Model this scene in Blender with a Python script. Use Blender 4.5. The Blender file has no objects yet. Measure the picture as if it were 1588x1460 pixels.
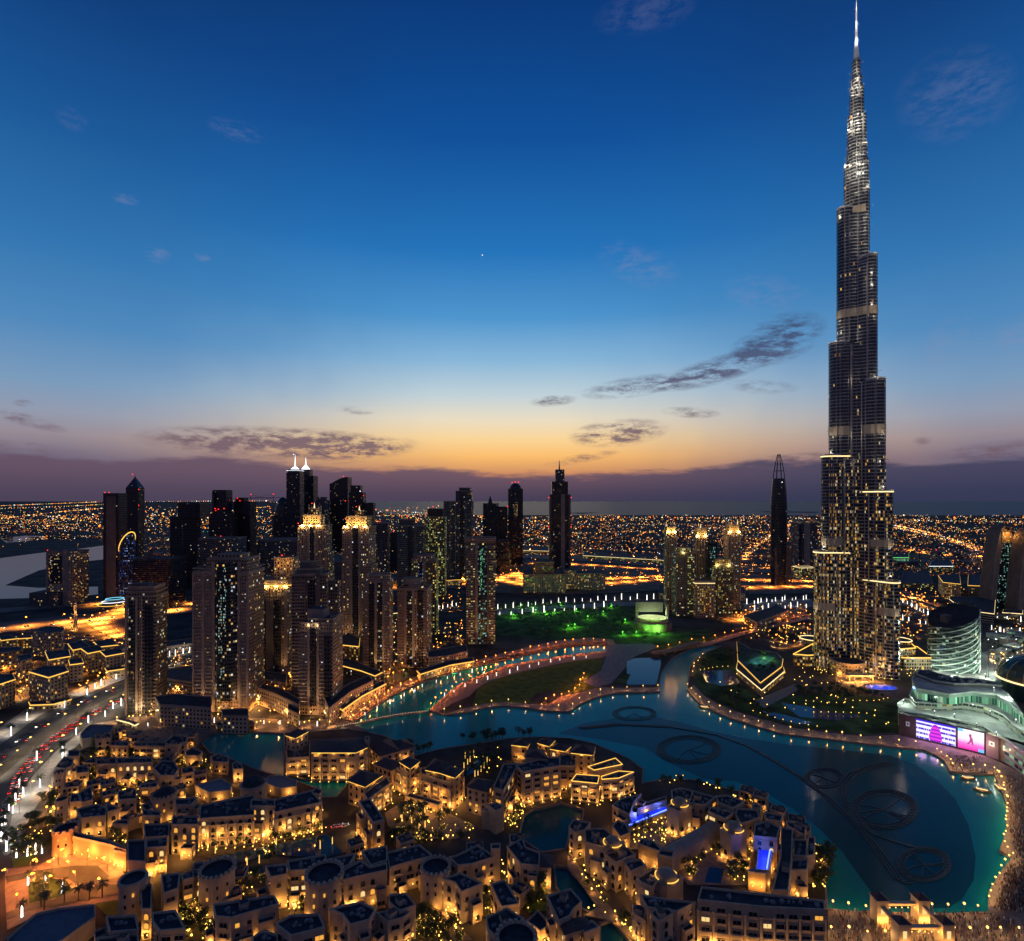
import bpy, math, random
from mathutils import Vector, Matrix
from mathutils.geometry import tessellate_polygon
R = random.Random(7)
PI = math.pi
SC = bpy.context.scene
COL = SC.collection
# ---------------------------------------------------------------- camera
F, HZ, HC, CX = 860.0, 775.0, 205.0, 794.0          # focal length (px of the photo), horizon row, eye height (m)
cam_d = bpy.data.cameras.new("camera"); cam = bpy.data.objects.new("camera", cam_d); COL.objects.link(cam)
cam.location = (0, 0, HC); cam.rotation_euler = (PI/2, 0, 0)
cam_d.sensor_fit = 'HORIZONTAL'; cam_d.sensor_width = 36; cam_d.lens = F/1588*36
cam_d.shift_y = (HZ-730)/1588; cam_d.clip_start = 1; cam_d.clip_end = 90000
SC.camera = cam
SC.view_settings.view_transform = 'Standard'; SC.view_settings.look = 'None'
SC.view_settings.exposure = 0; SC.view_settings.gamma = 1
SC.cycles.use_denoising = True; SC.cycles.use_adaptive_sampling = True; SC.cycles.adaptive_threshold = .02; SC.cycles.light_sampling_threshold = .02
SC.cycles.max_bounces = 4; SC.cycles.diffuse_bounces = 2; SC.cycles.glossy_bounces = 3
SC.cycles.sample_clamp_indirect = 3; SC.cycles.use_light_tree = True
SC.cycles.caustics_reflective = False; SC.cycles.caustics_refractive = False

def W(px, py, z=0.0):                                # a pixel of the photo -> the point at height z that shows there
    y = F*(HC-z)/(py-HZ); return ((px-CX)*y/F, y)
def S(r, g, b):                                      # sRGB 0-255 -> linear
    f = lambda c: c/12.92 if c <= .04045 else ((c+.055)/1.055)**2.4
    return (f(r/255), f(g/255), f(b/255), 1)

# ---------------------------------------------------------------- node helpers
class NT:
    def __init__(s, tree): s.t = tree; s.t.nodes.clear()
    def n(s, kind, **kw):
        x = s.t.nodes.new(kind)
        for k, v in kw.items(): setattr(x, k, v)
        return x
    def put(s, sock, v):
        if isinstance(v, bpy.types.NodeSocket): s.t.links.new(v, sock)
        elif v is not None: sock.default_value = v
    def m(s, op, a, b=None, c=None, clamp=False):
        x = s.n('ShaderNodeMath', operation=op, use_clamp=clamp)
        for i, v in enumerate((a, b, c)): s.put(x.inputs[i], v)
        return x.outputs[0]
    def mix(s, f, a, b):
        x = s.n('ShaderNodeMix', data_type='RGBA'); s.put(x.inputs[0], f); s.put(x.inputs[6], a); s.put(x.inputs[7], b)
        return x.outputs[2]
    def ss(s, v, a, b):                              # smoothstep a..b -> 0..1
        x = s.n('ShaderNodeMapRange', interpolation_type='SMOOTHSTEP'); s.put(x.inputs[0], v)
        x.inputs[1].default_value = a; x.inputs[2].default_value = b; return x.outputs[0]
    def ramp(s, v, stops):
        x = s.n('ShaderNodeValToRGB'); s.put(x.inputs[0], v); e = x.color_ramp.elements
        while len(e) < len(stops): e.new(.5)
        for q, (p, c) in zip(e, stops): q.position = p; q.color = c
        return x.outputs[0]
    def comb(s, x, y, z):
        c = s.n('ShaderNodeCombineXYZ')
        for i, v in enumerate((x, y, z)): s.put(c.inputs[i], v)
        return c.outputs[0]
    def noise(s, vec, scale, detail=3, rough=.5):
        x = s.n('ShaderNodeTexNoise'); s.put(x.inputs['Vector'], vec); x.inputs['Scale'].default_value = scale
        x.inputs['Detail'].default_value = detail; x.inputs['Roughness'].default_value = rough; return x.outputs[0]

# ---------------------------------------------------------------- world: dusk sky
wd = bpy.data.worlds.new("World"); SC.world = wd; wd.use_nodes = True
def build_world():
    N = NT(wd.node_tree)
    tc = N.n('ShaderNodeTexCoord'); sp = N.n('ShaderNodeSeparateXYZ'); N.put(sp.inputs[0], tc.outputs['Generated'])
    X, Y, Z = sp.outputs
    hyp = N.m('SQRT', N.m('ADD', N.m('MULTIPLY', X, X), N.m('MULTIPLY', Y, Y)))
    el = N.m('MULTIPLY', N.m('ARCTAN2', Z, hyp), 180/PI)
    az = N.m('MULTIPLY', N.m('ARCTAN2', X, Y), 180/PI)
    t = N.m('DIVIDE', el, 90, clamp=True)
    def st(l): return [(e/90, S(*c)) for e, c in l]
    warm = N.ramp(t, st([(0,(118,84,88)),(2.5,(200,134,98)),(4.4,(250,188,108)),(6.2,(250,212,150)),(8.2,(233,220,194)),(10.6,(192,209,216)),(14,(136,182,216)),(18,(78,149,205)),(24,(34,115,186)),(33,(13,80,154)),(42,(7,57,122)),(60,(6,36,84)),(90,(5,24,58))]))
    side = N.ramp(t, st([(0,(86,80,102)),(3.4,(112,104,126)),(5.2,(150,138,148)),(7,(146,154,174)),(9.5,(120,154,188)),(14,(78,136,188)),(20,(48,116,176)),(28,(26,88,152)),(36,(14,62,124)),(44,(9,46,96)),(60,(6,32,74)),(90,(5,24,58))]))
    back = N.ramp(t, st([(0,(72,68,88)),(8,(104,90,112)),(16,(88,92,128)),(32,(48,76,130)),(60,(10,40,88)),(90,(5,24,58))]))
    # a real Nishita twilight adds its own scattering under the hand-set colours
    sk = N.n('ShaderNodeTexSky', sky_type='NISHITA', sun_disc=False, sun_elevation=math.radians(-2.5), sun_rotation=0.0, altitude=50, dust_density=2)
    # clouds
    vec = N.comb(N.m('MULTIPLY', az, .10), N.m('MULTIPLY', el, .62), 0)
    nz = N.noise(vec, 1.5, 7, .62)
    vec2 = N.comb(N.m('MULTIPLY', az, .27), N.m('MULTIPLY', el, .82), 3.3)
    nf = N.noise(vec2, 2.2, 8, .68)
    vec3 = N.comb(N.m('MULTIPLY', az, .05), N.m('MULTIPLY', el, .05), 9)
    nb = N.noise(vec3, 1.6, 3)
    da = N.m('ABSOLUTE', N.m('SUBTRACT', az, 0.0))
    c = N.mix(N.ss(N.m('ADD', da, N.m('MULTIPLY', N.m('SUBTRACT', nb, .5), 16)), 3, 40), warm, side)
    c = N.mix(N.ss(da, 50, 110), c, back)
    def AE(px, py):
        return (math.degrees(math.atan((px-CX)/F)), math.degrees(math.atan((HZ-py)/math.hypot(F, px-CX))))
    bank_edge = N.m('ADD', N.m('MULTIPLY', N.m('SUBTRACT', nb, .5), 2.2), N.m('ADD', 2.75, N.m('MULTIPLY', N.ss(da, 8, 34), .75)))
    bank_edge = N.m('ADD', bank_edge, N.m('MULTIPLY', N.m('SUBTRACT', nz, .5), 2.4))
    bank = N.ss(N.m('SUBTRACT', bank_edge, el), -.35, .45)
    bank_c = N.mix(N.ss(el, 0, 3.2), N.mix(N.ss(az, -25, 38), S(76,66,88), S(50,56,84)), N.mix(N.ss(az, 0, 36), S(100,80,100), S(66,66,94)))
    puffs = [  # photo px: cx, cy, half width, half height, tilt(deg), strength, high?
        (440,688,165,20,0,1.35,0),(560,700,80,14,8,.7,0),(958,672,66,17,4,1.15,0),(1205,528,66,30,14,1.1,0),(1110,575,84,17,12,1.0,0),(985,600,74,13,6,.85,0),(858,622,32,7,4,.8,0),
        (1180,600,50,9,-8,.5,0),(1070,640,40,7,-6,.7,0),(900,712,52,6,10,.7,0),(40,652,56,8,-14,.8,0),(38,626,16,5,0,.5,0),(550,637,26,5,-4,.5,0),(1230,716,120,10,4,.9,0),(1430,684,14,6,0,.5,0),(1540,700,90,12,6,.8,0),(60,700,90,10,-6,.5,0),
        (195,309,20,7,4,.5,1),(243,394,20,12,0,.5,1),(314,398,12,7,0,.6,1),(368,203,40,14,0,.3,1),(990,412,60,26,-22,.38,1),(1185,455,60,24,-14,.34,1),(1580,515,34,30,0,.45,1),(1480,150,90,60,-20,.26,1),(1465,530,30,40,-30,.3,1),(1000,20,70,30,0,.2,1),(112,185,22,16,0,.22,1)]
    dark = None; lite = None
    for cx, cy, hw, hh, tilt, k, hi in puffs:
        a, e = AE(cx, cy); a2, _ = AE(cx+hw, cy); _, e2 = AE(cx, cy-hh)
        sa = abs(a2-a); se = abs(e2-e); ct, sn = math.cos(math.radians(tilt)), math.sin(math.radians(tilt))
        u = N.m('SUBTRACT', az, a); v = N.m('SUBTRACT', el, e)
        p = N.m('DIVIDE', N.m('ADD', N.m('MULTIPLY', u, ct), N.m('MULTIPLY', v, sn)), sa*1.25)
        q = N.m('DIVIDE', N.m('SUBTRACT', N.m('MULTIPLY', v, ct), N.m('MULTIPLY', u, sn)), se*1.35)
        d = N.m('ADD', N.m('MULTIPLY', p, p), N.m('MULTIPLY', q, q))
        g = N.m('MULTIPLY', N.m('SUBTRACT', 1, d, clamp=True), k)
        if hi: lite = g if lite is None else N.m('ADD', lite, g)
        else: dark = g if dark is None else N.m('ADD', dark, g)
    dn = N.m('MULTIPLY', dark, N.ss(N.m('ADD', N.m('MULTIPLY', nf, .65), N.m('MULTIPLY', nz, .35)), .39, .62))
    ln = N.m('MULTIPLY', lite, N.ss(nf, .38, .66))
    cloud_c = N.mix(N.ss(el, 5, 16), S(112,90,104), S(62,76,112))
    c = N.mix(N.m('MULTIPLY', N.m('MINIMUM', ln, 1), .7), c, S(136,142,176))
    c = N.mix(N.m('MINIMUM', N.m('MULTIPLY', dn, 1.25), .9), c, cloud_c)
    c = N.mix(N.m('MULTIPLY', bank, .93), c, bank_c)
    va, ve = AE(748, 396); dv = N.m('ADD', N.m('POWER', N.m('SUBTRACT', az, va), 2), N.m('POWER', N.m('SUBTRACT', el, ve), 2))
    c = N.mix(N.m('LESS_THAN', dv, .0042), c, S(235,240,250))      # the evening star
    c = N.mix(N.ss(el, 0, -1.5), c, S(26,26,38))
    b1 = N.n('ShaderNodeBackground'); N.put(b1.inputs[0], c); b1.inputs[1].default_value = 1.0
    b2 = N.n('ShaderNodeBackground'); N.put(b2.inputs[0], sk.outputs[0]); b2.inputs[1].default_value = .02
    ad = N.n('ShaderNodeAddShader'); N.put(ad.inputs[0], b1.outputs[0]); N.put(ad.inputs[1], b2.outputs[0])
    o = N.n('ShaderNodeOutputWorld'); N.put(o.inputs[0], ad.outputs[0])
build_world()
wd.cycles.sampling_method = 'MANUAL'; wd.cycles.sample_map_resolution = 512
# the sun has set behind the skyline: only a faint warm skim of light is left
sl = bpy.data.lights.new("sun", 'SUN'); sl.energy = .04; sl.angle = math.radians(20); sl.color = (1, .7, .45)
so = bpy.data.objects.new("sun", sl); COL.objects.link(so); so.rotation_euler = (math.radians(-88), 0, 0); so.location = (0, 0, 900)

# ---------------------------------------------------------------- materials
MATS = {}
def mat(name, col, rough=.7, metal=0, vary=.0, vscale=.4, bump=0, spec=.5, emit=None, est=0):
    if name in MATS: return MATS[name]
    m = bpy.data.materials.new(name); MATS[name] = m; m.use_nodes = True; N = NT(m.node_tree)
    b = N.n('ShaderNodeBsdfPrincipled'); o = N.n('ShaderNodeOutputMaterial'); N.put(o.inputs[0], b.outputs[0])
    b.inputs['Roughness'].default_value = rough; b.inputs['Metallic'].default_value = metal; b.inputs['Specular IOR Level'].default_value = spec
    c4 = (*col[:3], 1)
    if vary or bump:
        tc = N.n('ShaderNodeTexCoord'); nz = N.noise(tc.outputs['Object'], vscale, 5, .6)
        if vary:
            lo = tuple(x*(1-vary) for x in col[:3])+(1,); hi = tuple(min(1, x*(1+vary)) for x in col[:3])+(1,)
            N.put(b.inputs['Base Color'], N.mix(N.ss(nz, .3, .7), lo, hi))
        else: b.inputs['Base Color'].default_value = c4
        if bump:
            bp = N.n('ShaderNodeBump'); bp.inputs['Strength'].default_value = bump; bp.inputs['Distance'].default_value = .3
            N.put(bp.inputs['Height'], nz); N.put(b.inputs['Normal'], bp.outputs[0])
    else: b.inputs['Base Color'].default_value = c4
    if emit:
        b.inputs['Emission Color'].default_value = (*emit[:3], 1); b.inputs['Emission Strength'].default_value = est
    return m
def emis(name, col, st, sample=False):
    m = mat(name, (.02, .02, .02), .6, emit=col, est=st)
    m.cycles.emission_sampling = 'AUTO' if sample else 'NONE'
    return m
def facade(name, wall, glass, w=3.4, h=3.5, ww=.6, wh=.55, lit=.08, warm=((255,190,90),(255,226,150),(230,240,255)), est=.8, lowlit=None, lowz=0, rough=.7, metal=0, band=None, rib=None, cols=False):
    """a wall with a grid of windows in metres (UV); some rooms have their lights on"""
    if name in MATS: return MATS[name]
    m = bpy.data.materials.new(name); MATS[name] = m; m.use_nodes = True; N = NT(m.node_tree)
    uv = N.n('ShaderNodeUVMap'); sp = N.n('ShaderNodeSeparateXYZ'); N.put(sp.inputs[0], uv.outputs[0])
    u = N.m('DIVIDE', sp.outputs[0], w); v = N.m('DIVIDE', sp.outputs[1], h)
    fu = N.m('FLOOR', u); fv = N.m('FLOOR', v); ru = N.m('FRACT', u); rv = N.m('FRACT', v)
    a = (1-ww)/2; b0 = .28
    inw = N.m('MULTIPLY', N.m('LESS_THAN', N.m('ABSOLUTE', N.m('SUBTRACT', ru, .5)), ww/2), N.m('MULTIPLY', N.m('GREATER_THAN', rv, b0), N.m('LESS_THAN', rv, b0+wh)))
    oi = N.n('ShaderNodeObjectInfo'); rnd = N.m('MULTIPLY', oi.outputs['Random'], 91.7)
    th = 0; wn = N.n('ShaderNodeTexWhiteNoise', noise_dimensions='3D'); N.put(wn.inputs['Vector'], N.comb(fu, fv, rnd))
    wc = N.n('ShaderNodeTexWhiteNoise', noise_dimensions='3D'); N.put(wc.inputs['Vector'], N.comb(fu, N.m('ADD', fv, .37), rnd))
    th = lit
    if lowlit is not None:
        mr = N.n('ShaderNodeMapRange'); N.put(mr.inputs[0], sp.outputs[1]); mr.inputs[1].default_value = lowz*.55; mr.inputs[2].default_value = lowz*1.2; mr.inputs[3].default_value = lowlit; mr.inputs[4].default_value = lit
        th = mr.outputs[0]
    if cols:                                             # rooms light up in vertical stacks
        wv = N.n('ShaderNodeTexWhiteNoise', noise_dimensions='2D'); N.put(wv.inputs['Vector'], N.comb(N.m('FLOOR', N.m('DIVIDE', sp.outputs[0], 2.2)), rnd, 0)); th = N.m('MULTIPLY', th, N.m('ADD', .25, N.m('MULTIPLY', N.m('POWER', wv.outputs[0], 3), 3)))
    on = N.m('LESS_THAN', wn.outputs[0], th)
    br = N.m('ADD', .25, N.m('POWER', wc.outputs[0], 2.5))
    est_s = N.m('MULTIPLY', N.m('MULTIPLY', inw, on), N.m('MULTIPLY', br, est))
    sc_ = N.n('ShaderNodeSeparateColor'); N.put(sc_.inputs[0], wc.outputs[1])
    ecol = N.ramp(sc_.outputs[1], [(0, S(*warm[0])), (.55, S(*warm[1])), (.9, S(*warm[2]))])
    tc = N.n('ShaderNodeTexCoord'); nz = N.noise(tc.outputs['Object'], .06, 4)
    wcol = N.mix(N.ss(nz, .3, .7), tuple(x*.8 for x in wall[:3])+(1,), tuple(x*1.12 for x in wall[:3])+(1,))
    if band: wcol = N.mix(N.m('GREATER_THAN', rv, .86), wcol, (*band[:3], 1))
    if rib:
        inw = N.m('MULTIPLY', inw, N.m('GREATER_THAN', N.m('FRACT', N.m('DIVIDE', sp.outputs[0], rib[0])), rib[1]))
    gcol = N.mix(sc_.outputs[2], tuple(x*.5 for x in glass[:3])+(1,), tuple(x*1.4 for x in glass[:3])+(1,))
    b = N.n('ShaderNodeBsdfPrincipled'); o = N.n('ShaderNodeOutputMaterial'); N.put(o.inputs[0], b.outputs[0])
    N.put(b.inputs['Base Color'], N.mix(inw, wcol, gcol))
    N.put(b.inputs['Roughness'], N.m('ADD', rough, N.m('MULTIPLY', inw, .12-rough)))
    b.inputs['Metallic'].default_value = metal
    N.put(b.inputs['Emission Color'], ecol); N.put(b.inputs['Emission Strength'], est_s)
    m.cycles.emission_sampling = 'NONE'
    return m

# ---------------------------------------------------------------- mesh builder
def ccw(p):
    a = sum(p[i][0]*p[(i+1) % len(p)][1]-p[(i+1) % len(p)][0]*p[i][1] for i in range(len(p)))
    return list(p) if a > 0 else list(reversed(p))
def inset(p, d):
    n = len(p); out = []
    for i in range(n):
        a, b, c = Vector(p[i-1]), Vector(p[i]), Vector(p[(i+1) % n])
        e1 = (b-a).normalized(); e2 = (c-b).normalized()
        n1 = Vector((-e1.y, e1.x)); n2 = Vector((-e2.y, e2.x)); k = n1+n2
        q = max(.35, 1+n1.dot(n2)); out.append(tuple(b+k*(d/q)))
    return out
class MB:
    def __init__(s): s.v = []; s.f = []; s.uv = []; s.m = []; s.sm = []
    def face(s, pts, m=0, uv=None, sm=False):
        i = len(s.v); s.v += [tuple(p) for p in pts]; s.f.append(tuple(range(i, i+len(pts)))); s.m.append(m); s.sm.append(sm)
        s.uv += uv if uv else [(p[0], p[1]) for p in pts]
    def walls(s, poly, z0, z1, m=0, inv=False, u0=0):
        u = u0; n = len(poly)
        for i in range(n):
            a, b = poly[i], poly[(i+1) % n]; d = math.dist(a, b)
            q = [(a[0], a[1], z0), (b[0], b[1], z0), (b[0], b[1], z1), (a[0], a[1], z1)]; t = [(u, z0), (u+d, z0), (u+d, z1), (u, z1)]
            if inv: q.reverse(); t.reverse()
            s.face(q, m, t); u += d
    def cap(s, poly, z, m=0):
        for tri in tessellate_polygon([[Vector((x, y, 0)) for x, y in poly]]):
            t = [poly[k] for k in tri]; t = ccw(t); s.face([(x, y, z) for x, y in t], m)
    def prism(s, poly, z0, z1, m=0, mt=None, bottom=False):
        poly = ccw(poly); s.walls(poly, z0, z1, m); s.cap(poly, z1, m if mt is None else mt)
    def ring(s, poly, w, z0, z1, m=0):               # a parapet or ledge that follows an outline
        poly = ccw(poly); inn = inset(poly, w); n = len(poly)
        s.walls(poly, z0, z1, m); s.walls(inn, z0, z1, m, inv=True)
        for i in range(n):
            j = (i+1) % n; s.face([(*poly[i], z1), (*poly[j], z1), (*inn[j], z1), (*inn[i], z1)], m)
            s.face([(*inn[i], z0), (*inn[j], z0), (*poly[j], z0), (*poly[i], z0)], m)
    def box(s, cx, cy, z0, z1, sx, sy, rz=0, m=0, mt=None):
        c, n = math.cos(rz), math.sin(rz)
        s.prism([(cx+x*c-y*n, cy+x*n+y*c) for x, y in ((-sx/2, -sy/2), (sx/2, -sy/2), (sx/2, sy/2), (-sx/2, sy/2))], z0, z1, m, mt)
    def lathe(s, cx, cy, prof, n=16, m=0, ex=1, ey=1, sm=True, ph=0):
        for i in range(n):
            a0, a1 = ph+2*PI*i/n, ph+2*PI*(i+1)/n
            for (r0, z0), (r1, z1) in zip(prof, prof[1:]):
                q = []; t = []
                for r, z, a, k in ((r0, z0, a0, i), (r0, z0, a1, i+1), (r1, z1, a1, i+1), (r1, z1, a0, i)):
                    q.append((cx+ex*r*math.cos(a), cy+ey*r*math.sin(a), z)); t.append((2*PI*max(r0, r1)*k/n, z))
                if r1 < 1e-6: q.pop(); t.pop()
                elif r0 < 1e-6: q.pop(0); t.pop(0)
                s.face(q, m, t, sm)
    def tube(s, p, q, r0, r1=None, n=6, m=0):
        r1 = r0 if r1 is None else r1; p = Vector(p); q = Vector(q); d = (q-p)
        if d.length < 1e-6: return
        d.normalize(); a = d.orthogonal().normalized(); b = d.cross(a)
        ring = lambda c, r: [c+a*(r*math.cos(2*PI*i/n))+b*(r*math.sin(2*PI*i/n)) for i in range(n)]
        A, B = ring(p, r0), ring(q, r1)
        for i in range(n):
            j = (i+1) % n; s.face([A[i], A[j], B[j], B[i]], m, sm=True)
        s.face(list(reversed(A)), m); s.face(B, m)
    def path(s, pts, r, n=5, m=0, closed=False):
        for a, b in zip(pts, pts[1:]+([pts[0]] if closed else [])): s.tube(a, b, r, r, n, m)
    def octa(s, c, r, m=0, rz=None):
        x, y, z = c; h = r if rz is None else rz
        E = [(x+r, y, z), (x, y+r, z), (x-r, y, z), (x, y-r, z)]
        for i in range(4):
            j = (i+1) % 4; s.face([E[i], E[j], (x, y, z+h)], m); s.face([E[j], E[i], (x, y, z-h)], m)
    def ball(s, c, r, m=0, n=8, k=5):
        s.lathe(c[0], c[1], [(r*math.sin(PI*i/k), c[2]-r*math.cos(PI*i/k)) if 0 < i < k else (0, c[2]+(r if i else -r)) for i in range(k+1)], n, m)
    def build(s, name, mats, parent=None, off=None, world=False):
        me = bpy.data.meshes.new(name); o3 = (0, 0, 0)
        if parent is not None and not world: o3 = ABS.get(parent.name, (0, 0, 0))
        if off: o3 = off
        me.from_pydata([(x-o3[0], y-o3[1], z-o3[2]) for x, y, z in s.v], [], s.f)
        ul = me.uv_layers.new(name='UVMap'); ul.data.foreach_set('uv', [c for t in s.uv for c in t])
        me.polygons.foreach_set('material_index', s.m); me.polygons.foreach_set('use_smooth', s.sm)
        for q in (mats if isinstance(mats, (list, tuple)) else [mats]): me.materials.append(q)
        o = bpy.data.objects.new(name, me); COL.objects.link(o)
        if parent is not None: o.parent = parent; ABS[o.name] = o3
        else:
            if off: o.location = off
            ABS[o.name] = o3
        return o
ABS = {}
def tag(o, label=None, cat=None, group=None, kind=None):
    if label: o['label'] = label
    if cat: o['category'] = cat
    if group: o['group'] = group
    if kind: o['kind'] = kind
    return o
def thing(name, label, cat, loc=(0, 0, 0), group=None):
    o = bpy.data.objects.new(name, None); COL.objects.link(o); o.location = loc; o.empty_display_size = .5; ABS[o.name] = tuple(loc)
    return tag(o, label, cat, group)
LD = {}
def plight(parent, loc, power, col, r=.4, spot=None, up=False):
    """a lamp's light; loc is relative to its parent"""
    k = (power, tuple(col), r, spot)
    if k not in LD:
        d = bpy.data.lights.new('lamp_light', 'SPOT' if spot else 'POINT'); d.energy = power; d.color = col[:3]; d.shadow_soft_size = r
        if spot: d.spot_size = math.radians(spot); d.spot_blend = .45
        LD[k] = d
    o = bpy.data.objects.new('lamp_light', LD[k]); COL.objects.link(o); o.location = loc
    if up: o.rotation_euler = (PI, 0, 0)
    if parent is not None: o.parent = parent
    return o
def dup(root, loc, rz=0, sc=1, label=None, group=None):
    r = root.copy(); COL.objects.link(r); r.location = loc; r.rotation_euler = (0, 0, rz); r.scale = (sc, sc, sc); ABS[r.name] = tuple(loc)
    if label: r['label'] = label
    if group: r['group'] = group
    for ch in root.children:
        c = ch.copy(); COL.objects.link(c); c.parent = r
        for g in ch.children:
            d = g.copy(); COL.objects.link(d); d.parent = c
    return r
class Kind:                                          # the first placing moves the built thing itself, later ones copy it
    def __init__(s, root): s.root = root; s.used = False
    def put(s, x, y, z=0, rz=0, sc=1, label=None, group=None):
        if not s.used:
            s.used = True; o = s.root; o.location = (x, y, z); o.rotation_euler = (0, 0, rz); o.scale = (sc, sc, sc)
            if label: o['label'] = label
            if group: o['group'] = group
            return o
        return dup(s.root, (x, y, z), rz, sc, label, group)
SHEET = [0]
def sheet(name, px, m, z=None, kind='structure'):
    SHEET[0] += 1; z = .05+.02*SHEET[0] if z is None else z
    b = MB(); b.cap([W(x, y, z) for x, y in px], z)
    return tag(b.build(name, m), kind=kind)
CR = {'A': (60,1110,5.293), 'B': (360,1110,5.293), 'C': (660,1110,5.293), 'D': (960,1180,4.67), 'E': (0,1280,5.293), 'F': (300,1280,5.293), 'G': (600,1280,5.293), 'H': (880,1280,5.293),
      'a': (0,680,3.97), 'b': (380,680,3.97), 'c': (720,680,3.97), 'd': (1000,680,5.213), 'e': (1340,680,5.213), 'f': (0,900,3.97), 'g': (380,900,3.97), 'h': (720,900,3.97),
      'i': (1020,900,5.213), 'j': (1288,900,5.213), 'k': (0,1120,3.97), 'l': (380,1120,3.97), 'm': (720,1120,3.97), 'n': (1100,1120,3.254), 'x': (0,0,1)}
def C(key, *pts):                                    # enlarged-crop coordinates -> photo pixels
    ox, oy, s = CR[key]; return [(ox+u/s, oy+v/s) for u, v in pts]
def C1(key, u, v): return C(key, (u, v))[0]
def inpoly(x, y, p):
    r = False; j = len(p)-1
    for i in range(len(p)):
        if (p[i][1] > y) != (p[j][1] > y) and x < (p[j][0]-p[i][0])*(y-p[i][1])/(p[j][1]-p[i][1])+p[i][0]: r = not r
        j = i
    return r
def scatter(poly, n, rnd=R):                         # random pixels inside a photo polygon
    xs = [p[0] for p in poly]; ys = [p[1] for p in poly]; out = []
    for _ in range(n*40):
        x, y = rnd.uniform(min(xs), max(xs)), rnd.uniform(min(ys), max(ys))
        if inpoly(x, y, poly): out.append((x, y))
        if len(out) >= n: break
    return out
def along(pts, step):                                # world points every step metres on a photo polyline at ground level
    P = [Vector(W(*p)) for p in pts]; out = []; carry = 0
    for a, b in zip(P, P[1:]):
        L = (b-a).length; t = carry
        while t < L: out.append(tuple(a+(b-a)*(t/L))); t += step
        carry = t-L
    return out
# ================================================================ THE SETTING: ground, water, roads, lawns
M_ground = mat('city_ground', (.072, .061, .052), .95, vary=.5, vscale=.02, spec=.15)
M_sand = mat('sand_lot', (.20, .15, .105), .95, vary=.35, vscale=.03, spec=.1)
M_hway = mat('highway_concrete', (.17, .145, .12), .85, vary=.2, vscale=.03, spec=.2)
M_asph = mat('asphalt', (.075, .074, .07), .85, vary=.25, vscale=.08, spec=.3)
M_pave = mat('promenade_paving', (.26, .19, .15), .8, vary=.22, vscale=.25, spec=.25)
M_paveg = mat('grey_paving', (.20, .19, .185), .8, vary=.2, vscale=.2, spec=.25)
M_lawn = mat('lawn', (.115, .15, .03), .95, vary=.3, vscale=.12, spec=.1)
M_park = mat('park_ground', (.05, .085, .03), .95, vary=.6, vscale=.05, spec=.1)
M_line = mat('road_paint', (.75, .74, .70), .6)
M_quay = mat('quay_stone', (.24, .20, .16), .8, vary=.15)
def water_mat(name, col, bump=.05, sc=.35, rough=.06, spec=.32):
    m = mat(name, col, rough, bump=.0); N = NT(m.node_tree)
    b = N.n('ShaderNodeBsdfPrincipled'); o = N.n('ShaderNodeOutputMaterial'); N.put(o.inputs[0], b.outputs[0])
    tc = N.n('ShaderNodeTexCoord'); nz = N.noise(tc.outputs['Object'], sc, 3, .55); big = N.noise(tc.outputs['Object'], .012, 3)
    N.put(b.inputs['Base Color'], N.mix(N.ss(big, .3, .7), tuple(x*.86 for x in col)+(1,), tuple(x*1.12 for x in col)+(1,)))
    bp = N.n('ShaderNodeBump'); bp.inputs['Strength'].default_value = bump; bp.inputs['Distance'].default_value = 1; N.put(bp.inputs['Height'], nz); N.put(b.inputs['Normal'], bp.outputs[0])
    b.inputs['Roughness'].default_value = rough; b.inputs['IOR'].default_value = 1.33; b.inputs['Specular IOR Level'].default_value = spec
    return m
M_lake = water_mat('lake_water', (.008, .30, .275), rough=.13, spec=.2)
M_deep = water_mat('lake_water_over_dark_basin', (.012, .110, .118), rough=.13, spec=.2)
M_pool = water_mat('pool_water', (.012, .06, .14))
M_creek = water_mat('creek_water', (.035, .048, .072), .03, .05, .16, .07)

lake_px = [(547,1121),(576,1101),(607,1079),(647,1061),(677,1051),(720,1038),(780,1024),(841,1010),(880,1003),(915,1000),(938,1001),(944,1007),(937,1013),(896,1018),(841,1026),(783,1037),(745,1051),(707,1067),(683,1086),(665,1102),
  (690,1109),(720,1106),(753,1098),(783,1095),(816,1098),(846,1103),(884,1104),(896,1094),(921,1083),(954,1075),(1024,1073),(1023,1057),(1028,1041),(1041,1023),(1056,1014),(1075,1006),(1105,1001),(1118,1003),(1095,1012),(1076,1024),(1069,1036),(1068,1051),(1065,1070),(1083,1090),(1106,1103),(1135,1115),(1170,1126),(1212,1138),(1250,1143),(1288,1147),(1319,1151),(1351,1155),(1395,1160),(1432,1163),(1451,1171),(1465,1181),(1473,1197),(1505,1200),(1542,1201),(1555,1231),(1561,1249),(1560,1292),(1549,1320),(1570,1329),(1549,1357),(1533,1384),(1532,1415),(1475,1417),(1352,1417),(1284,1410),(1281,1366),(1284,1354),(1283,1329),(1266,1310),(1250,1280),(1211,1252),(1161,1231),(1120,1221),(1073,1209),(1035,1208),(997,1214),(998,1193),(975,1176),(921,1153),(884,1145),(840,1143),(790,1145),(748,1152),(707,1158),(677,1163),(645,1172),(622,1152),(595,1141),(572,1136),(549,1129)]
lagoon_px = [(313,1151),(332,1137),(380,1135),(440,1138),(440,1203),(488,1212),(536,1208),(538,1213),(534,1221),(521,1236),(501,1236),(488,1221),(443,1206),(405,1196),(353,1175),(327,1168)]
inner_px = [(813,1266),(828,1256),(871,1246),(904,1256),(901,1281),(884,1283),(876,1316),(841,1321),(820,1308),(806,1296)]
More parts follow.
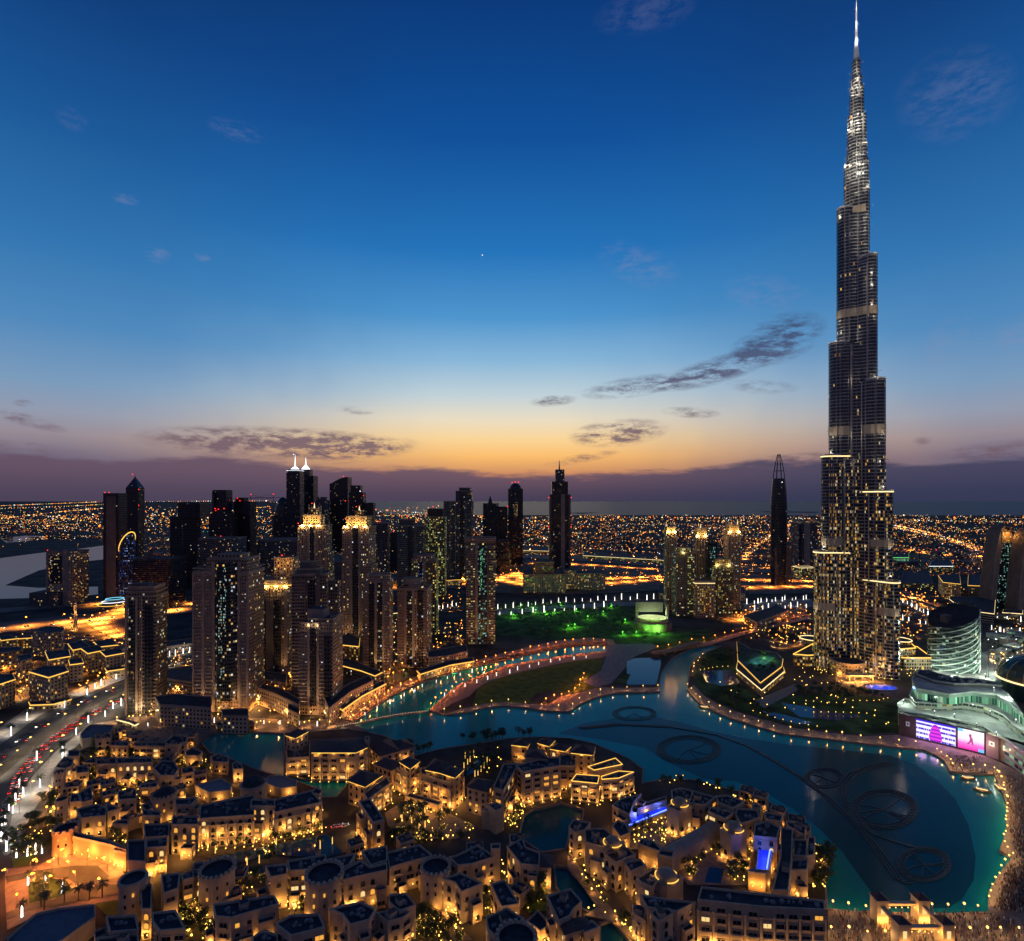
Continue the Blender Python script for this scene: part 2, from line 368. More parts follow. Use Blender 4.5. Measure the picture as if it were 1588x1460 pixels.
canal_px = [(861,1343),(879,1345),(932,1404),(915,1415),(880,1397),(864,1376)]
canal2_px = [(932,1433),(948,1428),(985,1470),(932,1470)]
holes = []
for h in (lake_px, lagoon_px, inner_px, canal_px, canal2_px):
    w = [W(x, y) for x, y in h]; w = ccw(w); holes.append(w)
g = MB(); BIG = 60000
outer = [(-BIG, -3000), (BIG, -3000), (BIG, BIG), (-BIG, BIG)]
loops = [[Vector((x, y, 0)) for x, y in outer]]+[[Vector((x, y, 0)) for x, y in reversed(h)] for h in holes]
flat = [p for l in loops for p in l]
for tri in tessellate_polygon(loops):
    t = ccw([tuple(flat[k].xy) for k in tri]); g.face([(x, y, 0) for x, y in t])
tag(g.build('ground', M_ground), kind='structure')
q = MB()
for h in holes: q.walls(h, -3, .35, 0, inv=True); q.ring(h and inset(h, -.9), .9, .0, .35)
tag(q.build('quay', M_quay), kind='structure')
def wsheet(name, px, m, z):
    b = MB(); pts = [W(x, y, z) for x, y in px]; b.cap(inset(ccw(pts), -.0), z); return tag(b.build(name, m), kind='structure')
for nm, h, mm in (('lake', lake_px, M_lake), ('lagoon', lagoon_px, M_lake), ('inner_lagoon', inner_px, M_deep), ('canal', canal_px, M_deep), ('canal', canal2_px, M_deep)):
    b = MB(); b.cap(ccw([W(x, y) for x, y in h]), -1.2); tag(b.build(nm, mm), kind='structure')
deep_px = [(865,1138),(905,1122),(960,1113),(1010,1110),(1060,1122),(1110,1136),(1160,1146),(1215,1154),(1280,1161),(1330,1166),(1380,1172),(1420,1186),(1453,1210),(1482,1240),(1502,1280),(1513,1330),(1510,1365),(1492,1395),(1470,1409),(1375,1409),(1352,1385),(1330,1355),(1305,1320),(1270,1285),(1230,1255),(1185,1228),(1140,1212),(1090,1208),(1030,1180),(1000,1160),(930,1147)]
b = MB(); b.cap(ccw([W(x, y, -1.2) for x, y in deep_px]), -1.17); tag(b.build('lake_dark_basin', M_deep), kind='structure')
# creek and sea
wsheet('creek', [(-260,862),(0,866),(60,858),(118,852),(163,846),(200,850),(200,862),(160,868),(118,872),(60,885),(8,908),(60,912),(152,910),(152,922),(110,926),(0,929),(-300,938)], M_creek, .3)
wsheet('creek_inlet', [(0,835),(40,831),(78,832),(70,837),(10,842)], M_creek, .3)
M_sea = water_mat('sea_water', (.075, .045, .064), .03, .02, .4, .05)
b = MB(); b.face([(-1500, 7300, 1), (9000, 7000, 1), (60000, 6400, 1), (60000, 59000, 1), (-20000, 59000, 1), (-4000, 14000, 1)]); tag(b.build('sea', M_sea), kind='structure')
M_isl = mat('offshore_island_ground', (.02, .02, .03), .9)
wsheet('offshore_island', [(1080,801.5),(1130,799),(1200,799),(1290,800.5),(1280,802),(1150,803)], M_isl, 3)
wsheet('offshore_island', [(880,795.5),(930,795),(900,797)], M_isl, 3)
wsheet('offshore_island', [(1175,793),(1270,794),(1268,795.5),(1190,794.6)], M_isl, 3)
# park peninsula, lawns
sheet('lawn', [(733,1092),(742,1064),(770,1053),(810,1042),(850,1034),(905,1023),(932,1020),(934,1034),(926,1046),(910,1052),(909,1062),(930,1062),(925,1068),(905,1072),(880,1076),(855,1072),(835,1074),(822,1084),(826,1090),(790,1092),(755,1094),(735,1099)], M_lawn)
sheet('park', [(768,938),(880,934),(950,938),(985,945),(1040,985),(1100,975),(1120,995),(1060,1004),(1020,1008),(960,998),(900,992),(830,992),(770,985)], M_park)
sheet('footpath', [(665,1102),(683,1084),(707,1064),(745,1047),(783,1032),(841,1022),(896,1014),(937,1010),(948,1004),(941,996),(915,995),(880,998),(841,1006),(780,1019),(720,1033),(677,1047),(647,1057),(607,1075),(576,1097),(547,1118),(530,1116),(560,1094),(600,1070),(640,1051),(680,1039),(740,1024),(800,1008),(860,994),(915,989),(950,992),(958,1004),(950,1012),(934,1020),(900,1024),(850,1033),(800,1044),(760,1056),(742,1066),(728,1080),(700,1092),(680,1104)], M_pave)
sheet('park_edge_path', [(690,1108),(720,1105),(753,1097),(783,1094),(816,1097),(846,1102),(884,1103),(896,1093),(921,1082),(954,1074),(1023,1072),(1023,1066),(965,1067),(930,1066),(900,1074),(870,1080),(850,1093),(820,1092),(783,1089),(750,1092),(715,1100)], M_pave)
sheet('garden_path', [(941,1000),(1010,998),(1022,1004),(985,1018),(966,1040),(948,1060),(925,1066),(905,1058),(932,1040),(940,1020)], M_paveg)
sheet('reflecting_pool', [(972,1026),(985,1021),(1024,1020),(1025,1030),(1018,1062),(972,1062)], M_pool)
sheet('lawn', [(952,1062),(966,1045),(978,1046),(970,1062)], M_park)
sheet('lake_promenade', [(1058,1070),(1076,1092),(1100,1106),(1130,1119),(1168,1130),(1210,1141.5),(1250,1146.6),(1288,1150),(1319,1154),(1351,1158),(1395,1163)][::-1]+[(1066,1058),(1074,1073),(1092,1089),(1115,1100),(1145,1112),(1180,1121),(1230,1134),(1290,1139),(1350,1143),(1395,1147)], M_pave, z=.02) if 0 else None
sheet('lake_promenade', [(1065,1070),(1083,1089.5),(1106,1102.5),(1135,1114.5),(1170,1125.5),(1212,1137.5),(1250,1142.5),(1288,1146.5),(1351,1154.5),(1395,1159.5),(1432,1162.5),(1452,1171),(1466,1180),(1474,1196),(1543,1200),(1557,1231),(1563,1249),(1562,1292),(1552,1320),(1572,1329),(1551,1357),(1535,1384),(1534,1415),(1534,1418),(1284,1412),(1284,1475),(1640,1475),(1640,1205),(1588,1200),(1528,1172),(1393,1140),(1340,1142),(1290,1137),(1230,1129),(1180,1115),(1140,1103),(1112,1091),(1092,1079),(1076,1062)], M_pave)
sheet('garden', [(1078,1045),(1100,1012),(1130,1005),(1150,1060),(1180,1085),(1230,1080),(1300,1072),(1395,1085),(1393,1136),(1340,1139),(1290,1134),(1230,1126),(1180,1112),(1140,1100),(1112,1088),(1092,1076),(1078,1060)], M_park)
sheet('garden_pool', [(1085,1040),(1135,1040),(1150,1060),(1120,1064),(1095,1058)], M_pool)
sheet('garden_pool', [(1210,1090),(1250,1096),(1300,1106),(1345,1110),(1300,1118),(1240,1112)], M_pool)
sheet('garden_pool', [(1180,1102),(1215,1108),(1265,1122),(1240,1124),(1200,1114)], M_pool)
sheet('garden_walk', [(1165,1088),(1235,1060),(1250,1064),(1186,1098)], M_paveg)
sheet('entrance_court', [(1296,1040),(1350,1040),(1352,1058),(1330,1066),(1296,1062)], M_pave)
# plazas and roads on the left
sheet('waterside_plaza', [(150,1122),(205,1112),(300,1108),(400,1114),(470,1118),(520,1114),(548,1121),(572,1136),(540,1131),(440,1137),(380,1134),(332,1136),(313,1150),(300,1165),(225,1160),(170,1150)], M_pave)
sheet('boulevard', [(-60,1190),(0,1158),(60,1113),(110,1088),(195,1055),(262,1030),(330,1012),(336,1018),(270,1036),(202,1065),(122,1102),(72,1134),(0,1188),(-60,1226)], M_asph)
sheet('boulevard', [(-10,1290),(0,1206),(30,1180),(72,1146),(122,1112),(200,1074),(212,1082),(134,1124),(84,1163),(50,1200),(20,1245),(8,1300)], M_asph)
sheet('sidewalk', [(10,1310),(22,1246),(52,1202),(86,1166),(136,1127),(150,1130),(110,1165),(92,1200),(80,1225),(60,1245),(45,1270),(35,1300),(25,1330)], M_paveg)
sheet('sidewalk', [(-60,1180),(-60,1150),(0,1128),(40,1100),(90,1080),(150,1058),(195,1042),(195,1053),(110,1086),(60,1111),(0,1156)], M_paveg)
sheet('cross_road', [(0,1101),(40,1098),(100,1087),(108,1082),(40,1088),(0,1092)], M_asph)
sheet('forecourt', C('E', (40,360),(300,330),(480,250),(640,215),(940,280),(1035,420),(1035,600),(800,640),(500,700),(200,790),(60,860),(40,560)), M_pave)
sheet('lawn', C('E', (100,280),(300,230),(310,270),(240,330),(110,350)), M_lawn)
sheet('lawn', C('E', (780,650),(1030,600),(1030,700),(900,760),(850,720)), M_lawn)
sheet('pool', C('F', (130,270),(620,170),(640,250),(320,320),(150,310)), M_pool)
sheet('pool', C('F', (640,160),(1090,80),(1220,230),(1060,270),(660,240)), M_pool)
sheet('pool', C('F', (300,370),(560,330),(590,390),(310,430)), M_pool)
sheet('hotel_drive', C('F', (1110,80),(1300,40),(1400,160),(1230,230)), M_asph)
sheet('hotel_court', C('l', (860,560),(1000,470),(1250,560),(1420,640),(1300,720),(1000,720),(880,640)), M_pave)
sheet('pool', C('C', (330,440),(420,350),(470,370),(400,470),(340,490)), M_pool)
sheet('island_court', C('D', (60,480),(350,420),(560,480),(300,640),(60,640)), M_pave)
sheet('island_court', C('D', (420,800),(720,520),(1000,640),(990,800),(930,900),(500,900)), M_pave)
sheet('pool', C('D', (650,770),(765,780),(735,890),(620,880)), M_pool)
sheet('souk_street', C('G', (300,680),(420,650),(700,940),(560,960)), M_pave)
sheet('souk_street', C('H', (0,250),(40,260),(420,760),(640,960),(560,960),(340,780),(130,740),(250,680),(0,330)), M_pave)
sheet('lawn', C('G', (1040,500),(1300,480),(1310,700),(1160,720)), M_lawn)
sheet('forecourt_road', C('E', (40,420),(300,370),(620,330),(800,330),(900,420),(850,470),(620,480),(560,440),(300,420),(60,470)), M_asph)
sheet('forecourt_road', C('E', (560,520),(700,500),(1035,480),(1035,560),(800,590),(560,640),(240,700),(60,780),(50,720),(230,640),(440,610)), M_asph)
sheet('planted_island', C('E', (230,470),(420,430),(560,470),(600,540),(480,590),(240,640)), M_park)
# highways and lots behind
sheet('highway', [(-200,985),(0,966),(130,952),(190,948),(300,940),(300,950),(190,962),(120,968),(0,982),(-200,1002)], M_hway)
sheet('highway_ramp', [(-150,960),(0,944),(140,932),(300,936),(300,941),(140,938),(0,951),(-150,968)], M_hway)
sheet('sand_lot', [(118,956),(195,942),(200,990),(190,996),(150,978)], M_sand)
sheet('sand_lot', [(770,876),(840,868),(1040,884),(1262,894),(1262,906),(1040,915),(900,922),(770,920)], M_sand)
sheet('sand_lot', [(768,880),(812,872),(820,916),(768,918)], M_sand)
sheet('sand_lot', [(600,905),(720,898),(720,912),(600,918)], M_sand)
sheet('sand_lot', [(936,890),(1040,884),(1040,912),(936,916)], M_sand)
sheet('sand_lot', [(1160,908),(1262,906),(1262,920),(1160,922)], M_sand)
sheet('sand_lot', [(1395,915),(1430,922),(1450,945),(1395,940)], M_sand)
sheet('highway', [(700,862),(800,857),(900,862),(1040,873),(1150,880),(1262,886),(1262,892),(1150,887),(1040,880),(900,870),(800,865),(700,872)], M_hway)
sheet('highway', [(1148,872),(1162,848),(1205,822),(1240,808),(1244,809),(1214,824),(1172,850),(1160,873)], M_hway)
sheet('highway', [(1388,815),(1440,826),(1490,842),(1540,858),(1600,880),(1600,890),(1535,866),(1480,848),(1430,831),(1386,819)], M_hway)
sheet('highway', [(1386,866),(1460,867),(1540,866),(1540,871),(1460,873),(1386,872)], M_hway)
sheet('sand_lot', [(1395,852),(1440,846),(1530,862),(1530,866),(1395,866)], M_sand)
sheet('boulevard', [(770,946),(880,938),(960,934),(1050,932),(1050,938),(960,940),(880,944),(770,954)], M_paveg)
sheet('boulevard', [(1155,938),(1180,930),(1260,930),(1260,942),(1180,944),(1150,948)], M_paveg)
sheet('elevated_road', [(1394,927),(1430,940),(1470,952),(1520,956),(1600,956),(1600,962),(1515,962),(1462,958),(1424,946),(1394,934)], M_asph)
sheet('park_road', [(1022,1010),(1056,1002),(1100,995),(1150,980),(1200,968),(1255,955),(1256,960),(1205,972),(1150,986),(1104,1000),(1060,1008),(1026,1016)], M_pave)
sheet('sand_lot', [(1135,965),(1180,950),(1250,942),(1250,955),(1180,972),(1140,978)], M_sand)
sheet('mall_court', [(1440,1040),(1530,1010),(1640,985),(1640,1090),(1500,1080),(1420,1085)], M_paveg)
# lane lines on the boulevard
b = MB()
for L in ([(0,1172),(66,1124),(116,1095),(198,1060),(266,1033)],):
    for k, (x, y) in enumerate(along(L, 9)): b.box(x, y, .9, .92, .35, 3.2, -.75)
for L in ([(8,1250),(40,1190),(78,1154),(128,1118),(206,1078)],):
    for k, (x, y) in enumerate(along(L, 9)): b.box(x, y, .9, .92, .35, 3.2, -.75)
tag(b.build('road_markings', M_line), kind='structure')
# dark fountain rings lying in the lake
M_ring = mat('fountain_steel', (.009, .048, .052), .6)
def ring_pts(cx, cy, rx, ry, n=36):
    return [(*W(cx+rx*math.cos(2*PI*i/n), cy+ry*math.sin(2*PI*i/n), -1.1), -1.05) for i in range(n)]
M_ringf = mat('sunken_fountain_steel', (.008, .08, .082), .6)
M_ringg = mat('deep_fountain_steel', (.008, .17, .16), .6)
def fountain(label, cx, cy, rx, ry, spokes=0, M_ring=M_ring):
    x0, y0 = W(cx, cy, -1.1); t = thing('fountain_ring', label, 'fountain', (x0, y0, -1.1), 'rings of the lake fountain')
    for k in (1, .93, .86, .74):
        b = MB(); b.path(ring_pts(cx, cy, rx*k, ry*k), .42 if k > .9 else .3, 4, 0, True); b.build('ring_pipe', M_ring, t)
    b = MB(); A, B_ = ring_pts(cx, cy, rx, ry), ring_pts(cx, cy, rx*.76, ry*.76)
    for i in range(36): b.face([(*A[i][:2], -1.13), (*A[(i+1) % 36][:2], -1.13), (*B_[(i+1) % 36][:2], -1.13), (*B_[i][:2], -1.13)])
    b.build('ring_deck', M_ring, t)
    b = MB()
    for i in range(36):
        a = 2*PI*i/36; p = [(*W(cx+rx*k*math.cos(a), cy+ry*k*math.sin(a), -1.1), -1.05) for k in (.74, 1)]; b.tube(p[0], p[1], .18, n=4)
    b.path(ring_pts(cx, cy, rx*.75, ry*.75), .2, 4, 0, True)
    for i in range(spokes):
        a = R.uniform(0, 6.28); p = [(*W(cx+rx*k*math.cos(a+q), cy+ry*k*math.sin(a+q), -1.1), -1.05) for k, q in ((0, 0), (.45, .3), (.74, .2))]; b.path(p, .35, 4)
    b.build('nozzle_frame', M_ring, t)
fountain('smaller upper fountain ring in the dark part of the lake', 1278, 1207, 30, 16, 5)
fountain('largest fountain ring in the middle of the lake', 1371, 1256, 53, 31, 9)
fountain('lowest fountain ring nearest the gold-lit bridge', 1433, 1341, 42, 27, 7)
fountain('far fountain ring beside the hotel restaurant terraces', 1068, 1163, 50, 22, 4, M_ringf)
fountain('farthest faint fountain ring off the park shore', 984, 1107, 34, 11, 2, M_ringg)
t = thing('fountain_pipe', 'long curving dark fountain pipe linking the rings in the lake', 'fountain', (*W(1300,1250,-1.1), -1.1))
for L in ([(900,1130),(960,1124),(1040,1128),(1110,1140),(1160,1158),(1200,1180),(1240,1205),(1280,1235),(1320,1272),(1350,1305),(1380,1345),(1396,1368),(1412,1366)], [(1380,1184),(1345,1192),(1320,1202),(1308,1218),(1305,1235),(1315,1252),(1330,1275),(1360,1297),(1400,1310),(1430,1316)]):
    for off in (-2.2, 0, 2.2):
        b = MB(); P = [W(x, y, -1.1) for x, y in L]; Q = []
        for a, c in zip(P, P[1:]):
            for k in range(4): Q.append((a[0]+(c[0]-a[0])*k/4+off*.7, a[1]+(c[1]-a[1])*k/4-off*.7, -1.05))
        b.path(Q, .55, 4); b.build('pipe_run', M_ring, t)
# ================================================================ TOWERS
WALL = (.38, .26, .165)
F_res = facade('beige_residence_facade', WALL, (.02, .024, .03), 2.6, 3.5, .5, .46, .12, est=1.2)
F_resd = facade('dark_residence_facade', (.24, .175, .125), (.018, .02, .026), 2.5, 3.4, .56, .48, .12, est=1.2)
F_bay = facade('glass_bay', (.05, .055, .06), (.02, .028, .036), 2.0, 3.5, .8, .5, .16, est=1.0, rough=.3)
F_baygr = facade('greenish_glass_bay', (.05, .08, .07), (.015, .05, .045), 1.8, 3.5, .8, .5, .2, ((120,235,200),(190,255,240),(235,255,255)), .7, rough=.3)
F_lit = facade('brightly_lit_facade', (.20, .17, .12), (.03, .03, .02), 3.2, 3.5, .6, .5, .34, ((255,200,70),(245,235,130),(225,255,190)), 1.0)
F_dark = facade('dark_glass_facade', (.035, .036, .045), (.016, .018, .026), 3.0, 3.8, .7, .5, .014, est=.6, rough=.35)
F_purp = facade('brown_glass_facade', (.055, .038, .038), (.03, .02, .022), 3.2, 3.8, .7, .5, .016, est=.6, rough=.4)
F_grey = facade('grey_office_facade', (.13, .12, .125), (.02, .022, .03), 2.8, 3.8, .7, .46, .05, est=.7)
F_band = facade('banded_facade', (.26, .22, .20), (.015, .015, .02), 60, 3.8, .98, .52, .02, est=.6)
F_streak = facade('streaks_of_light', (.03, .035, .035), (.02, .03, .03), 1.1, 2.6, .75, .6, .42, ((150,215,205),(205,235,225),(255,235,190)), .9)
F_streakg = facade('green_streaks_of_light', (.02, .04, .03), (.02, .04, .03), 1.1, 2.2, .75, .7, .6, ((60,220,110),(120,250,170),(200,255,220)), 1.0)
F_blue = facade('blue_led_facade', (.03, .03, .05), (.015, .018, .04), 3.4, 5.0, .42, .32, .42, ((40,90,255),(90,150,255),(240,245,255)), 1.1)
F_gold = facade('gold_lit_facade', (.45, .31, .16), (.05, .03, .01), 3.4, 3.6, .5, .5, .45, ((255,170,50),(255,205,90),(255,235,170)), 1.0)
F_low = facade('low_block_facade', (.42, .32, .23), (.03, .025, .02), 3.6, 3.6, .48, .5, .20, ((255,170,50),(255,205,100),(255,235,180)), 1.0)
M_roof = mat('dark_roof', (.030, .034, .045), .9, vary=.25, vscale=.2)
M_conc = mat('beige_concrete', (.33, .255, .20), .8, vary=.15, vscale=.1)
M_concd = mat('dark_concrete', (.15, .125, .11), .8, vary=.15, vscale=.1)
M_steel = mat('dark_steel', (.07, .07, .08), .45, .6)
M_cream = mat('cream_stone', (.50, .38, .26), .75, vary=.1, vscale=.2)
E_gold = emis('gold_strip_light', S(255,196,84), 1.5)
E_goldw = emis('warm_white_strip_light', S(255,226,160), 1.6)
E_white = emis('white_light', S(240,245,255), 2.2)
E_red = emis('red_beacon', S(255,40,30), 3)
E_blue = emis('blue_light', S(50,90,255), 2)
E_green = emis('green_light', S(110,255,120), 1.6)
E_cyan = emis('cyan_light', S(130,225,255), 1.4)
GOLDL = (1, .47, .10); WARML = (1, .74, .42); ORANGE = (1, .40, .08); WHITEL = (1, .95, .88)

def tower(label, by, tiers, feats=(), dep=.75, yaw=0, name='tower_block', group=None, bx=None):
    if dep in (.62, .7, .75, .8) and yaw or dep in (.62, .7): feats = list(feats)+[('wash', 26000)]
    x0 = min(t[0] for t in tiers); x1 = max(t[1] for t in tiers)
    Y = F*HC/(by-HZ); k = Y/F; hz = lambda py: HC-(py-HZ)*k; wx = lambda px: (px-CX)*k
    cx0 = wx((x0+x1)/2); w0 = (x1-x0)*k; d0 = w0*dep
    ox, oy = cx0, Y+d0/2; cs, sn = math.cos(yaw), math.sin(yaw)
    def P(x, y): return (ox+x*cs-y*sn, oy+x*sn+y*cs)
    t = thing(name, label, 'building' if name not in ('skyscraper',) else 'skyscraper', (ox, oy, 0), group)
    z = 0; q = cs if yaw else 1; prev = None
    for i, tr in enumerate(tiers):
        a, b, top, m = tr[:4]; sh = tr[4] if len(tr) > 4 else 'box'
        c = (wx((a+b)/2)-ox)/max(q, .5); w = (b-a)*k/(abs(cs)+abs(sn)*dep if yaw else 1); d = min(d0, w*dep*1.15) if i else w*dep; z1 = hz(top); mb = MB()
        nm = 'shaft' if i == 0 else ('upper_shaft' if i < len(tiers)-1 else 'top_block')
        if sh == 'round':
            mb.lathe(*P(c, 0), [(1, z), (1, z1)], 24, 0, w/2, d/2); mb.cap([P(c+w/2*math.cos(2*PI*j/24), d/2*math.sin(2*PI*j/24)) for j in range(24)], z1, 1)
        elif sh == 'cham':
            e = w*.14; pl = [P(c+x, y) for x, y in ((-w/2+e, -d/2), (w/2-e, -d/2), (w/2, -d/2+e), (w/2, d/2-e), (w/2-e, d/2), (-w/2+e, d/2), (-w/2, d/2-e), (-w/2, -d/2+e))]
            mb.prism(pl, z, z1, 0, 1)
        elif sh == 'pyr':
            nm = 'pointed_roof'; mb.lathe(*P(c, 0), [(w/2*1.41, z), (0, z1)], 4, 0, 1, d/w, False, PI/4+yaw)
        elif sh == 'dome':
            nm = 'domed_roof'; mb.lathe(*P(c, 0), [(w/2*math.cos(a_), z+(z1-z)*math.sin(a_)) for a_ in (0, .3, .6, .9, 1.2, 1.5, PI/2)][:-1]+[(0, z1)], 20, 0, 1, d/w)
        elif sh == 'slant':                              # top rises to the right (or to the left when z given)
            lo = hz(tr[5]); zz = (lo, z1) if tr[6] > 0 else (z1, lo)
            n = 8; cur = [(c-w/2+w*j/n, zz[0]+(zz[1]-zz[0])*(math.sin(PI/2*j/n) if tr[6] > 0 else 1-math.sin(PI/2*(1-j/n))*0-(j/n)**2*1)) for j in range(n+1)] if tr[6] > 0 else [(c-w/2+w*j/n, zz[0]+(zz[1]-zz[0])*(j/n)) for j in range(n+1)]
            fr = [P(x, -d/2) for x, _ in cur]; bk = [P(x, d/2) for x, _ in cur]
            for j in range(n):
                za, zb = cur[j][1], cur[j+1][1]; u0, u1 = w*j/n, w*(j+1)/n
                mb.face([(*fr[j], z), (*fr[j+1], z), (*fr[j+1], zb), (*fr[j], za)], 0, [(u0, z), (u1, z), (u1, zb), (u0, za)])
                mb.face([(*bk[j+1], z), (*bk[j], z), (*bk[j], za), (*bk[j+1], zb)], 0, [(u1, z), (u0, z), (u0, za), (u1, zb)])
                mb.face([(*fr[j], za), (*fr[j+1], zb), (*bk[j+1], zb), (*bk[j], za)], 1)
            mb.walls([bk[0], fr[0]], z, cur[0][1], 0) if 0 else mb.face([(*bk[0], z), (*fr[0], z), (*fr[0], cur[0][1]), (*bk[0], cur[0][1])], 0, [(0, z), (d, z), (d, cur[0][1]), (0, cur[0][1])])
            mb.face([(*fr[-1], z), (*bk[-1], z), (*bk[-1], cur[-1][1]), (*fr[-1], cur[-1][1])], 0, [(0, z), (d, z), (d, cur[-1][1]), (0, cur[-1][1])])
        else:
            pl = [P(c+x, y) for x, y in ((-w/2, -d/2), (w/2, -d/2), (w/2, d/2), (-w/2, d/2))]; mb.prism(pl, z, z1, 0, 1)
        ob = mb.build(nm, [m, M_roof], t)
        if sh in ('box', 'cham') and w > 12 and k < 1.6:         # parapet round the roof
            pb = MB(); pb.ring([P(c+x, y) for x, y in ((-w/2-.25, -d/2-.25), (w/2+.25, -d/2-.25), (w/2+.25, d/2+.25), (-w/2-.25, d/2+.25))] if sh == 'box' else inset(ccw(pl), -.25), .7, z1-.6, z1+1.3); pb.build('parapet', M_conc if m not in (F_dark, F_purp) else M_steel, ob)
        prev = (c, w, d, z, z1); z = z1 if sh not in ('slant',) else z
        if i == 0: base = prev
    for ft in feats:
        kd = ft[0]; mb = MB()
        if kd == 'spire':
            x, zt, zb = wx(ft[1])-ox, hz(ft[2]), hz(ft[3]); r = ft[4] if len(ft) > 4 else .9
            mb.tube((*P(x, 0), zb), (*P(x, 0), zt), r*k**.5*1.3, .15, 6); mb.build('spire', ft[5] if len(ft) > 5 else M_steel, t)
        elif kd == 'bay':                                # a glazed bay standing proud of the front
            a, b, yt, yb, m = ft[1:6]; x = (wx((a+b)/2)-ox)/q; w = (b-a)*k; pj = ft[6] if len(ft) > 6 else 1.6; d = base[2]
            pl = [P(x-w/2, -d/2+.3), P(x-w/2*.6, -d/2-pj), P(x+w/2*.6, -d/2-pj), P(x+w/2, -d/2+.3)]
            mb.prism(pl, max(0, hz(yb)), hz(yt), 0, 1); mb.build('glass_bay', [m, M_roof], t)
        elif kd == 'pier':
            a, b, yt, yb, m = ft[1:6]; x = (wx((a+b)/2)-ox)/q; w = (b-a)*k; d = base[2]
            mb.prism([P(x-w/2, -d/2+.2), P(x-w/2, -d/2-1.1), P(x+w/2, -d/2-1.1), P(x+w/2, -d/2+.2)], max(0, hz(yb)), hz(yt)); mb.build('pier', m, t)
        elif kd == 'balc':                               # a stack of balcony slabs on a corner or front
            a, b, yt, yb = ft[1:5]; x = (wx((a+b)/2)-ox)/q; w = (b-a)*k; d = base[2]; zz = max(4, hz(yb)); z1 = hz(yt)
            while zz < z1:
                mb.prism([P(x-w/2, -d/2+.6), P(x-w/2, -d/2-1.5), P(x+w/2, -d/2-1.5), P(x+w/2, -d/2+.6)], zz, zz+1.1); zz += 3.5
            o = mb.build('balcony_stack', M_conc, t)
            if len(ft) > 5: o['kind'] = 'stuff'
        elif kd == 'wash':                               # added floodlights at the foot, standing in for city glow up the wall
            for f in (-.36, 0, .36):
                px_, py_ = P(base[0]+base[1]*f, -base[2]/2-7); p = MB(); p.box(px_, py_, 0, 1, 1, 1); o = p.build('floodlight', M_steel, t); plight(o, (px_-ox, py_-oy, 1.4), ft[1], (1, .60, .26), .6, 58, True)
        elif kd == 'ledge':                              # a cornice or lit strip all round at one height
            yy, m = ft[1:3]; a, b = (ft[3], ft[4]) if len(ft) > 4 else (x0, x1); x = (wx((a+b)/2)-ox); w = (b-a)*k/(abs(cs)+abs(sn)*dep if yaw else 1); d = w*dep if not len(ft) > 4 else min(d0, w*dep*1.15)
            e = .5; mb.ring([P(x-w/2-e, -d/2-e), P(x+w/2+e, -d/2-e), P(x+w/2+e, d/2+e), P(x-w/2-e, d/2+e)], .55, hz(yy)-.4, hz(yy)+.6); mb.build('ledge' if m not in (E_gold, E_goldw, E_white, E_blue) else 'light_strip', m, t)
        elif kd == 'pin':                                # small corner pinnacles and a lantern on a crown
            yt, yb, m = ft[1:4]; c, w, d, zb, _ = prev
            for sx in (-1, 1):
                for sy in (-1, 1):
                    p = MB(); px_, py_ = P(c+sx*w*.44, sy*d*.44); p.box(px_, py_, hz(yb), hz(yt), w*.11, w*.11, yaw); p.lathe(px_, py_, [(w*.08, hz(yt)), (0, hz(yt)+w*.16)], 4, 0, 1, 1, False); p.build('pinnacle', m, t)
        elif kd == 'lamp':                               # floodlights fixed on a ledge
            x, yy, pw, col = ft[1:5]; dd = ft[5] if len(ft) > 5 else 3
            px_, py_ = P((wx(x)-ox)/q, -base[2]/2-dd); p = MB(); p.box(px_, py_, hz(yy)-.5, hz(yy), 1.2, .8, yaw); o = p.build('floodlight', M_steel, t); plight(o, (px_-ox, py_-oy, hz(yy)+1), pw, col, .8)
        elif kd == 'beacon':
            x, yy = ft[1:3]; p = MB(); px_, py_ = P((wx(x)-ox), -base[2]*.4); p.octa((px_, py_, hz(yy)), max(.9, k*.95)); p.build('beacon', ft[3] if len(ft) > 3 else E_red, t)
        elif kd == 'fins':
            a, b, yt, yb, n, m = ft[1:7]; d = base[2]; zb, zt = max(0, hz(yb)), hz(yt)
            for j in range(n):
                x = (wx(a+(b-a)*j/(n-1))-ox)/q; p = MB(); p.prism([P(x-.45, -d/2+.1), P(x-.45, -d/2-.8), P(x+.45, -d/2-.8), P(x+.45, -d/2+.1)], zb, zt); p.build('fin', m, t)
        elif kd == 'block':
            a, b, yt, yb, m = ft[1:6]; dy = ft[6] if len(ft) > 6 else 0; x = (wx((a+b)/2)-ox); w = (b-a)*k; mb.box(*P(x, dy), max(0, hz(yb)), hz(yt), w, ft[7] if len(ft) > 7 else w*.7, yaw, 0, 1); mb.build(ft[8] if len(ft) > 8 else 'side_block', [m, M_roof], t)
        elif kd == 'slabs':                              # floor edges that stand out of the wall
            yt, yb, st = ft[1:4]; zz = max(6, hz(yb)); c, w, d = base[:3]
            while zz < hz(yt):
                mb.ring([P(c-w/2-.3, -d/2-.3), P(c+w/2+.3, -d/2-.3), P(c+w/2+.3, d/2+.3), P(c-w/2-.3, d/2+.3)], .35, zz, zz+.5); zz += st
            o = mb.build('floor_edges', ft[4] if len(ft) > 4 else M_conc, t); o['kind'] = 'stuff'
    return t

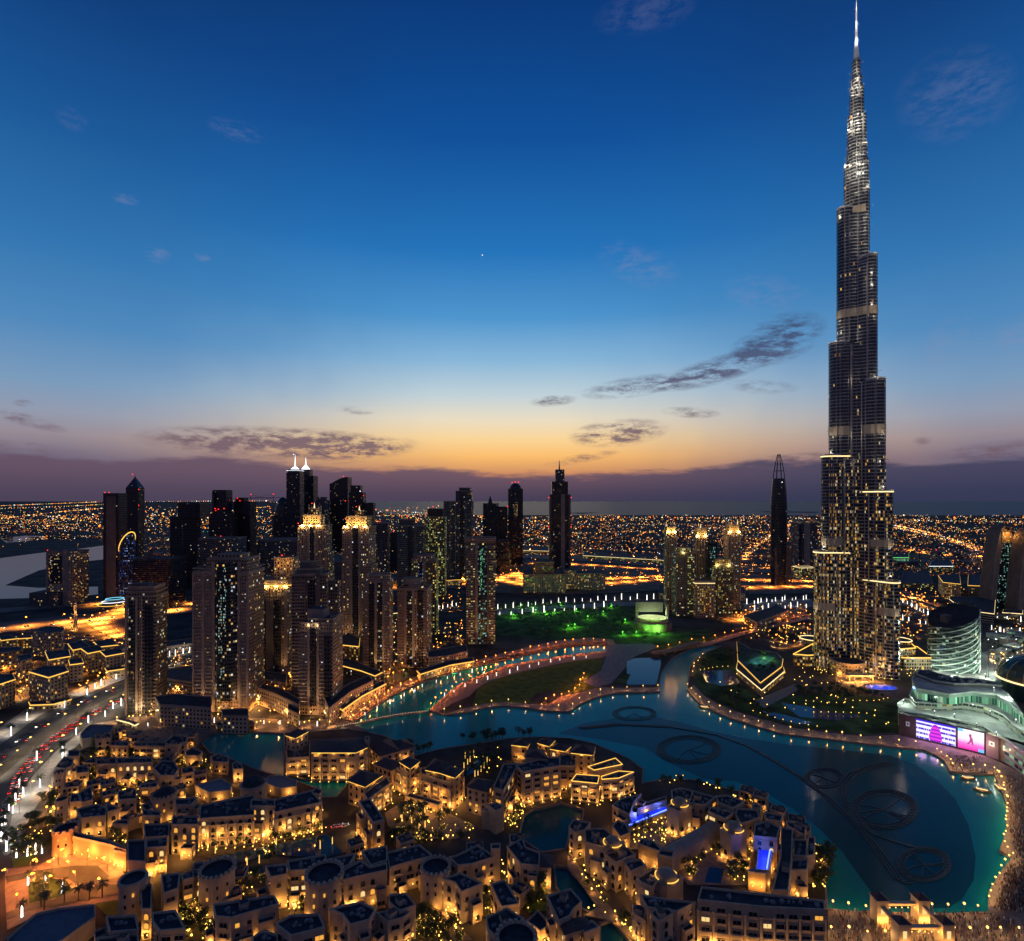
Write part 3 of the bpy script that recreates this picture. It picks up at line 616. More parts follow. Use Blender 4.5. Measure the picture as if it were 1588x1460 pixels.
# ---- downtown residences on the left and in the middle
tower('slim beige tower nearest the boulevard with stepped top and dark glass corner', 1108, [(191,239,926,F_resd),(195,236,912,F_resd)],
  [('pier',193,196,926,1108,M_conc),('pier',208,211,926,1108,M_conc),('pier',216,218,926,1108,M_conc),('bay',197,208,930,1106,F_bay),('bay',219,237,940,1106,F_dark,2.4),('balc',218,238,945,1095),('ledge',918,M_conc),('block',198,222,907,914,M_concd),('lamp',214,1098,5000,WARML,6)], .8, .12)
tower('broad twin-winged beige tower with a bowed glass middle streaked with white light', 1104, [(299,386,888,F_res),(318,381,868,F_res)],
  [('bay',334,368,872,1085,F_bay,5),('pier',299,302,888,1104,M_conc),('pier',313,318,886,1104,M_conc),('pier',329,334,872,1104,M_conc),('pier',369,373,872,1104,M_conc),('pier',382,386,888,1104,M_conc),('balc',302,313,892,1090),('balc',319,329,892,1090),('balc',374,382,892,1095),('ledge',882,M_conc),('ledge',890,M_cream),('block',330,369,860,870,F_low),('block',344,348,900,1060,F_streak,-21.6,3,'light_column'),('block',351,354,880,985,F_streak,-21.6,2.6,'light_column')], .62, 0)
tower('beige tower with a gold floodlit flat crown between two darker towers', 1052, [(384,447,910,F_res),(386,446,902,F_res),(420,450,868,F_low)],
  [('ledge',908,E_gold),('lamp',396,911,6500,(1,.62,.2),2),('lamp',412,911,6500,(1,.62,.2),2),('lamp',428,911,6500,(1,.62,.2),2),('lamp',442,911,6500,(1,.62,.2),2),('bay',399,412,930,1050,F_dark),('bay',424,436,930,1050,F_dark),('pier',385,388,912,1052,M_conc),('pier',396,399,918,1052,M_conc),('pier',412,424,932,1052,M_concd),('pier',440,446,912,1052,M_conc),('fins',401,440,912,925,9,M_cream),('lamp',430,875,3000,GOLDL,3),('lamp',444,872,3000,GOLDL,3),('beacon',435,862)], .7, 0)
tower('grey-brown tower with a dark glass slot and a rounded roof block', 1082, [(450,505,892,F_resd),(455,492,884,M_concd,'cham'),(457,487,873,M_concd,'round')],
  [('bay',474,487,900,1080,F_dark,.8),('pier',487,494,890,1082,M_concd),('balc',451,472,900,1075),('fins',452,472,893,1080,5,M_concd),('block',494,518,905,1080,F_resd,4)], .75, .1)
tower('front beige tower at the promenade corner with two dark glass slots and roof lamps', 1110, [(463,519,968,F_res),(476,519,962,F_res)],
  [('bay',481,492,975,1095,F_dark,1),('bay',503,518,985,1100,F_dark,2.5),('pier',478,482,966,1108,M_conc),('pier',493,497,966,1108,M_conc),('balc',464,478,975,1095),('balc',497,518,980,1095),('block',470,497,948,970,M_conc,3,14),('block',506,518,957,968,M_conc,3,10),('lamp',480,972,700,WARML,2),('lamp',493,972,700,WARML,2),('ledge',972,M_conc)], .8, -.08)
tower('tall stepped tower with a gold-lit crown left of its twin', 1000, [(458,508,858,F_res),(460,504,816,F_res),(466,494,800,F_gold),(473,490,790,F_gold)],
  [('pin',787,800,M_cream),('spire',480.5,780,792,1.2,E_goldw),('lamp',468,816,16000,(1,.62,.22),1.5),('lamp',480,816,16000,(1,.62,.22),1.5),('lamp',492,816,16000,(1,.62,.22),1.5),('bay',479,486,818,1000,F_dark,1),('pier',476,479,816,1000,M_conc),('pier',486,489,816,1000,M_conc),('fins',461,475,820,1000,4,M_conc),('fins',491,503,820,1000,4,M_conc),('beacon',481,781),('beacon',460,812)], .8, .06)
tower('tall stepped tower with a gold-lit crown right of its twin and red beacons', 1002, [(529,577,878,F_res),(531,574,818,F_res),(535,569,802,F_gold),(546,558,792,F_gold)],
  [('pin',800,818,M_cream),('spire',552,785,794,1.2,E_goldw),('lamp',537,818,16000,(1,.62,.22),1.5),('lamp',552,818,16000,(1,.62,.22),1.5),('lamp',567,818,16000,(1,.62,.22),1.5),('bay',547,557,818,1000,F_dark,1),('pier',544,547,816,1000,M_conc),('pier',557,560,816,1000,M_conc),('fins',532,543,820,1000,3,M_conc),('fins',561,573,820,1000,3,M_conc),('beacon',535,805),('beacon',552,786)], .8, -.05)
tower('beige tower with curved roof screen standing over the promenade bend', 1046, [(561,604,902,F_res),(566,602,894,F_res,'cham')],
  [('bay',571,580,905,1044,F_dark,1),('bay',584,592,905,1044,F_bay,1),('pier',580,584,900,1045,M_conc),('pier',592,595,900,1045,M_conc),('balc',562,571,905,1040),('balc',595,603,905,1040),('ledge',920,M_conc)], .8, .05)
tower('beige tower with a round drum on its roof beside the promenade', 1036, [(616,664,914,F_res),(618,654,908,F_res,'round'),(620,652,899,M_conc,'round')],
  [('bay',632,640,918,1034,F_bay,1),('bay',648,658,915,1034,F_dark,1.5),('pier',640,644,914,1035,M_conc),('pier',628,631,914,1035,M_conc),('balc',617,628,920,1030),('balc',657,663,920,1030),('ledge',922,M_conc)], .8, -.05)
tower('lit beige tower with flat curved roof standing behind the drum-roofed tower', 985, [(638,676,868,F_lit),(640,672,862,F_res,'cham')], [('bay',648,656,872,980,F_blue,1),('pier',656,660,868,985,M_conc),('ledge',872,M_conc)], .8)
tower('green-streaked glass tower with a flat beige roof at the end of the promenade', 1000, [(721,768,842,F_lit),(719,769,836,F_res)],
  [('bay',740,754,846,998,F_baygr,2.5),('block',744,747,850,912,F_streakg,-17.2,2,'light_column'),('block',741.5,744,893,970,F_streak,-17.2,2,'light_column'),('pier',736,740,842,1000,M_conc),('pier',754,757,842,1000,M_concd),('balc',722,735,848,990),('balc',758,767,848,990),('ledge',848,M_conc)], .75, .05)
# ---- middle distance
MD = [
 ('narrow grey tower right of the gold-crowned twin, lit windows in pairs',930,[(577,601,812,F_grey)],[('beacon',589,809),('fins',578,600,814,930,4,M_concd)]),
 ('grey banded tower with dark corner slots left of the yellow-lit tower',935,[(616,656,816,F_grey),(618,640,806,F_grey)],[('bay',633,640,818,930,F_dark),('beacon',631,801),('pier',642,646,816,935,M_concd)]),
 ('yellow-green lit tower with red beacons',925,[(661,690,802,F_lit),(663,686,790,F_purp)],[('beacon',665,804),('beacon',671,786),('beacon',664,838),('bay',672,680,805,925,F_lit)]),
 ('tall pale stone tower with a flared cap and a lower left shoulder',905,[(688,732,778,F_grey),(706,731,762,F_grey),(711,728,757,F_grey)],[('fins',690,731,780,905,6,M_conc),('bay',713,719,765,905,F_purp),('ledge',757,M_conc,710,729),('ledge',778,M_conc,688,706)]),
 ('dark tower with a pointed pyramid roof',878,[(749,773,781,F_dark),(756,764,768,F_dark,'pyr')],[('block',770,787,786,878,F_dark,4),('beacon',787,786)]),
 ('dark round-topped tower with red lights along its head',876,[(788,811,758,F_dark),(790,809,749,F_dark,'dome')],[('beacon',794,748.5),('beacon',799,747.5),('beacon',804,748),('bay',797,803,782,800,F_gold)]),
 ('tall dark tower stepping up to a slim open head and needle spire',882,[(853,885,767,F_purp),(856,881,747,F_purp),(862,876,728,F_grey)],[('pier',870,876,767,882,M_conc),('pier',852,855,767,882,M_concd),('pier',882,885,767,882,M_concd),('spire',868.5,712,730,1.6),('block',868,874,729,745,E_white,-9,2,'lit_panel'),('beacon',851,772),('beacon',874,772),('beacon',886,772),('beacon',851,817),('beacon',874,817),('beacon',886,817)]),
 ('left one of a pair of dark skyscrapers with white-lit pagoda spires',850,[(444,465,733,F_dark),(446,463,728,F_dark),(449,460,722,E_white,'pyr')],[('ledge',730,E_white),('spire',454.5,704,724,1.4,E_white),('beacon',454.5,705,E_white)]),
 ('right one of a pair of dark skyscrapers with white-lit pagoda spires',846,[(461,486,738,F_dark),(464,479,728,F_dark),(465,476,719,E_white,'pyr')],[('spire',470.5,708,721,1.4,E_white),('bay',462,472,745,840,F_bay),('block',465,475,742,770,F_dark,-4)]),
 ('dark half-round disc building beside the spired skyscrapers',848,[(422,447,800,F_dark),(422,447,771,F_dark,'dome')],[]),
 ('dark tower with a curved sail-like top rising to the right',858,[(511,539,750,F_purp),(511,539,740,F_purp,'slant',752,1)],[('beacon',532,739)]),
 ('brown tower with an open frame head and a lower right wing',862,[(541,563,764,F_purp),(543,558,753,F_purp)],[('block',558,578,780,862,F_purp,4),('ledge',754,M_concd,542,557),('beacon',558,762,E_white),('beacon',563,769),('beacon',535,777),('beacon',541,777)]),
 ('small dark tower between the spired pair and the sail-topped tower',862,[(487,507,776,F_grey),(491,503,771,F_grey)],[('fins',488,506,778,862,4,M_concd)]),
 ('slab tower with a blue-lit strip down its left edge',932,[(160,184,766,F_purp)],[('block',161,165,800,925,F_blue,-10,2,'led_column'),('beacon',161,764),('beacon',168,764),('beacon',171,802),('beacon',168,785),('pier',165,180,770,932,M_concd)]),
 ('pointed dark tower far left with a red light on its tip',862,[(195,214,757,F_purp),(195,214,739,F_purp,'pyr')],[('spire',204.5,736,741,1.0),('beacon',204.5,736),('beacon',214,759),('beacon',214,784)]),
 ('blue-lamped dark glass office block with a curved shoulder',912,[(256,275,803,F_dark),(273,307,781,F_dark)],[('ledge',782,E_blue,297,306),('beacon',272,781),('bay',276,304,790,860,F_dark),('block',268,306,850,912,F_dark,-12)]),
 ('dark tower with a square head above a wider red-lit shoulder',892,[(324,357,796,F_purp),(328,349,760,F_dark)],[('beacon',332,789),('beacon',337,790),('beacon',346,789),('beacon',333,792),('pier',329,332,762,796,M_steel)]),
 ('construction tower with red lights and yellow-lit floors',888,[(362,388,778,F_purp),(363,377,772,F_purp)],[('beacon',367,773),('beacon',371,777),('beacon',377,779),('block',360,368,800,888,F_lit,-8,5),('spire',389,774,800,.8)]),
 ('grey low-rise office block with red-lit roof edge',925,[(308,362,836,F_grey)],[('ledge',838,M_concd),('beacon',340,832),('beacon',352,838)]),
 ('dark office block crowded behind the left towers',945,[(205,262,868,F_dark)],[('block',215,222,858,868,M_concd)]),
 ('white-fronted office block behind the towers',915,[(398,462,838,F_grey)],[('ledge',840,M_conc)]),
 ('portal-shaped beige building with a dark glass middle by the creek',938,[(72,113,856,F_low)],[('bay',76,97,862,905,F_bay,1.5),('block',54,98,918,938,F_grey,-14),('pier',72,75,854,936,M_conc),('pier',98,106,852,938,M_conc),('ledge',856,M_conc),('beacon',71,854)]),
 ('slim gold-lit crowned tower of a pair near the round arena, left',946,[(1033,1050,826,F_res),(1034,1048,818,F_gold)],[('pin',814,826,M_cream),('lamp',1036,826,12000,(1,.62,.22),2),('lamp',1046,826,12000,(1,.62,.22),2),('fins',1034,1049,828,946,5,M_cream),('spire',1035,812,820,.8,E_goldw)]),
 ('slim gold-lit crowned tower between its two neighbours',944,[(1079,1097,832,F_res),(1081,1096,820,F_gold)],[('pin',818,832,M_cream),('lamp',1082,832,12000,(1,.62,.22),2),('lamp',1094,832,12000,(1,.62,.22),2),('fins',1080,1096,834,944,5,M_cream),('spire',1089,813,822,.8,E_goldw)]),
 ('slim gold-lit crowned tower at the right end of its cluster',946,[(1128,1149,826,F_res),(1131,1147,815,F_gold)],[('pin',812,826,M_cream),('lamp',1132,826,12000,(1,.62,.22),2),('lamp',1146,826,12000,(1,.62,.22),2),('fins',1129,1148,828,946,5,M_cream),('spire',1147,806,818,.8,E_goldw)]),
 ('dark grey-green tower with a ragged lit top in front of the slim crowned towers',956,[(1049,1079,858,F_resd),(1053,1072,851,F_lit)],[('pier',1062,1066,858,956,M_concd),('bay',1066,1078,862,955,F_lit),('lamp',1060,858,2500,(1,.85,.35),2)]),
 ('green-lit tower with a gold band round its head before the right crowned tower',952,[(1107,1136,878,F_lit),(1109,1134,868,F_gold)],[('fins',1108,1135,880,952,6,M_concd),('lamp',1112,878,3000,(1,.85,.3),2),('lamp',1130,878,3000,(1,.85,.3),2)]),
 ('dark green glass tower between the slim crowned towers',950,[(1098,1112,842,F_dark)],[('bay',1100,1110,846,950,F_baygr)]),
 ('low lit hotel base joining the slim crowned towers',958,[(1078,1108,902,F_low)],[('ledge',905,E_goldw),('bay',1082,1104,914,950,F_gold)]),
 ('plain beige tower with dark stripe just left of the supertall tower',882,[(1238,1267,812,F_grey),(1240,1266,808,F_low)],[('pier',1247,1256,812,882,M_conc),('bay',1239,1244,815,882,F_dark),('beacon',1251,813,E_goldw)]),
 ('low white-lit block at the foot of the striped beige tower',898,[(1240,1266,881,F_lit)],[('ledge',881,E_goldw)]),
 ('blocky beige hotel with rows of arches on the sand lot',920,[(812,878,892,F_low),(828,860,874,F_grey)],[('ledge',892,M_conc),('fins',814,877,893,912,12,M_cream),('lamp',830,886,3500,ORANGE,3),('lamp',866,884,3500,ORANGE,3),('block',878,895,888,918,F_low,6)]),
 ('smaller beige block with striped front beside the arched hotel',916,[(896,939,890,F_low)],[('fins',898,938,891,914,9,M_cream),('ledge',890,M_conc)]),
 ('grey parking block left of the hotel towers by the highway',905,[(440,520,868,F_grey)],[('ledge',868,M_concd)]),
 ('dark square office tower behind the grey tower pair',890,[(603,617,826,F_dark)],[('beacon',610,824)]),
 ('squat white office with lit ribbon windows beside the round-topped tower',884,[(762,792,858,F_lit)],[('ledge',858,M_conc)]),
 ('dark block with blue window at the foot of the pyramid-roofed tower',890,[(770,790,838,F_dark)],[('beacon',787,850,E_blue)]),
]
for r in MD: tower(r[0], r[1], r[2], r[3], .8, 0)
# ---- bullet tower with an open lattice point
def bullet():
    by, xl, xr, yt = 908, 1201, 1226, 704; Y = F*HC/(by-HZ); k = Y/F; hz = lambda py: HC-(py-HZ)*k; x = (1213.5-CX)*k; y = Y+18
    t = thing('skyscraper', 'dark bullet-shaped skyscraper with an open pointed lattice top', 'skyscraper', (x, y, 0))
    rr = lambda py: max(.3, 12.4*k*(1 if py > 800 else (1-((800-py)/100)**2.3*.98)**.85 if py > 700 else 0))
    prof = [(rr(py), hz(py)) for py in (908, 860, 830, 800, 785, 770, 755, 742)]
    mb = MB(); mb.lathe(x, y, prof, 20, 0, 1, .8); mb.cap([(x+prof[-1][0]*math.cos(2*PI*i/20), y+.8*prof[-1][0]*math.sin(2*PI*i/20)) for i in range(20)], prof[-1][1]); mb.build('shaft', [F_dark], t)
    for i in range(8):
        a = 2*PI*i/8; mb = MB(); pts = [(x+rr(py)*math.cos(a), y+.8*rr(py)*math.sin(a), hz(py)) for py in (742, 734, 726, 718, 711, yt)]; mb.path(pts, .9, 5); mb.build('lattice_rib', M_steel, t)
    for py in (730, 719):
        mb = MB(); mb.path([(x+rr(py)*math.cos(2*PI*i/16), y+.8*rr(py)*math.sin(2*PI*i/16), hz(py)) for i in range(16)], .6, 4, 0, True); mb.build('lattice_ring', M_steel, t)
    for s in (-1, 1):
        mb = MB(); mb.prism([(x+s*12*k, y-17*k*.8), (x+s*12.8*k, y-17*k*.8), (x+s*8*k, y-10*k*.8), (x+s*7*k, y-10*k*.8)], 0, hz(850)); mb.build('buttress', M_concd, t)
    mb = MB(); mb.octa((x, y-16, hz(748)), 1.4); mb.build('beacon', E_white, t)
bullet()
# ---- pair of lens-shaped towers on the right edge
def lens(label, by, xl, xr, yt, m):
    Y = F*HC/(by-HZ); k = Y/F; hz = lambda py: HC-(py-HZ)*k; x0, x1 = (xl-CX)*k, (xr-CX)*k; top = hz(yt); t = thing('skyscraper', label, 'skyscraper', ((x0+x1)/2, Y, 0))
    n = 14; prof = [(x0+(x1-x0)*i/n, top*(1-abs(2*i/n-1)**2.6)) for i in range(n+1)]; d = 26
    def shell(dx, y0, y1, mm, nm, thick=None):
        mb = MB()
        for (xa, za), (xb, zb) in zip(prof, prof[1:]):
            mb.face([(xa, y0, 0), (xb, y0, 0), (xb, y0, zb), (xa, y0, za)], 0, [(xa, 0), (xb, 0), (xb, zb), (xa, za)]); mb.face([(xb, y1, 0), (xa, y1, 0), (xa, y1, za), (xb, y1, zb)], 0, [(xb, 0), (xa, 0), (xa, za), (xb, zb)])
            mb.face([(xa, y0, za), (xb, y0, zb), (xb, y1, zb), (xa, y1, za)], 1)
        mb.build(nm, [mm, M_conc], t)
    shell(0, Y, Y+d, m, 'glass_body')
    for s in (0, 1):                                     # the bowed stone edge
        mb = MB(); pr = prof[:n//2+1] if s == 0 else prof[n//2:]; w = (x1-x0)*(.16 if s == 0 else .07)
        for (xa, za), (xb, zb) in zip(pr, pr[1:]):
            q = 1 if s == 0 else -1; A = [(xa, za), (xb, zb), (xb+q*w*.9, zb*.97), (xa+q*w, za*.95)]
            mb.face([(x, Y-2, z) for x, z in A] if s else [(x, Y-2, z) for x, z in reversed(A)], 0); mb.face([(xa, Y-2, za), (xb, Y-2, zb), (xb, Y+d+1, zb), (xa, Y+d+1, za)], 0)
        mb.build('bowed_edge', M_conc, t)
    mb = MB(); mb.box((x0+x1)/2, Y-3, top*.80, top*.93, (x1-x0)*.3, 1); o = mb.build('lit_head', F_gold, t)
    plight(o, (0, -12, top*.9), 9000, GOLDL, 2); return t
lens('lens-shaped green glass tower with bowed beige edges at the right edge', 944, 1536, 1582, 816, F_baygr)
lens('second lens-shaped tower cut off by the right edge of the photo', 950, 1578, 1626, 822, F_dark)

def slantoval():
    by = 934; Y = F*HC/(by-HZ); k = Y/F; hz = lambda py: HC-(py-HZ)*k; x = (191.5-CX)*k; r = 11.5*k; y = Y+r*.7; t = thing('skyscraper', 'blue-spangled oval tower with a slanted gold-rimmed roof', 'skyscraper', (x, y, 0)); n = 32; b = MB(); top = []
    for i in range(n):
        a0, a1 = 2*PI*i/n, 2*PI*(i+1)/n; f = lambda a: (x+r*math.cos(a), y+r*.7*math.sin(a)); h = lambda a: hz(843-15*math.cos(a)+9*math.sin(a))
        b.face([(*f(a0), 0), (*f(a1), 0), (*f(a1), h(a1)), (*f(a0), h(a0))], 0, [(a0*r, 0), (a1*r, 0), (a1*r, h(a1)), (a0*r, h(a0))], True); top.append((*f(a0), h(a0)))
    b.build('shaft', F_blue, t); b = MB(); b.face([(p_[0], p_[1], p_[2]-2) for p_ in top]); o = b.build('slanted_roof', M_cream, t); b = MB(); b.path(top, 1.1, 5, 0, True); b.build('light_strip', E_gold, o)
    plight(o, (0, -r*.2, hz(846)), 9000, GOLDL, 2)
slantoval()
# ================================================================ THE SUPERTALL TOWER
F_burj = facade('supertall_glass', (.235, .24, .26), (.020, .028, .042), 1.6, 4.0, .9, .70, .010, ((255,170,60),(255,204,104),(255,236,190)), .75, lowlit=.24, lowz=240, rough=.38, metal=.5, rib=(9.5, .1), cols=True)
M_alu = mat('aluminium_fins', (.42, .40, .38), .35, .8)
M_louv = mat('louvre_band', (.40, .34, .27), .5, .4)
BX, BY = (1328-CX)*F*HC/(1037-HZ)/F, F*HC/(1037-HZ)
def burj():
    t = thing('skyscraper', 'immensely tall stepped tower with needle spire rising over the lake', 'skyscraper', (BX, BY, 0))
    d = math.hypot(BX, BY); tx, ty = -BX/d, -BY/d
    def dirn(deg):
        a = math.radians(deg); return (tx*math.cos(a)-ty*math.sin(a), tx*math.sin(a)+ty*math.cos(a))
    L = [(142,55),(258,45.5),(394,36.5),(557,26.5),(606,16.2),(649,13.4),(712,7.2),(758,4.8)]
    Rr = [(111,52.5),(215,45),(346,37),(494,27.5),(575,18),(630,15.3),(681,12),(725,8),(745,4.2)]
    B = [(178,50),(300,41),(440,32),(530,23),(590,16)]
    def cap(w, reach, a, n=7):                           # a bar from the core out to a rounded nose
        wx, wy = w; px, py = -wy, wx; pts = [(BX-px*a, BY-py*a), (BX+px*a, BY+py*a)]
        pts = [(BX+px*-a-wx*2, BY+py*-a-wy*2)]
        for i in range(n+1):
            q = -PI/2+PI*i/n; pts.append((BX+wx*(reach+a*math.cos(q))+px*a*math.sin(q), BY+wy*(reach+a*math.cos(q))+py*a*math.sin(q)))
        pts.append((BX+px*a-wx*2, BY+py*a-wy*2)); return ccw(pts)
    for nm, tiers, ang in (('wing', L, -60), ('wing', Rr, 60), ('wing', B, 180)):
        w = dirn(ang); mb = MB(); strips = []; bands = []; lamps = []
        z0 = 0; tl = [x for x in tiers if x[1] > 12.5]
        for i, (zt, hw) in enumerate(tl):
            a = 10.5 if hw > 30 else (9.5 if hw > 20 else 8); reach = max(1.5, (hw-1.177*a)/1.02)
            nose = cap(w, reach, a*.82); mb.prism(nose, z0, zt, 0, 1)
            sh = cap(w, max(1, reach-7), a+1.6); mb.prism(sh, z0, zt-(9 if i % 2 else 5), 0, 1)
            sh2 = cap(w, max(.5, reach-17), a+4); mb.prism(sh2, z0, zt-3, 0, 1) if reach > 17 else None
            strips.append((nose, zt)); bands.append((nose, sh, zt))
            lamps.append((BX+w[0]*(reach+a*.6), BY+w[1]*(reach+a*.6), zt, reach, a)); z0 = zt-.02*i-.01
        o = mb.build(nm, [F_burj, M_roof], t)
        for i, (nose, zt) in enumerate(strips):
            s = MB(); s.ring(inset(nose, -.35), .4, zt-.1, zt+1.5); s.build('terrace_rail', M_alu, o)
            if zt < 300: s = MB(); s.ring(inset(nose, -.55), .3, zt-1.6, zt-.2); s.build('light_strip', E_goldw, o)
        for (x, y, z, rc, a) in lamps:                   # floodlights on each terrace wash the wall above
            s = MB(); s.box(x, y, z, z+.8, 1.4, 1.4); f = s.build('floodlight', M_steel, o)
            if ang != 180:
                pw = 4000 if z > 480 else 3000
                plight(f, (x-BX+w[0]*5, y-BY+w[1]*5, z+5), pw, (1, .86, .60), .6)
    # mechanical floors: paler louvre bands
    def band(z, h):
        s = MB()
        for tiers, ang in ((L, -60), (Rr, 60)):
            hw = next((q for zt, q in tiers if zt > z+h), None)
            if hw is None or hw < 15: continue
            a = 10.5 if hw > 30 else 9.5; reach = max(1.5, (hw-1.177*a)/1.02); w = dirn(ang)
            s = MB(); s.walls(inset(cap(w, reach, a*.82), -.3), z, z+h); s.walls(inset(cap(w, max(1, reach-7), a+1.6), -.3), z, z+h); o = s.build('louvre_band', M_louv, t)
            x, y = BX+w[0]*(reach+a+5)+ty*0, BY+w[1]*(reach+a+5); q = dirn(ang*.35)
            plight(o, (x-BX+q[0]*6, y-BY+q[1]*6, z-1), 2600, (1, .80, .5), .6)
    for z, h in ((72, 9), (150, 9), (282, 11), (424, 10), (548, 9)): band(z, h)
    # core and vertical fins in the notch
    mb = MB(); hexa = lambda r: [(BX+r*math.cos(PI/6*i*2+.5), BY+r*math.sin(PI/6*i*2+.5)) for i in range(6)]
    mb.prism(hexa(13), 0, 590, 0, 1); mb.build('core', [F_burj, M_roof], t)
    mb = MB(); z = 590
    for zt, r in ((622, 11.5), (655, 9.8), (690, 7.8), (716, 6.2), (738, 4.6)):
        mb.lathe(BX, BY, [(r, z), (r*.96, zt)], 16); mb.cap([(BX+r*math.cos(2*PI*i/16), BY+r*math.sin(2*PI*i/16)) for i in range(16)], zt-.05, 1); z = zt-.1
    up = mb.build('upper_core', [F_burj, M_roof], t)
    for zt, r in ((508, 27), (520, 27), (533, 26.5), (546, 26), (578, 20), (590, 19), (601, 18.5), (612, 17), (624, 16.5), (637, 16), (654, 14), (664, 13.5), (674, 13), (698, 10.5), (707, 10), (716, 9.5), (726, 8.5)):
        for q in ((30,) if zt < 560 else (-30, 0, 30)):     # floodlights on short outriggers wash the lit stretches
            w = dirn(q); s = MB(); s.tube((BX+w[0]*r*.7, BY+w[1]*r*.7, zt), (BX+w[0]*(r+5), BY+w[1]*(r+5), zt), .18, n=4); f = s.build('floodlight', M_steel, up)
            plight(f, (w[0]*(r+5.5), w[1]*(r+5.5), zt+.5), (4600 if zt not in (578, 590, 624, 637, 674, 726) else 2000)*(1 if r > 12 else .7), (1, .86, .62), .5)
    for (zt, ang, rr_) in ((398, -34, 38), (410, -34, 38), (438, 34, 36), (462, 34, 36), (476, 34, 36), (352, 34, 44), (250, 36, 54), (560, -30, 26), (285, 34, 52), (285, -34, 52)):
        w = dirn(ang); s = MB(); s.tube((BX+w[0]*(rr_-9), BY+w[1]*(rr_-9), zt), (BX+w[0]*rr_, BY+w[1]*rr_, zt), .2, n=4); f = s.build('floodlight', M_steel, t); plight(f, (w[0]*rr_, w[1]*rr_, zt+.6), 3600, (1, .84, .6), .6)
    for q in range(3):                                   # small nose drums that step off the upper core
        for zt, r, o_ in ((612, 5.5, 9), (668, 4.5, 6.5), (704, 3.2, 5)):
            w = dirn(q*120-60+(10 if zt > 650 else 0)); mb = MB(); mb.lathe(BX+w[0]*o_, BY+w[1]*o_, [(r, 560), (r, zt)], 12); mb.cap([(BX+w[0]*o_+r*math.cos(2*PI*i/12), BY+w[1]*o_+r*math.sin(2*PI*i/12)) for i in range(12)], zt, 1); mb.build('nose_drum', [F_burj, M_roof], up)
    mb = MB(); mb.lathe(BX, BY, [(3.3, 736), (2.5, 752), (1.7, 757), (1.4, 771), (.95, 775), (.8, 800), (.45, 803), (.3, 832)], 10)
    sp = mb.build('spire', mat('spire_steel', (.75, .74, .72), .4, .3), t)
    for zz in (760, 780, 800):
        for q in (-50, 50):
            w = dirn(q); s = MB(); s.box(BX+w[0]*2.8, BY+w[1]*2.8, zz-.5, zz, .5, .5); f = s.build('floodlight', M_steel, sp); plight(f, (w[0]*4.5, w[1]*4.5, zz+1), 2600, (1, .95, .85), .4)
    fx = []
    for ang in (-60, 60):
        w = dirn(ang); px, py = -w[1], w[0]
        for rc in (14, 22, 30, 38):
            top = max((zt for zt, hw in (L if ang < 0 else Rr) if (hw-12.4)/1.02-6 > rc), default=0)
            if top < 60: continue
            for sgn in ((1,) if ang < 0 else (-1,)):
                x, y = BX+w[0]*rc+px*sgn*13.2, BY+w[1]*rc+py*sgn*13.2
                s = MB(); s.box(x, y, 20, top-4, 1.1, 1.1, math.atan2(w[1], w[0])); s.build('vertical_fin', M_alu, t)
    # podium: three sweeping decks with lit edges and the gold-lit entrance pavilion
    pod = thing('podium_building', 'sweeping terraced podium with golden edge lights at the foot of the supertall tower', 'building', (BX, BY, 0))
    def deck(pts, z0, z1, m, strip=True, key='j', nm='podium_deck'):
        pl = ccw([W(x, y, z1) for x, y in C(key, *pts)]); b = MB(); b.prism(pl, z0, z1, 0, 1); o = b.build(nm, [m, M_roof], pod)
        if strip: s = MB(); s.ring(inset(pl, -.35), .6, z1-.3, z1+.9); s.build('light_strip', E_gold, o)
        return o
    F_pod = facade('podium_facade', (.34, .24, .14), (.03, .025, .02), 3, 4, .7, .6, .3, ((255,165,50),(255,200,90),(255,230,160)), .8)
    deck([(820,630),(600,630),(450,605),(290,585),(110,590),(-180,610),(-300,600),(-150,520),(300,490),(700,540)], 0, 14, F_pod)
    deck([(690,550),(560,560),(440,540),(290,520),(110,520),(-120,540),(-150,520),(0,480),(400,460),(640,500)], 14, 24, F_pod)
    for key, u, v, r in (('j', 555, 480, 13), ('i', 1240, 470, 13)):
        x, y = W(*C1(key, u, v), 28); b = MB(); b.lathe(x, y, [(r, 24), (r, 28)], 20); b.cap([(x+r*math.cos(2*PI*i/20), y+r*math.sin(2*PI*i/20)) for i in range(20)], 28, 1); o = b.build('roof_drum', [F_pod, M_roof], pod)
        s = MB(); s.path([(x+(r+.3)*math.cos(2*PI*i/20), y+(r+.3)*math.sin(2*PI*i/20), 28.2) for i in range(20)], .6, 5, 0, True); s.build('light_strip', E_goldw, o)
    ent = thing('entrance_pavilion', 'gold-lit glass entrance pavilion with a curved front below the supertall tower', 'pavilion', (*W(1326, 1052), 0))
    x, y = W(1326, 1052); rot = math.atan2(-x, -y)
    b = MB(); pts = [(x+16*math.cos(a), y+10+11*math.sin(a)) for a in [PI+PI*i/10 for i in range(11)]]+[(x+16, y+24), (x-16, y+24)]
    b.prism(pts, 0, 16, 0, 1); b.build('glass_drum', [F_gold, M_roof], ent); b = MB(); b.ring(inset(ccw(pts), -1.2), 1.5, 15.2, 16.6); b.build('roof_edge', M_cream, ent)
    b = MB(); b.box(x, y-8, 6, 6.8, 30, 9); b.build('canopy', M_cream, ent)
    for s_ in (-1, 1): b = MB(); b.box(x+s_*13, y-11, 0, 6, .9, .9); b.build('canopy_post', M_cream, ent)
    b = MB(); b.path([(x+3*math.cos(a)*1.0-.0, y-20+3*math.sin(a), .8) for a in [2*PI*i/12 for i in range(12)]], .5, 5, 0, True); b.build('fountain_basin', M_cream, ent)
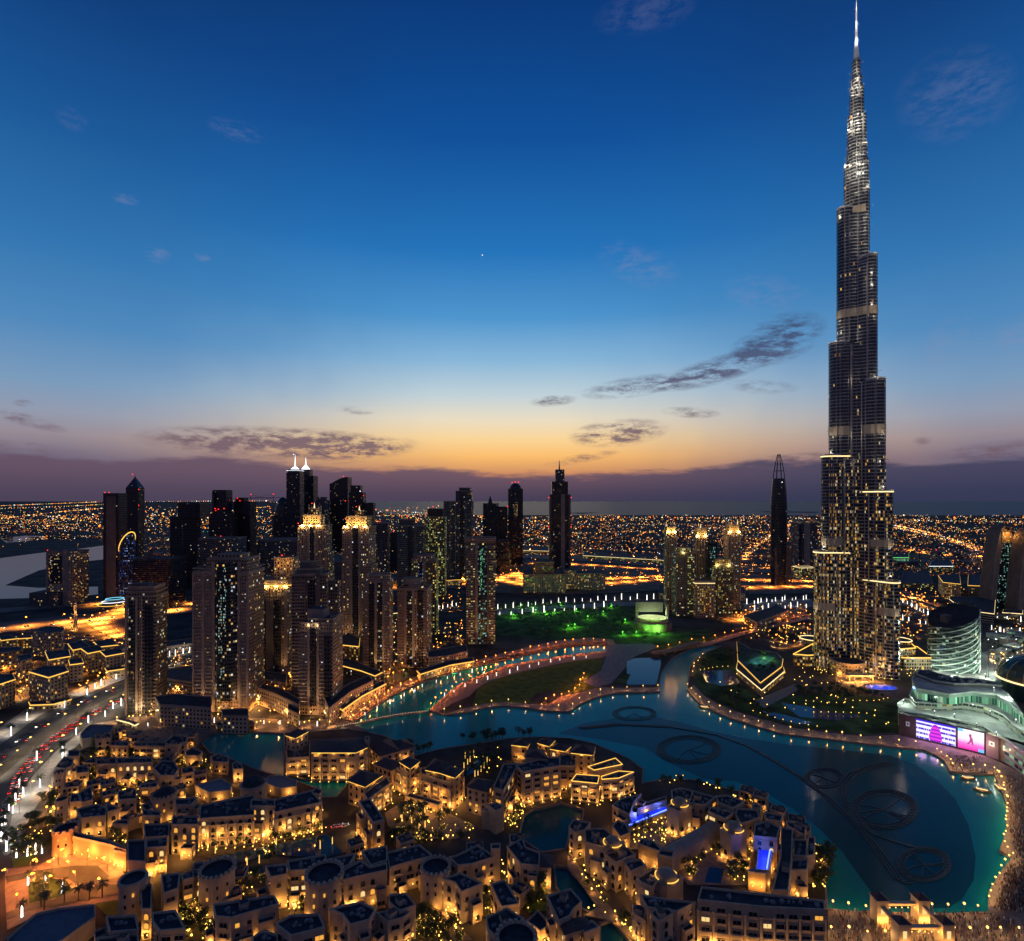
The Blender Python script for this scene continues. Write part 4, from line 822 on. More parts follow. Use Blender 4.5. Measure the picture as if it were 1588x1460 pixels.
    for q in range(-2, 3):
        s = MB(); s.octa((x+q*9, y-14, 4.5), .6); f = s.build('entrance_lamp', E_goldw, ent); plight(f, (q*9, -16, 5.6), 9000, GOLDL, .5)
    for u, v in ((-60,650),(60,640),(330,640),(420,660),(520,680),(620,700),(720,690)):
        xx, yy = W(*C1('j', u, v)); s = MB(); s.octa((xx, yy, 5), .6); f = s.build('podium_lamp', E_gold, pod); plight(f, (xx-BX, yy-BY-1, 6), 4000, GOLDL if u < 400 else (.45, .45, 1), .5)
burj()
# ================================================================ LOW HOUSES OF THE OLD-TOWN QUARTER
M_st = [mat('sand_render', (.33, .245, .17), .85, vary=.18, vscale=.15), mat('pale_render', (.40, .31, .225), .85, vary=.16, vscale=.15), mat('ochre_render', (.34, .225, .13), .85, vary=.18, vscale=.15), mat('rose_render', (.36, .25, .185), .85, vary=.16, vscale=.15)]
M_flat = mat('roof_membrane', (.030, .034, .044), .9, vary=.45, vscale=.25)
M_hip = mat('brown_tile_roof', (.085, .060, .055), .85, vary=.2, vscale=.5)
M_blueroof = mat('blue_grey_fabric', (.11, .125, .16), .8, vary=.15)
M_fabric = mat('grey_fabric', (.22, .21, .21), .8, vary=.1)
M_trim = mat('stone_trim', (.42, .33, .245), .8, vary=.15, vscale=.3)
M_dkg = mat('dark_window_glass', (.015, .016, .02), .15)
E_win = emis('lit_room', S(255,176,70), .95)
E_win2 = emis('pale_lit_room', S(255,216,140), 1.0)
M_ac = mat('roof_plant_metal', (.20, .20, .21), .7, vary=.3, vscale=.6)
E_glob = emis('gold_globe', S(255,205,90), 4)
def mk_windows():
    P = []
    for gl in (M_dkg, E_win, E_win2):
        row = []
        for arch in (0, 1, 2):
            b = MB(); w, h = ((1.8, 2.0), (2.1, 2.8), (3.5, 2.6))[arch]
            if arch == 1:
                n = 8; pts = [(-w/2, 0), (w/2, 0)]+[(w/2*math.cos(PI*i/n), h-w/2+w/2*math.sin(PI*i/n)) for i in range(n+1)]
            else: pts = [(-w/2, 0), (w/2, 0), (w/2, h), (-w/2, h)]
            out = [(x*(1+.5/w), z*(1+.25/h)) for x, z in pts]
            b.face([(x, .06, z) for x, z in reversed(pts)], 1)
            for i in range(1, len(pts)):                 # raised surround (not under the sill)
                j = (i+1) % len(pts); a, c, d, e = pts[i], pts[j], out[j], out[i]
                b.face([(e[0], .2, e[1]), (d[0], .2, d[1]), (c[0], .2, c[1]), (a[0], .2, a[1])], 0)
                b.face([(a[0], .2, a[1]), (c[0], .2, c[1]), (c[0], .06, c[1]), (a[0], .06, a[1])], 0)
                b.face([(d[0], .2, d[1]), (e[0], .2, e[1]), (e[0], 0, e[1]), (d[0], 0, d[1])], 0)
            b.box(0, .25, -.22, 0, w+.6, .5, 0, 0)
            if arch == 2:
                b.box(0, .75, 0, 1.0, w+.4, .16, 0, 0); b.box(0, .4, -.25, 0, w+.4, .8, 0, 0)
                b.box(0, .12, 1.0, h, .14, .1, 0, 0)
            o = b.build('window', [M_trim, gl]); row.append(o.data); bpy.data.objects.remove(o)
        P.append(row)
    return P
WIN = mk_windows()
NWIN = [0]
def add_windows(t, poly, z, off, lit=.14, st=3.9, gap=4.3, kinds=(0, 0, 1, 2), skip=0, z0=1.0, cap=34):
    n = len(poly); cnt = 0
    fl = max(1, int((z-1.2)/st))
    for i in range(n):
        a, b = Vector(poly[i]), Vector(poly[(i+1) % n]); e = b-a; L = e.length
        if L < 4: continue
        nr = Vector((e.y, -e.x))/L; md = (a+b)/2
        if nr.dot(-md.normalized()) < .10: continue
        k = max(1, int(L/gap)); kd = R.choice(kinds)
        for f in range(fl-1, -1, -1):
            kk = kd if R.random() < .8 else R.choice(kinds)
            for j in range(k):
                if cnt >= cap or R.random() < .08: continue
                p = a+e*((j+.5)/k)
                o = bpy.data.objects.new('window', WIN[0 if R.random() > lit else R.choice((1, 1, 2))][kk]); COL.objects.link(o)
                o.parent = t; o.location = (p.x-off[0], p.y-off[1], z0+f*st*(z-1.2)/(fl*st)+.2); o.rotation_euler = (0, 0, math.atan2(-e.y, -e.x)); cnt += 1; NWIN[0] += 1
FOOT = []
def pilasters(t, poly, z, gap, cx, cy):
    # tall pilasters between the bays, each washed from its foot
    for i in range(len(poly)):
        a, c = Vector(poly[i]), Vector(poly[(i+1) % len(poly)]); e = c-a; L = e.length
        if L < 6: continue
        nr = Vector((e.y, -e.x))/L; rz = math.atan2(e.y, e.x)
        if nr.dot(-((a+c)/2).normalized()) < .1: continue
        k = max(1, int(L/gap))
        for j in range(k+1):
            q = a+e*min(.995, max(.005, j/k)); b = MB(); b.box(q.x+nr.x*.35, q.y+nr.y*.35, 0, z*.8, .9, .7, rz); b.box(q.x+nr.x*.4, q.y+nr.y*.4, z*.8, z*.8+.7, 1.3, .9, rz); o = b.build('pilaster', M_trim, t)
            u = q+nr*1.7; s = MB(); s.box(u.x, u.y, 0, .5, .4, .4); s.build('uplight', E_glob, o); plight(o, (u.x-cx+nr.x*.3, u.y-cy+nr.y*.3, 1.0), R.choice((700, 1000, 1300)), GOLDL, .3, 150, True)
        for f in (.36, .8):
            b = MB(); b.prism([tuple(a+nr*.02), tuple(c+nr*.02), tuple(c+nr*.6), tuple(a+nr*.6)], z*f-.5, z*f); b.build('string_course', M_trim, t)
def house(label, px, z, col=0, roof=None, lamps=0, lit=.14, strip=False, win=True, kinds=(0, 0, 1, 2), units=True, name='house', cat='house', zb=0, lampz=3.4, power=640, cren=False, pil=0, pk=2):
    if lamps in (0, 1) and win and z > 8: lamps = 2 if lamps else R.choice((1, 2, 2))
    poly = ccw([W(x, y, z) for x, y in px]); cx = sum(p[0] for p in poly)/len(poly); cy = sum(p[1] for p in poly)/len(poly)
    t = thing(name, label, cat, (cx, cy, zb)); wm = M_st[col]; FOOT.append(poly)
    b = MB(); b.walls(poly, zb, z); b.build('wall', wm, t)
    if roof == 'hip':
        eave = inset(poly, -.9); b = MB(); h = min(4.5, .28*min(math.dist(poly[0], poly[1]), math.dist(poly[1], poly[2])))
        n = len(poly); b.cap(eave, z-.05, 1)
        if n == 4:
            l0, l1 = math.dist(poly[0], poly[1]), math.dist(poly[1], poly[2]); k = 0 if l0 >= l1 else 1
            q = [Vector(p) for p in eave]; q = q[k:]+q[:k]; m1 = (q[1]+q[2])/2; m0 = (q[0]+q[3])/2; f = min(.48, min(l0, l1)/2/max(l0, l1)); r0 = m0+(m1-m0)*f; r1 = m1+(m0-m1)*f
            A, B_ = (*r0, z+h), (*r1, z+h); v = [(*p, z) for p in q]
            b.face([v[0], v[1], B_, A]); b.face([v[1], v[2], B_]); b.face([v[2], v[3], A, B_]); b.face([v[3], v[0], A])
        else:
            ap = (cx, cy, z+h)
            for i in range(n): b.face([(*eave[i], z), (*eave[(i+1) % n], z), ap])
        b.build('roof', [M_hip, wm], t)
        b = MB(); b.ring(inset(poly, -.25), .4, z-1.1, z-.5); b.build('cornice', M_trim, t)
        if strip:
            for i in range(n):
                a, c = Vector(poly[i]), Vector(poly[(i+1) % n]); e = c-a; nr = Vector((e.y, -e.x)).normalized(); md = (a+c)/2
                if nr.dot(-md.normalized()) < .05: continue
                s = MB(); s.tube((*(a+nr*.55), z-.35), (*(c+nr*.55), z-.35), .3, n=5); o = s.build('light_strip', E_gold, t)
                k = max(1, int(e.length/9))
                for j in range(k):
                    p = a+e*((j+.5)/k)+nr*.8; plight(o, (p.x-cx, p.y-cy, z-.9-zb), 260, GOLDL, .4)
    else:
        m = {'blue': M_blueroof, 'fabric': M_fabric, 'lawn': M_lawn, 'hipflat': M_hip}.get(roof, M_flat)
        b = MB(); b.cap(inset(poly, .35), z-.02); b.build('roof', m, t)
        b = MB(); b.ring(inset(poly, -.12), .55, z-.35, z+1.0); 
        b.build('parapet', M_trim if not strip else M_cream, t) if not cren else None
        if strip:
            s = MB(); s.ring(inset(poly, -.3), .35, z+.9, z+1.35); s.build('light_strip', E_gold, t)
        if cren:
            s = b
            for i in range(len(poly)):
                a, c = Vector(poly[i]), Vector(poly[(i+1) % len(poly)]); L = (c-a).length
                for j in range(int(L/2.2)): p = a+(c-a)*((j+.5)*2.2/L); s.box(p.x, p.y, z+.6, z+1.9, 1.0, 1.0, math.atan2((c-a).y, (c-a).x))
            b.build('parapet', M_trim, t)
        if units and z > 8:
            xs = [p[0] for p in poly]; ys = [p[1] for p in poly]; inn = inset(poly, 2.2); area = (max(xs)-min(xs))*(max(ys)-min(ys)); want = min(10, max(2, int(area/55))); got = 0
            for _ in range(60):
                x, y = R.uniform(min(xs), max(xs)), R.uniform(min(ys), max(ys))
                if inpoly(x, y, inn) and got < want:
                    b = MB(); s = R.uniform(1.1, 2.1); b.box(x, y, z-.02, z+R.uniform(.8, 1.4), s, s*.8, R.choice((0, .5, 1.2))); b.box(x+s*.1, y, z+1.2, z+1.5, s*.4, s*.4, .3); b.build('roof_unit', M_ac, t); got += 1
                    if R.random() < .3: b = MB(); b.lathe(x+2.2, y, [(0, z), (.7, z+.1), (.75, z+.6), (0, z+1)], 8); b.build('roof_vent', M_ac, t)
    if win: add_windows(t, poly, z, (cx, cy, 0), lit, gap=pil or 4.3, kinds=(pk,) if pil else kinds, cap=95 if pil else 34)
    if pil: pilasters(t, poly, z, pil, cx, cy)
    spans = []
    if win and z > 9 and roof is None and not strip and not pil:
        for i in range(len(poly)):
            a, c = Vector(poly[i]), Vector(poly[(i+1) % len(poly)]); e = c-a; L = e.length; nr = Vector((e.y, -e.x)).normalized()
            if L < 8 or nr.dot(-((a+c)/2).normalized()) < .08: continue
            for q in range(1 if L < 18 else 2):
                w = R.uniform(4.5, min(10, L*.5)); f0 = R.uniform(0, 1-w/L) if L < 18 else (q*.5+R.uniform(0, max(.01, .5-w/L))); d = R.uniform(2.2, 4.6); hh = z*R.choice((.36, .55, .74)); f1 = min(1, f0+w/L); spans.append((i, f0, f1, d))
                pl = ccw([tuple(a+e*f0+nr*.02), tuple(a+e*f1+nr*.02), tuple(a+e*f1+nr*d), tuple(a+e*f0+nr*d)]); b = MB(); b.walls(pl, zb, hh); b.cap(inset(pl, .3), hh-.02, 1); b.ring(inset(pl, -.1), .4, hh-.3, hh+.9, 2); b.build('terrace_wing', [wm, M_flat if R.random() < .6 else M_hip, M_trim], t)
                add_windows(t, pl, hh, (cx, cy, 0), lit*1.3, kinds=(1, 2, 0), cap=6)
        inn = inset(poly, 3.4); xs = [p[0] for p in poly]; ys = [p[1] for p in poly]
        for _ in range(25 if R.random() < .55 else 0):
            x, y = R.uniform(min(xs), max(xs)), R.uniform(min(ys), max(ys))
            if inpoly(x, y, inn):
                a, c = Vector(poly[0]), Vector(poly[1]); rz = math.atan2((c-a).y, (c-a).x); b = MB(); b.box(x, y, z-.02, z+2.7, R.uniform(3, 4.6), R.uniform(2.6, 3.6), rz, 0, 1); b.build('roof_room', [wm, M_flat if R.random() < .5 else M_hip], t); break
    if lamps:
        edges = []
        for i in range(len(poly)):
            a, c = Vector(poly[i]), Vector(poly[(i+1) % len(poly)]); e = c-a; nr = Vector((e.y, -e.x)).normalized()
            if e.length > 3 and nr.dot(-((a+c)/2).normalized()) > .08: edges.append((i, a, e, nr))
        tot = sum(e.length for _, _, e, _ in edges) or 1
        for ei, a, e, nr in edges:
            k = max(1, round(lamps*e.length/tot))
            for j in range(k):
                ff = (j+.5)/k; p = a+e*ff+nr*(1.0+max([d_ for i_, f0_, f1_, d_ in spans if i_ == ei and f0_ < ff < f1_], default=0)); s = MB(); s.box(p.x-nr.x*.6, p.y-nr.y*.6, lampz-.1, lampz+.1, .8, .2, math.atan2(nr.y, nr.x)); s.octa((p.x, p.y, lampz), .34, 1, .5)
                o = s.build('wall_lamp', [M_steel, E_glob], t); plight(o, (p.x-cx+nr.x*1.0, p.y-cy+nr.y*1.0, lampz-zb+.3), power*R.choice((.45, 1, 1.7)), GOLDL, .35)
    return t
def drum(label, px, r, z, cren=14, dome=False, col=1, lit=0, zb=0, name='round_tower', slim=False):
    x, y = W(px[0], px[1], z); t = thing(name, label, 'tower', (x, y, zb)); m = M_st[col]
    b = MB(); b.lathe(x, y, [(r*1.06, zb), (r, z*.5), (r*.98, z-1.6), (r*1.06, z-1.2), (r*1.06, z+.6)], 24); b.build('wall', m, t)
    b = MB(); b.cap([(x+r*.86*math.cos(2*PI*i/24), y+r*.86*math.sin(2*PI*i/24)) for i in range(24)], z-.5); b.lathe(x, y, [(r*.86, z+.6), (r*.86, z-.5)], 24, 0, sm=False); b.ring(ccw([(x+r*1.06*math.cos(2*PI*i/24), y+r*1.06*math.sin(2*PI*i/24)) for i in range(24)]), r*.2, z+.4, z+.62, 1); b.build('roof', [M_flat, m], t)
    if cren:
        b = MB(); b.ring(ccw([(x+r*1.05*math.cos(2*PI*i/24), y+r*1.05*math.sin(2*PI*i/24)) for i in range(24)]), r*.17, z+.1, z+.75)
        for i in range(cren):
            a = 2*PI*i/cren; b.box(x+r*.97*math.cos(a), y+r*.97*math.sin(a), z+.5, z+1.7, r*.16, 2*PI*r/cren*.5, a)
        b.build('battlement', M_trim, t)
    if dome:
        b = MB(); b.lathe(x, y, [(r*.85*math.cos(a), z+.3+r*.6*math.sin(a)) for a in (0, .3, .6, .9, 1.2, 1.45)]+[(0, z+.3+r*.6)], 20); b.build('dome', M_flat, t)
    for i in range(3 if not slim else 2):                # small slit windows turned to the viewer
        a = math.atan2(-y, -x)+(i-1)*.55
        for zz in ((z*.72, z*.45) if z > 12 else (z*.6,)):
            s = MB(); s.box(x+r*1.03*math.cos(a), y+r*1.03*math.sin(a), zz, zz+1.5, .4, .9, a); s.build('slit_window', M_dkg if R.random() > .3 else E_win, t)
    if lit:
        for i in range(lit):
            a = math.atan2(-y, -x)+(i-(lit-1)/2)*.8; s = MB(); q = (r+1.1); s.octa((x+q*math.cos(a), y+q*math.sin(a), .8), .3); o = s.build('floor_lamp', E_glob, t); plight(o, ((q+.6)*math.cos(a), (q+.6)*math.sin(a), 1.4-zb), 500, GOLDL, .4)
    return t
H = lambda key, *pts: C(key, *pts)
# label, crop, outline, height, colour, options
OT = [
 # souk quarter on the left (crop A)
 ('long blue-grey canopy roof between the boulevard and the plaza','A',((340,160),(420,80),(620,85),(590,140),(480,178),(360,200)),7,0,dict(roof='blue',win=False,units=False,name='market_canopy',cat='canopy')),
 ('square crenellated fort block below the blue-grey canopy','A',((465,170),(585,150),(597,190),(472,205)),13,1,dict(cren=True,lamps=2)),
 ('low gallery joining the crenellated fort block to the long hall','A',((592,218),(740,222),(735,258),(592,252)),9,0,dict(lamps=2)),
 ('long low hall facing the waterside plaza','A',((782,228),(1040,226),(1040,266),(782,262)),9,1,dict(lamps=2,cren=True)),
 ('corner tower house at the lagoon end of the plaza','A',((1042,215),(1110,170),(1220,178),(1212,220),(1150,248),(1045,250)),13,1,dict(cren=True,lamps=2)),
 ('tree-shaded cafe house above the left lagoon','A',((1200,300),(1262,268),(1345,304),(1318,338),(1210,335)),8,0,dict(lamps=2)),
 ('small dark-roofed shop house beside the red traffic','A',((240,292),(340,292),(332,340),(242,342)),8,1,dict(lamps=1)),
 ('long dark roof house next to the white-lit boulevard palms','A',((135,435),(205,345),(288,365),(272,418),(225,442)),11,1,{}),
 ('flat house with white roof edges between souk lanes','A',((305,425),(402,412),(412,468),(312,482)),10,1,dict(lamps=1)),
 ('broad gallery house with lit arches over a cafe courtyard','A',((645,402),(640,356),(925,352),(938,392)),15,1,dict(lamps=5,kinds=(1,1,2),lit=.3)),
 ('narrow house left of the lit arcade gallery','A',((475,410),(470,372),(632,352),(636,402)),12,0,dict(lamps=3)),
 ('octagonal blue-roofed house in the middle of the souk','A',((940,440),(1010,378),(1110,382),(1150,450),(1108,500),(1000,500)),12,1,dict(lamps=1)),
 ('small house between the octagonal roof and the lagoon trees','A',((1168,445),(1260,424),(1278,470),(1185,488)),9,1,dict(lamps=1)),
 ('pale L-roofed house right of the slim round minaret tower','A',((330,640),(430,592),(446,700),(352,722)),10,1,dict()),
 ('narrow white-edged house touching the slim round minaret tower','A',((255,722),(265,652),(325,650),(345,712)),10,1,{}),
 ('tall plain house with three lit openings under its roof','A',((648,632),(800,612),(802,690),(658,702)),14,1,dict(lamps=4,power=600,kinds=(0,))),
 ('house with a lit side wall behind the domed round tower','A',((832,572),(970,552),(976,594),(838,606)),13,2,dict(lamps=3)),
 ('flat house with twin arched openings right of the domed round tower','A',((1118,695),(1308,678),(1252,740),(1124,745)),14,1,dict(kinds=(1,1))),
 ('gabled house with big arched loggias above the fort wall','A',((350,852),(310,778),(480,735),(560,768),(548,832),(455,838)),12,1,dict(kinds=(1,1,2))),
 ('dark-roofed long house left of the tall plain house','A',((565,802),(556,728),(648,758),(662,772)),12,1,dict(kinds=(1,))),
 ('low forebuilding below the tall plain house','A',((600,898),(640,868),(735,860),(735,905)),8,3,dict(lamps=2)),
 ('arched porch house left of the palace gate','A',((855,830),(850,780),(1000,795),(1000,832)),11,0,dict(kinds=(1,))),
 ('pale fabric-roofed terrace hall beside the palace arcade','A',((1285,582),(1490,522),(1588,575),(1570,622),(1400,640)),7,0,dict(roof='fabric',lamps=4,name='terrace_hall',cat='hall')),
 ('villa with lit gable at the left lagoon bank','A',((1410,345),(1480,318),(1560,350),(1555,392),(1430,385)),9,2,dict(lamps=2)),
 ('stepped white villa beside the lagoon bank trees','B',((0,400),(40,385),(78,412),(90,445),(10,448)),9,1,dict(lamps=0)),
 ('pale fan-roofed pavilion on the lagoon bank','B',((250,560),(300,505),(400,500),(535,545),(530,590),(400,605)),6,0,dict(roof='fabric',lamps=2,win=False,name='terrace_pavilion',cat='pavilion')),
 # palace facing the pools (photo pixels)
 ('left wing of the arcaded palace facing the pools','x',((309,1272),(311,1251),(394,1234),(394,1266)),17,1,dict(lamps=4,pil=4.6,pk=1,lit=.3,power=700,lampz=8,name='palace_wing',cat='palace')),
 ('right wing of the arcaded palace with a dark sloping roof','x',((427,1262),(412,1246),(482,1228),(499,1246)),17,1,dict(lamps=4,pil=4.6,pk=1,lit=.3,power=700,lampz=8,name='palace_wing',cat='palace')),
 ('lit arched gate tower at the left end of the arcaded palace','x',((266,1281),(268,1268),(306,1268),(307,1281)),17,1,dict(lamps=4,kinds=(1,),lit=.6,power=900,name='palace_gate',cat='gate')),
 ('lit arched gate tower in the middle of the arcaded palace','x',((388,1252),(390,1242),(425,1242),(427,1252)),19,1,dict(lamps=4,kinds=(1,),lit=.6,power=1100,name='palace_gate',cat='gate')),
 ('small terrace turret at the right end of the arcaded palace','B',((640,640),(690,600),(740,620),(720,660)),14,1,dict(lamps=1)),
 # hotel standing in the lake (crop B)
 ('hotel block in the lake under a broad dark roof edged with gold light','B',((655,300),(648,200),(1075,180),(1105,260),(1015,300)),21,1,dict(roof='hip',strip=True,lamps=4,pil=6,lit=.15,power=900,lampz=9,name='lakeside_hotel',cat='hotel')),
 ('tower with hipped roof and gold eave at the left end of the lake hotel','B',((445,160),(530,112),(622,128),(520,182)),24,1,dict(roof='hip',strip=True,lamps=2,name='hotel_tower',cat='tower')),
 ('terraced wing with arcades below the tower of the lake hotel','B',((448,358),(440,262),(520,215),(640,215),(635,345)),13,1,dict(lamps=3,pil=5.5,power=500,lampz=8,name='hotel_wing',cat='hotel')),
 ('slim end pier of the lake hotel beside the dark hipped roofs','B',((1088,205),(1092,182),(1122,182),(1128,210)),23,1,dict(win=False,units=False,name='hotel_pier',cat='tower')),
 ('dark hipped house right of the lake hotel','B',((1215,330),(1118,238),(1290,192),(1372,288)),13,1,dict(roof='hip')),
 ('outer dark hipped house jutting into the lake','B',((1352,292),(1300,215),(1422,196),(1496,250)),11,1,dict(roof='hip')),
 ('hipped house between the lake hotel and the palace hotel','B',((1310,448),(1168,395),(1262,345),(1400,392)),15,2,dict(roof='hip',lamps=3,power=500)),
 ('hipped pavilion with glowing gold eaves over the hotel bridge','B',((1092,580),(955,532),(1050,448),(1230,488)),16,2,dict(roof='hip',strip=True,lamps=2)),
 ('small hipped lantern tower with bright gold top on the palace hotel','B',((1462,430),(1378,378),(1460,338),(1535,374)),21,2,dict(roof='hip',strip=True,lamps=2,power=700)),
 ('long lit wing running down from the glowing pavilion','B',((1110,702),(1082,645),(1270,512),(1302,560)),13,2,dict(lamps=3,pil=6,lit=.4,power=600,lampz=7)),
 ('flat-roofed gatehouse with a great lit arch on its flank','B',((1155,888),(1040,712),(1130,690),(1250,862)),17,2,dict(lamps=6,kinds=(1,),lit=.3,power=900)),
 # palace hotel (crops l, C)
 ('palace hotel main range with tall gold-lit pilasters','l',((1085,325),(1080,292),(1250,270),(1345,312),(1262,382)),17,2,dict(lamps=4,pil=7,lit=.5,power=1200,lampz=9,name='palace_hotel',cat='hotel')),
 ('broad hipped roof block on the palace hotel with lit eaves','C',((140,470),(0,442),(68,358),(238,410)),20,2,dict(roof='hip',strip=True,lamps=4,power=700,zb=0)),
 ('end pavilion of the palace hotel with glowing cornice','C',((240,505),(132,470),(190,418),(308,442)),22,2,dict(roof='hip',strip=True,lamps=4,power=900)),
 ('connecting range of the palace hotel left of its main roof','l',((1000,330),(930,290),(1010,258),(1080,292)),15,2,dict(lamps=2,pil=5,lit=.5,power=700,lampz=8)),
 ('courtyard canopy hall in front of the palace hotel','l',((1190,520),(985,462),(1010,440),(1215,500)),6,2,dict(roof='hipflat',lamps=6,power=500)),
 ('plain hipped villa right of the palace hotel court','C',((500,622),(340,582),(402,512),(560,542)),17,1,dict(roof='hip',lamps=2)),
 ('long dark-roofed range between the villa and the inner lagoon','C',((640,622),(555,598),(640,405),(765,402)),19,1,dict(kinds=(2,0),lit=.1,lamps=2)),
 ('tall apartment range with arches facing the inner lagoon','C',((800,470),(740,418),(1000,350),(1098,352),(1104,420)),21,3,dict(pil=6.5,lamps=4,lit=.15,power=700,lampz=1.4)),
 ('hipped dark roof crowning the apartment range by the inner lagoon','C',((1000,352),(815,335),(850,275),(958,285)),23,1,dict(roof='hip',win=False)),
 ('square stair block at the foot of the apartment range','C',((575,792),(508,742),(582,722),(642,760)),14,1,dict(win=False)),
 ('plain square house over the restaurant steps by the inner lagoon','C',((560,800),(460,785),(475,770),(570,780)),11,1,dict(win=False)),
 ('left pagoda-roofed restaurant pavilion with gold eaves on the lake shore','C',((832,252),(705,238),(762,192),(848,228)),12,2,dict(roof='hip',strip=True,lamps=2)),
 ('middle pagoda-roofed restaurant pavilion with gold eaves on the lake shore','C',((1012,248),(920,222),(962,190),(1058,202)),13,2,dict(roof='hip',strip=True,lamps=2)),
 ('right pagoda-roofed restaurant pavilion with gold eaves on the lake shore','C',((1142,290),(1022,270),(1070,228),(1188,252)),12,2,dict(roof='hip',strip=True,lamps=2)),
 ('square tower with hipped roof and gold-lit walls by the lake','C',((1368,320),(1192,302),(1232,242),(1388,252)),21,2,dict(roof='hip',strip=True,lamps=5,power=1200)),
 ('low connecting house below the gold-lit square lake tower','C',((1100,420),(1105,335),(1190,320),(1235,340),(1230,420)),16,2,dict(lamps=4,kinds=(2,1),lit=.4)),
 ('first restaurant block with fairy-lit parapet and white pilasters','m',((820,388),(660,372),(690,332),(830,342)),13,3,dict(strip=True,lamps=3,pil=4.6,lit=.3,power=520,lampz=8)),
 ('second restaurant block with crowded lit roof terrace','m',((950,355),(848,362),(845,345),(950,312),(1040,318)),13,3,dict(strip=True,lamps=3,pil=4.6,lit=.3,power=520,lampz=8)),
 ('upper roof terrace with rows of lights behind the restaurant blocks','m',((800,305),(762,285),(930,232),(972,270)),12,3,dict(strip=True,lamps=5,power=500)),
 # island quarter on the right (crops D, H)
 ('rounded gable hall with two lit windows at the island\'s north tip','D',((385,290),(380,222),(445,205),(522,222),(560,290)),14,0,dict(lamps=2)),
 ('flat house with blue-grey roof right of the north gable hall','D',((620,330),(505,312),(535,225),(700,272)),15,0,dict(lamps=1)),
 ('house with two roof terraces on the island\'s lake front','D',((830,352),(720,310),(700,265),(785,258),(910,302)),15,0,{}),
 ('plain house behind the vaulted gallery','D',((770,430),(645,375),(660,342),(838,382)),14,0,dict(lamps=1)),
 ('long dark-roofed house above the second dome','D',((882,470),(842,395),(855,352),(1000,365),(1020,420)),14,0,dict(lamps=1)),
 ('small white-topped roof room on the lake front','D',((1022,355),(965,348),(972,318),(1036,338)),13,1,dict(win=False)),
 ('lake-front house with stepped white parapets','D',((1172,450),(1062,430),(1055,378),(1185,405)),13,1,{}),
 ('lake-front corner house at the island\'s east bend','D',((1345,552),(1222,482),(1210,442),(1355,485)),14,1,{}),
 ('gable-fronted hall with two round lamps above the blue fountain','D',((1145,570),(975,555),(985,470),(1070,445),(1165,490)),17,2,dict(lamps=4,power=500,kinds=(1,))),
 ('long dark-roofed east range covered in roof plant','D',((1225,950),(1112,948),(1170,700),(1175,490),(1258,505),(1250,720)),17,1,dict(lamps=1)),
 ('stepped villa on the east range facing the lake','D',((1358,702),(1262,695),(1265,575),(1362,585)),15,1,{}),
 ('blank rose-coloured block on the east shore','D',((1412,690),(1365,700),(1368,560),(1420,562)),14,3,dict(win=False)),
 ('villa with lit terrace south of the blank rose block','D',((1360,800),(1245,802),(1252,725),(1368,728)),14,1,dict(lamps=2)),
 ('gold-lit wall house below the blue fountain','D',((1060,830),(935,812),(945,795),(1068,790)),9,2,dict(lamps=3,power=1500,win=False)),
 ('long south range with rows of loggias along the bottom edge','x',((1082,1398),(1088,1378),(1212,1392),(1278,1400),(1280,1414),(1180,1409)),20,1,dict(pil=5.6,lit=.12,lamps=5,power=1100,lampz=2)),
 ('rounded grey-roofed corner building at the island\'s south-east tip','n',((545,962),(470,958),(380,945),(378,905),(470,900),(585,910),(583,945)),17,1,dict(kinds=(1,),lamps=3)),
 ('tall octagonal stair tower at the island\'s south corner','H',((750,800),(682,735),(742,692),(840,702),(866,742)),21,1,dict(kinds=(1,),units=False)),
 ('wedge-shaped dark-roofed house behind the octagonal stair tower','H',((900,722),(655,688),(598,585),(830,622),(1048,645)),18,1,dict(kinds=(0,2),lamps=2)),
 ('low house with white-edged terraces left of the octagonal stair tower','H',((640,798),(545,738),(532,662),(612,690)),13,1,{}),
 ('house with blue skylights in front of the third dome','H',((700,522),(605,482),(565,442),(700,365),(800,402)),17,1,dict(lamps=1)),
 ('lit roof-terrace house between the first and third domes','H',((520,392),(462,315),(600,292),(642,340)),14,1,dict(lamps=3)),
 ('arched loggia house in the middle of the canal side','H',((400,320),(302,245),(480,192),(560,250)),15,1,dict(kinds=(1,1),lamps=1)),
 ('long house carrying the first dome above the canal','H',((330,205),(150,150),(140,45),(300,35),(478,188)),16,1,dict(kinds=(1,))),
 ('arched corner house at the inner lagoon','H',((60,68),(10,20),(50,-35),(190,-10),(140,52)),15,1,dict(kinds=(1,1),lamps=1)),
 ('dark flat-roofed house left of the blue-lit pool','D',((75,400),(-50,330),(20,280),(160,250),(110,300)),10,0,dict(lamps=1)),
 ('lit pavilion with arched doorway beside the blue-lit pool','D',((80,530),(10,560),(-50,480),(-10,440),(50,470)),9,2,dict(lamps=3,power=600)),
 # bottom-middle (crop G)
 ('flat house with dark notched roof above the stepped terraces','G',((700,330),(580,342),(512,272),(565,262),(742,175),(888,268)),14,1,dict(lamps=5,power=600)),
 ('canal house with square chimney at the inner lagoon','G',((1250,345),(1100,330),(985,185),(1110,120),(1140,192),(1255,235)),13,1,dict(lamps=1)),
 ('hip-roofed annex of the canal house','G',((1345,340),(1235,335),(1225,240),(1350,250)),12,1,dict(roof='hip')),
 ('slim square wind tower beside the stepped terraces','G',((930,205),(858,208),(852,165),(930,162)),18,0,dict(win=False,units=False)),
 ('square dark-roofed house over the lit souk street','G',((612,560),(560,482),(462,452),(600,402),(788,490)),15,1,dict(lamps=3,power=600)),
